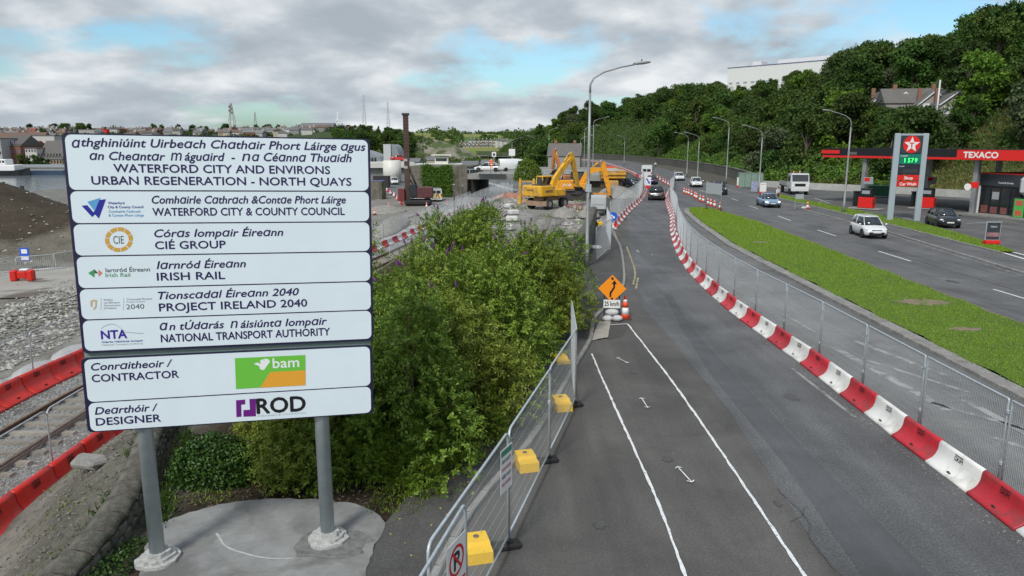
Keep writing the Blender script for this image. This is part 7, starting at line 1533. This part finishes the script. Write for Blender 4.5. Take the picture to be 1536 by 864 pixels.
x, y, z = D(792, 258, 108); P1, N1 = blob_pts((x, y, z-1.2), (2.1, 1.8, 3.0), 3500, 12); tag(cloud_leaves('round_bush', P1, N1, .24, TLEAFL), 'round bright bush at the right end of the bridge', 'bush')
o = thing('retaining_wall', 'short dark retaining wall just right of the sign edge', 'wall'); wallbox(o, 'wall_section', D(545, 290, 118)[:2], D(573, 292, 116)[:2], -2.2, .9, 1, BW)
# white lifting bridge deck and control cabin
lb_ = thing('lifting_bridge', 'low white river bridge deck with control cabin behind the piling rig', 'bridge'); WHB = mat('off_white_steel', (.66, .65, .60), .5, var=.06, scale=.5)
wallbox(lb_, 'deck_side', D(548, 250, 168)[:2], D(622, 250, 172)[:2], 1.2, 2.4, 8, WHB); wallbox(lb_, 'deck_side', D(623, 250, 160)[:2], D(692, 250, 160)[:2], .7, 2.3, 7, WHB)
x, y, _ = D(588, 252, 164); MB().lathe([(2.0, -2), (2.0, 2.9), (1.7, 3.0)], 18).obj('round_pier', WHB, lb_).location = (x, y, 0); wallbox(lb_, 'under_deck_wall', D(548, 250, 169)[:2], D(622, 250, 173)[:2], -1.9, 1.19, 6, DECK)  # solid concrete block set back below the white deck side
x, y, _ = D(662, 245, 161); cbn = MB().box(-1.4, 0, 2.3, 1.4, 3, 3.8).obj('control_cabin', WHB, lb_); cbn.location = (x, y, 0); cbg = MB().box(-1.2, -.03, 2.9, 1.2, 0.0-.002, 3.5).obj('cabin_window', GLASS, cbn); MB().box(-2.2, -.6, 4.1, 2.2, 3.4, 4.3).obj('cabin_roof', WHB, cbn)
# curved grey hall
x0, _, _ = D(541, 240, 215); x1 = D(575, 240, 215)[0]; hall = thing('curved_hall', 'grey hall with a rounded metal roof and pale square tower beyond the river bridge', 'building', (0, 215, 0)); HM_ = mat('grey_metal_roof', (.25, .27, .29), .5, var=.06, scale=.6)
def barrel(x0, x1, y0, y1, z0, h, nm, m, par, round_side=1):
    n = 12; ring = []
    for k in range(n+1): t = math.pi/2*k/n; ring.append((x1-(x1-x0)*(1-math.sin(t))*.0-(0), z0))
    pts = [(x0, -1)]+[(x0+(x1-x0)*k/n, (z0+h*math.sqrt(max(0, 1-(k/n)**2.6))) if round_side > 0 else z0+h*math.sqrt(max(0, 1-(1-k/n)**2.6))) for k in range(n+1)]+[(x1, -1)]
    return MB().prism(pts, y0, y1).obj(nm, m, par)
barrel(x0-14, D(577, 240, 215)[0], 0, 14, .5, 5.2, 'barrel_roof', HM_, hall); MB().box(D(576, 240, 214)[0], -1.5, -1, D(587, 240, 214)[0], 5, 6.4).obj('tower', mat('pale_tower', (.50, .52, .52), .5), hall); barrel(D(587, 240, 214)[0]+.01, D(600, 240, 214)[0], -1, 10, .5, 5.8, 'barrel_roof', HM_, hall)
for k in range(8): MB().box(x0-2+k*.85, -.05, .9, x0-1.4+k*.85, -.0, 2.6).obj('window', GLASS, hall)
# screens and boards beyond
def postsign(px, pt, pb, w, Y, label, m, zb=None):
    xl, _, z1 = D(px-w/2, pt, Y); xr = D(px+w/2, pt, Y)[0]; z0 = D(px, pb, Y)[2]; o = thing('roadside_screen', label, 'screen', ((xl+xr)/2, Y, 0)); W_ = xr-xl
    MB().box(-W_/2, -.15, z0, W_/2, .15, z1, bev=.05).obj('panel', m, o); MB().box(-.12, -.1, -2, .12, .1, z0).obj('post', LAMPG, o)
    if m is WHITE and w < 9: MB().box(-W_/2+.25, -.18, z0+.25, W_/2-.25, -.152, z1-.25).obj('display', BLACK, o)
postsign(741, 228, 235.5, 6.5, 150, 'small dark message screen with white edge beyond the bridge', WHITE); postsign(768, 223.5, 234, 9.6, 165, 'blank white square board on a post right of the bridge', WHITE)
lamp(*D(635, 250, 150)[:2], 9.0, .5, 0.1, 'thin dark lamp mast standing behind the ivy wall', z=0, dark=True)
postm = D(678, 300, 100); 
for i, (px, pt, pb, Y) in enumerate([(681, 276, 320, 84), (694, 278, 296, 118)]): xx, yy, zt_ = D(px, pt, Y); m_ = MB().lathe([(.10, -1.95), (.08, zt_-.2), (.16, zt_-.15), (.16, zt_)], 8).obj('signal_post', LAMPG); m_.location = (xx, yy, 0); tag(m_, ['grey railway signal post right of the white works van', 'short railway post before the bridge pier'][i], 'post')
# ============================================================ CITY ACROSS THE RIVER
WALLS = [mat('render_'+n, c, .85, var=.06, scale=.5) for n, c in (('white', (.50, .49, .47)), ('cream', (.42, .38, .30)), ('grey', (.24, .24, .235)), ('brick', (.22, .10, .07)), ('pale', (.36, .36, .35)), ('tan', (.28, .22, .16)))]
ROOFS = [SLATE, mat('roof_brown', (.14, .09, .07), .8, objvar=.2, var=.1), mat('roof_red', (.24, .09, .06), .8, var=.1, objvar=.2), mat('roof_grey', (.16, .165, .17), .8, var=.1, objvar=.2)]
WN = ['white', 'cream', 'grey', 'brick-red', 'pale grey', 'tan']; RN_ = ['slate', 'brown', 'red', 'grey']
wsmall = MB().box(-.5, -.08, 0, .5, .05, 1.3).mesh('window', GLASS); HC = {}
def city_house(x, y, L, dp, h, gb, wi, ri, rz, label, z, group='houses on the hill across the river', wins=True):
    key = (L, dp, h, gb, wi, ri)
    if key not in HC: HC[key] = (MB().box(-L/2, -dp/2, -4, L/2, dp/2, h).mesh('wall', WALLS[wi]), MB().prism([(-dp/2-.3, 0), (dp/2+.3, 0), (0, gb)], -L/2-.3, L/2+.3, Matrix.Translation((0, 0, h)) @ Matrix(((0, 1, 0, 0), (1, 0, 0, 0), (0, 0, 1, 0), (0, 0, 0, 1)))).mesh('roof', ROOFS[ri]), MB().box(L*.3-.4, -.4, h, L*.3+.4, .4, h+gb+1).mesh('chimney', WALLS[wi]))
    o = thing('house', label, 'house', (x, y, z), rz, group); link('wall', HC[key][0], o); rf = link('roof', HC[key][1], o); link('chimney', HC[key][2], rf)
    if wins:
        for r_ in range(int(h//2.7)):
            for i in range(max(2, int(L//2.6))): w = link('window', wsmall, o); w.location = (-L/2+L*(i+.5)/max(2, int(L//2.6)), -dp/2, .9+2.7*r_)
SKF = ([-20, 330, 350, 370, 500, 545, 575, 600, 645], [185, 184, 176, 182, 191, 187, 189, 193, 206])
def capped(px, x, y, v, s):
    h0 = {'round': 12, 'broad': 11.5, 'tall': 14.5, 'light': 10.5, 'fir': 13.5, 'darkbush': 5.5}[v]; lim = float(np.interp(px, *SKF))+rt.uniform(-4, 4)
    while s > .16 and PX(x, y, H1(x, y)+h0*s)[1] < lim: s -= .03
    return s
rt = random.Random(12); nh = 0
for k in range(900):
    y = rt.uniform(300, 640) if k % 3 == 0 else rt.uniform(470, 640); px = rt.uniform(-15, 560) if k % 5 else rt.uniform(-10, 90); x = (px-768)/FOC*y*.985; z = H1(x, y)
    py = PX(x, y, z+6)[1]
    if px > 80 and py > 201: continue
    if px > 520 and y < 560: continue
    if nh > 215: break
    kx_ = rt.choice([(4.5, 4, 2.4, 1.5), (6, 4, 2.6, 1.5), (9, 5, 2.6, 1.5), (4, 5, 3.6, 1.6), (13, 6, 3.2, 1.3)]); wi = rt.choices(range(6), [5, 2, 3, 1.5, 3, 1])[0]; ri = rt.choices(range(4), [4, 3, .5, 3.4])[0]
    place = 'above the quay' if px < 85 else 'above the sign title' if px < 330 else 'below the masts' if px < 420 else 'above the sign right end'
    city_house(x, y, *kx_, wi, ri, rt.choice([0, 0, .15, -.2, math.pi/2+.1]), f"{'long ' if kx_[0] > 8 else 'small '}{WN[wi]} house with {RN_[ri]} roof, {place}", z, wins=(y < 400)); nh += 1
for k in range(52):
    y = rt.uniform(330, 650); px = rt.uniform(-10, 545); x = (px-768)/FOC*y*.985
    if px > 85 and y < 520: y = rt.uniform(540, 650); x = (px-768)/FOC*y*.985
    v = rt.choice(['round', 'broad', 'darkbush', 'tall']); tree(x, y, v, capped(px, x, y, v, rt.uniform(.5, .8)), f"dark tree among the city houses, {'far left above the quay' if px < 85 else 'on the skyline above the sign'}", group='trees among the city houses')
for k in range(62):
    y = rt.uniform(340, 520); px = rt.uniform(500, 632); x = (px-768)/FOC*y*.985
    if px > 598 and rt.random() < .55 and y > 400: continue
    v = rt.choice(['round', 'broad', 'tall', 'fir', 'light']); tree(x, y, v, capped(px, x, y, v, rt.uniform(.7, 1.1)), f"{LOOK[v]} on the hill behind the piling rig", group='trees on the hill behind the rig')
for i, (px, Y, v, s) in enumerate([(806, 175, 'darkbush', 1.3), (818, 172, 'round', .62), (830, 178, 'darkbush', 1.4), (812, 190, 'broad', .7), (841, 188, 'light', .6), (797, 210, 'broad', .8), (783, 235, 'round', .8)]): x = (px-768)/FOC*Y*.985; tree(x, Y, v, s, f'{LOOK[v]}, {ordn(i)} in the dark clump right of the bridge' if i else 'dark bushy tree nearest in the clump right of the bridge', group='trees right of the bridge', z=-.5)
x, y, z = D(842, 262, 165); shell('cottage', 'small grey cottage behind the raised excavator arms', 'house', (x-3, y), (x+4, y-1), 7, -.5, 4.4, HGREY, SLATE, 2.8, (3, 1, .8, 1.1, 1.2, 0), GLASS, chim=2)
# distant woods, hedges and white terraces
def far_wood(pts, n, leaf, label, seed, hgt_=9):
    r = np.random.default_rng(seed); i = r.integers(0, len(pts), n); c = np.array(pts)[i]; d = unit(r.normal(0, 1, (n, 3))); d[:, 2] = np.abs(d[:, 2]); p = c[:, :3]+d*c[:, 3:4]*np.array([1.2, 1.2, 1.0]); V, F = leafquads(p, unit(r.normal(0, 1, (n, 3))), d, np.full(n, leaf), np.full(n, leaf*.8)); tag(link('far_woodland', npmesh('far_woodland', V, F, TLEAF)), label, None, None, 'stuff')
pts = []
for k in range(60): y = rt.uniform(1000, 1800); px = rt.uniform(645, 790); x = (px-768)/FOC*y*.985; pts.append((x, y, H1(x, y)-2, rt.uniform(4, 8)))
far_wood(pts, 7000, 3.5, 'distant hedges and copses on the farmland', 1)
pts = []
for k in range(110): y = rt.uniform(480, 900); px = rt.uniform(640, 775); px = px if not 684 < px < 762 else (px-684)/78*40+644; x = (px-768)/FOC*y*.985; pts.append((x, y, H1(x, y)-1, rt.uniform(3.5, 6)))
far_wood(pts, 9000, 2.0, 'low distant woodland below the white terraces', 2)
pts = []
for k in range(120): y = rt.uniform(1700, 2100); px = rt.uniform(-20, 800); x = (px-768)/FOC*y*.985; pts.append((x, y, H1(x, y), rt.uniform(8, 16)))
far_wood(pts, 10000, 7, 'wooded horizon line far behind the city', 3)
for row, (y, px0, px1, n, zof, py_) in enumerate([(930, 706, 742, 7, 0, 212.5), (860, 692, 752, 12, 0, 217), (800, 690, 736, 9, 0, 221.5)]):
    for i in range(n):
        px = px0+(px1-px0)*i/(n-1); x, _, z = D(px, py_+2.5, y+i*2); city_house(x, y+i*2, 5.6, 3.9, 3.2, 2.4, 0, rt.choice([1, 3, 0]), rt.uniform(-.2, .2)+math.pi/2, f'small white terraced house, {ordn(i)} from the left in the {["upper", "middle", "lower"][row]} distant row', z, 'distant white terraces', False)
for i in range(5): x, _, z = D(748+i*3.2, 216+i*.5, 780); city_house(x, 780, 6, 7, 3.6, 2.4, [0, 4][i % 2], 3, 1.6, f'far pale house, {ordn(i)} from the left beside the wooded hill foot', z, 'distant white terraces', False)
# quayside
QW = mat('quay_wall', (.17, .165, .15), .9, var=.15, scale=.5)
qy = thing('quay_wall', 'grey stone quay wall on the far river bank', 'quay'); wallbox(qy, 'wall_section', (-330, 262), (-60, 258), -6, -1.6, 4, QW); wallbox(qy, 'railing', (-330, 262.6), (-60, 258.6), -1.6, -.6, .1, GREY)
def qb(pl_, pr_, Y, pt, label, wi, ri, gb, wins, z0=-2, dp=14, wm=None):
    a = D(pl_, 230, Y); b = D(pr_, 230, Y); zt_ = D(pl_, pt, Y)[2]; return shell('quay_building', label, 'building', (a[0], Y), (b[0], Y), dp, z0, zt_-z0-max(gb, 0), WALLS[wi], ROOFS[ri], gb, wins, wm, 'quayside buildings')
qb(-60, 3, 285, 208, 'pale building at the left picture edge behind the ship', 4, 3, 0, (12, 3, .6, 1.1, 1.5, 3)); qb(5, 31.5, 290, 203, 'dark brown brick warehouse behind the ship', 3, 0, 4.0, (7, 3, .42, 1.2, 1.5, 3.4), wm=mat('mauve_shutter', (.20, .15, .25), .7)); qb(32.5, 46, 297, 211, 'red brick building with tiled roof between the warehouse and the white house', 3, 2, 3.5, (3, 2, .5, 1.0, 2, 3))
qb(38, 55, 283, 222.5, 'white three-storey quayside house', 0, 0, 0, (4, 3, .5, .9, 1.0, 2.2), dp=8); qb(55.5, 92, 284, 211, 'long beige stone warehouse with a large dark slate roof', 5, 0, 7.0, (8, 2, .5, 1.0, 1.2, 2.6)); qb(-20, 60, 335, 198, 'long dark roofed terrace behind the quay warehouses', 2, 1, 5, (14, 1, 1.2, 1.6, 2, 3)); qb(50, 84, 330, 203.5, 'white stepped building above the slate warehouse roof', 0, 3, 0, (8, 2, 1.2, 1.6, 2, 3))
for i, (px, s) in enumerate([(33, .42), (52, .38), (62, .3), (41, .3), (71, .25)]): x = (px-768)/FOC*272*.985; tree(x, 272, 'round', s, f'dark quayside tree, {ordn(i)} of the row in front of the warehouses' if i else 'dark quayside tree right of the ship', group='quayside trees', z=-2)
# ship and barge
x, _, _ = D(12, 260, 250); shp = thing('ship', 'white and black moored work boat at the far quay', 'ship', (x, 250, -4)); HB = mat('hull_black', (.02, .022, .025), .5)
MB().loft([[(a, -k*2.6, 0), (a, -k*3, zt_), (a, k*3, zt_), (a, k*2.6, 0)] for a, k, zt_ in ((-16, .8, 1.6), (-13, 1, 1.5), (2, 1, 1.5), (5, .7, 1.9), (7.5, .05, 2.5))], smooth=False).obj('hull', HB, shp)
MB().box(-10, -2.4, 1.5, 4.0, 2.4, 3.6, bev=.2).obj('deckhouse', WHITE, shp); wh_ = MB().box(-6, -2.0, 3.61, 1.0, 2.0, 5.4, bev=.15).obj('wheelhouse', WHITE, shp)
for k in range(6): MB().box(-5.6+k*1.1, -2.05, 4.3, -4.9+k*1.1, -2.002, 5.0).obj('window', GLASS, wh_)
MB().tube([(-2, 0, 5.4), (-2, 0, 9.5)], .1, 6).tube([(-3.4, 0, 5.4), (-3.4, 0, 8)], .08, 6).obj('mast', WHITE, shp); MB().box(-9, -2.45, 2.2, -7, -2.402, 3.0).obj('crane_base', YEL, shp)
x, _, _ = D(66, 260, 256); bg = thing('barge', 'long low blue barge moored along the far quay', 'barge', (x, 256, -4)); MB().loft([[(a, -k*2, 0), (a, -k*2.2, 1.5), (a, k*2.2, 1.5), (a, k*2, 0)] for a, k in ((-9, .6), (-7, 1), (8, 1), (10, .5))], smooth=False).obj('hull', mat('barge_blue', (.04, .07, .12), .5), bg); MB().box(-8, -2.0, 1.52, 8, 2.0, 1.7).obj('deck', GREY, bg)
x, y = P(35, 296, -4); o = thing('channel_marker', 'dark stake marker standing in the river', 'marker', (x, y, -4)); MB().lathe([(.12, -1), (.12, 2.2)], 8).obj('stake', BLACK, o); MB().box(-.35, -.1, 1.2, .35, .1, 2.3).obj('topmark', BLACK, o)
# masts on the skyline
def mast(px, pb, pt, Y, w, label, m=None, dishes=0):
    x, y, zb = D(px, pb, Y); zt_ = D(px, pt, Y)[2]; h = zt_-zb; o = thing('radio_mast', label, 'mast', (x, y, zb)); n = 9; f = MB(); wr = lambda t: w*(1-.8*t)
    m = m or mat('mast_grey', (.25, .26, .28), .6)
    for sx in (-1, 1):
        for sy in (-1, 1): f.tube([(sx*w/2, sy*w/2, -8), (sx*w/2, sy*w/2, 0), (sx*w*.1, sy*w*.1, h)], .12*w/3+.05, 4)
    for k in range(n):
        t0, t1 = k/n, (k+1)/n
        for sg in (-1, 1): f.tube([(sg*wr(t0)/2, -wr(t0)/2, h*t0), (-sg*wr(t1)/2, -wr(t1)/2, h*t1)], .07, 3)
    f.obj('lattice', m, o)
    for k in range(dishes): MB().lathe([(.2, 0), (.9, .3), (1.0, .7), (.1, .75)], 10, Matrix.Translation(((-1)**k*.8, -1, h*(.45+.12*k))) @ Matrix.Rotation(R(90), 4, 'X')).obj('dish', m, o)
mast(348, 180, 155, 600, 3.6, 'broad lattice mast with dishes on the city skyline', mat('mast_brown', (.22, .16, .15), .6), 4); mast(383, 182, 168, 620, 1.6, 'short slim mast right of the broad lattice mast'); mast(547, 196, 142, 900, 4.0, 'tallest faint lattice mast on the hill right of the sign', mat('hazed_grey', (.36, .39, .42), .7)); mast(583, 204, 153, 900, 4.0, 'second faint lattice mast left of the piling rig', MATS['hazed_grey'])  # the two farthest masts have distance haze put into a paler grey
mast(507.5, 198, 168, 700, 1.8, 'slim white communication mast above the sign right corner', WHITE, 2)
a = D(448, 192, 560); b = D(498, 194, 560); shell('white_hall', 'wide white building with a hipped grey roof on the hill above the sign', 'building', a[:2], b[:2], 20, a[2]-4, 4.5, WALLS[0], ROOFS[3], 3.5); a = D(357, 195, 540); b = D(392, 196, 540); shell('white_hall', 'white flat building below the broad lattice mast', 'building', a[:2], b[:2], 14, a[2]-3, 4.5, WALLS[0], ROOFS[3], 0)
a = D(152, 201, 520); shell('red_block', 'small bright red block among the grey roofs above the sign', 'building', a[:2], (a[0]+4, a[1]), 4, a[2]-4, 7, REDS, REDS, 0); a = D(118, 199, 520); shell('red_block', 'low blue-grey block left of the bright red block', 'building', a[:2], (a[0]+14, a[1]), 8, a[2]-3, 5, WALLS[4], ROOFS[3], 0)
for i, (px, py, rx_, ry_, hh) in enumerate([(*PX(-14.6, 60, -2), 1.4, 8, 1.0), (*PX(-12.6, 77, -2), 1.5, 9, 1.1), (575, 318, 3, 4, .8), (*PX(-10.2, 94, -2), 1.5, 8, .9)]): heap(px, py, rx_, ry_, hh, HG, ['low gravel bund along the far track barriers nearest the sign', 'low gravel bund along the far track barriers, middle one', 'rounded gravel heap between the sign edge and the piling rig', 'gravel bund below the bridge pier'][i], z=-2.0, seed=20+i)
for i, (px, py) in enumerate([(671, 309), (640, 312), (583, 312), (562, 322)]): x, y = P(px, py, -1.9); cone(x, y, f'orange cone in the railway cutting, {ordn(i)} from the bridge' if i else 'orange cone in the railway cutting nearest the bridge', s=1.1, z=-1.9)
for i, (px, py, w_, h_) in enumerate([(560, 284, 4, 1.6), (573, 281, 3, 2.2), (690, 268, 3, 1.5)]):
    x, y = P(px, py, -1.9); cn_o = MB().box(-w_/2, -1.2, .1, w_/2, 1.2, h_, bev=.05).box(-w_/2-.05, -1.25, h_+.002, w_/2+.05, 1.25, h_+.1).box(-w_/4, -1.26, .3, w_/4, -1.205, h_-.3).obj('site_container', [BLUE, DSTEEL, GREENP][i]); cn_o.location = (x, y, -1.95); tag(cn_o, ['small blue site container beyond the yard right of the sign', 'dark steel site container beside the blue one', 'green site box by the bridge abutment'][i], 'container')
MUD = mat('tyre_mud', (.15, .135, .115), .9, c2=(.21, .195, .17), scale=5, bump=.8, bscale=12)
for q in ([(783, 362), (792, 345), (806, 322)], [(808, 362), (815, 345), (826, 324)], [(806, 358), (840, 332), (868, 316)]): strip('tyre_track', [(x+random.uniform(-.06, .06), y) for x, y in smooth([P(*c, -.3) for c in q], .5)], .5, -.29, MUD, .08)
stones('rubble', rpts(900, -2.5, 8.5, 46, 100, lambda x, y: (x > wallx(y)+.5) & ((x > 4.5+(y-60)*.06) | (x < wallx(y)+2.5)), .02), (.12, .38), STONEG, 'larger broken concrete lumps around the excavators')
heap(846, 325, 1.4, 2.2, .9, HG, 'rubble heap right of the tyre tracks by the wheeled excavator', z=-.3, seed=31); heap(797, 292, 2.4, 2.0, 1.0, HG, 'spoil heap behind the sorting bucket frame', z=-.3, seed=32)
for i, (px0, px1, pt, Y, wi, lab) in enumerate([(604, 628, 236, 215, 4, 'low grey shed right of the curved hall'), (692, 716, 240, 200, 0, 'low white shed right of the control cabin'), (640, 654, 234, 240, 1, 'cream shed at the foot of the rock face'), (722, 738, 238, 190, 2, 'grey shed beyond the bridge deck'), (560, 590, 206, 560, 0, 'white block among the trees above the curved hall')]):
    a = D(px0, 245, Y); b = D(px1, 245, Y); zt_ = D(px0, pt, Y)[2]; z0_s = H1((a[0]+b[0])/2, Y); shell('low_shed', lab, 'building', (a[0], Y), (b[0], Y), 8, z0_s-.5, max(2.2, zt_-z0_s-.8), WALLS[wi], ROOFS[3], 1.0, (5, 1, .5, .8, 1.0, 0))
# ============================================================ LEFT YARD BITS
pb = MB(); pb.tube([(0, 0, .12), (0, 0, 1.0), (.08, 0, 1.1), (2.22, 0, 1.1), (2.3, 0, 1.0), (2.3, 0, .12), (0, 0, .12)], .025, 6); pb = pb.mesh('frame', GALV); pbb = MB()
for k in range(18): pbb.tube([(.12+k*.12, 0, .13), (.12+k*.12, 0, 1.1)], .009, 4, False)
pbb = pbb.mesh('bars', GALV); pbf = MB().box(-.03, -.3, 0, .03, .3, .03).mesh('foot', GALV)
qp = [P(-30, 418, -1.95), P(0, 413, -1.95), P(25, 410, -1.95), P(60, 407, -1.95), P(92, 402, -1.95), P(112, 398, -1.95)]
for i, (x, y, a) in enumerate(pathpts(qp, 2.35)):
    o = thing('crowd_barrier', f'silver tubular crowd barrier, {ordn(i)} from the left before the mud heap' if i else 'silver tubular crowd barrier at the far left before the mud heap', 'crowd barrier', (x, y, -1.95), a, 'crowd barriers before the mud heap'); link('frame', pb, o); link('bars', pbb, o)
    for xx in (.3, 2.0): link('foot', pbf, o).location = (xx, 0, 0)
x, y = P(42, 404, -1.95); nb = thing('site_notice', 'small blue and white site notice on the crowd barriers', 'notice', (x, y-.15, -1.3)); MB().box(-.32, -.02, 0, .32, .0, .9).obj('board', BLUE, nb); MB().box(-.27, -.026, .05, .27, -.021, .32).box(-.2, -.026, .5, .2, -.021, .8).obj('print', WHITE, nb)
x, y = P(35, 421, -1.95); rb_ = thing('water_barrier', 'bright red plastic block with a white rag on top lying in the yard', 'barrier block', (x, y, -1.95), .1); MB().box(-.7, -.25, 0, -.3, .25, .7, bev=.06).box(.3, -.25, 0, .7, .25, .7, bev=.06).box(-.3, -.18, .15, .3, .18, .62, bev=.05).obj('block', REDB, rb_); MB().box(-.1, -.2, .68, .4, .2, .78, bev=.04).obj('rag', WHITE, rb_)
# white sheeting bags beside the river-side barriers
for i in range(9):
    y = 22+i*2.4; b = MB().ball((0, 0, .1), (.75, 1.25, .42), 12, 6).obj('white_sack', mat('dirty_white_sheet', (.45, .45, .45), .7, c2=(.3, .3, .3), scale=1.5, bump=1.2, bscale=4)); b.location = (float(tx(y))-3.7+random.uniform(-.1, .1), y, -1.95); tag(b, f'long white sack, {ordn(i)} from the camera behind the red barriers', 'sack', 'white sacks beside the track')
# tube lying in the shrubs, stone blocks by the wall
x, y = P(622, 670); st_ = thing('barrier_pole', 'black and white pole leaning in the shrubs near the path', 'pole', (x, y, .1), 0); MB().tube([(-.25, -.3, .05), (.12, .2, .75)], .06, 10).obj('pole', BLACKR, st_); MB().tube([(-.02, .01, .485), (.06, .12, .64)], .063, 10).obj('white_band', WHITE, st_)
for i, (px, py, s, z) in enumerate([(140, 725, .38, -1.0), (150, 732, .22, -1.0), (262, 787, .16, .1)]):
    x, y = P(px, py, z); b = MB().box(-s, -s*.6, 0, s, s*.6, s*.6, bev=s*.2).obj('loose_block', CONC); b.location = (x, y, H1(x, y)+.0 if z < 0 else .0); b.rotation_euler = (.2, .1, i); tag(b, ['large loose concrete block on the dirt below the red barrier', 'smaller loose stone beside the large block', 'small stone at the left edge of the pad'][i], 'stone block')

pts = []
for k in range(420): y = rt.uniform(450, 650); px = rt.uniform(-20, 560); x = (px-768)/FOC*y*.985; pts.append((x, y, H1(x, y)-.8, rt.uniform(1.6, 3.4)))
far_wood(pts, 42000, 1.0, 'small garden trees and hedges among the city houses', 7)
r_ = np.random.default_rng(21)
# rock face and scrub on the cut side of the green hill
x0, y0, z0_ = D(640, 240, 360); rk = MB(); rr2 = random.Random(3); rings = []
for j in range(7):
    t = j/6; rings.append([(x0-26+52*i/16+rr2.uniform(-1, 1), y0+t*t*16+rr2.uniform(-1.2, 1.2)-3*math.sin(i*.7), -2.2+t*11*math.sin(math.pi*(.15+.8*i/16))+rr2.uniform(-.5, .5)) for i in range(17)])
vs = [p for r in rings for p in r]; rk.add(vs, [(j*17+i, j*17+i+1, (j+1)*17+i+1, (j+1)*17+i) for j in range(6) for i in range(16)])
tag(rk.obj('rock_face', mat('rock', (.17, .155, .12), .9, c2=(.28, .26, .21), scale=.35, bump=3, bscale=.8, c3=(.07, .10, .03), s3=.14, t3=(.44, .56)), None, fix=False), None, None, None, 'structure')
r3 = np.random.default_rng(5); pts = []
for k in range(150):
    x = x0+r3.uniform(-34, 34); y = y0+r3.uniform(-14, 34); t = max(0, min(1, (y-y0)/16)); z = max(H1(x, y), -2.2+t*11*math.sin(math.pi*min(.95, max(.1, .15+.8*(x-x0+26)/52))) if y < y0+16 else H1(x, y))
    pts.append((x, y, z-.8, r3.uniform(1.2, 2.6)))
far_wood(pts, 9000, .8, 'scrub growing over the rock face and green hill', 9)
# ============================================================ LABELS MADE SINGLE
from collections import defaultdict
bpy.context.view_layer.update(); same = defaultdict(list)
for o in bpy.data.objects:
    if o.parent is None and o.get('label') and o.get('category'): same[o['label']].append(o)
for lab, os_ in same.items():
    if len(os_) < 2: continue
    os_.sort(key=lambda o: PX(o.location.x, max(1, o.location.y), o.location.z)[0])
    for i, o in enumerate(os_): o['label'] = lab+f", {'leftmost' if i == 0 else ordn(i)+' from left'}"
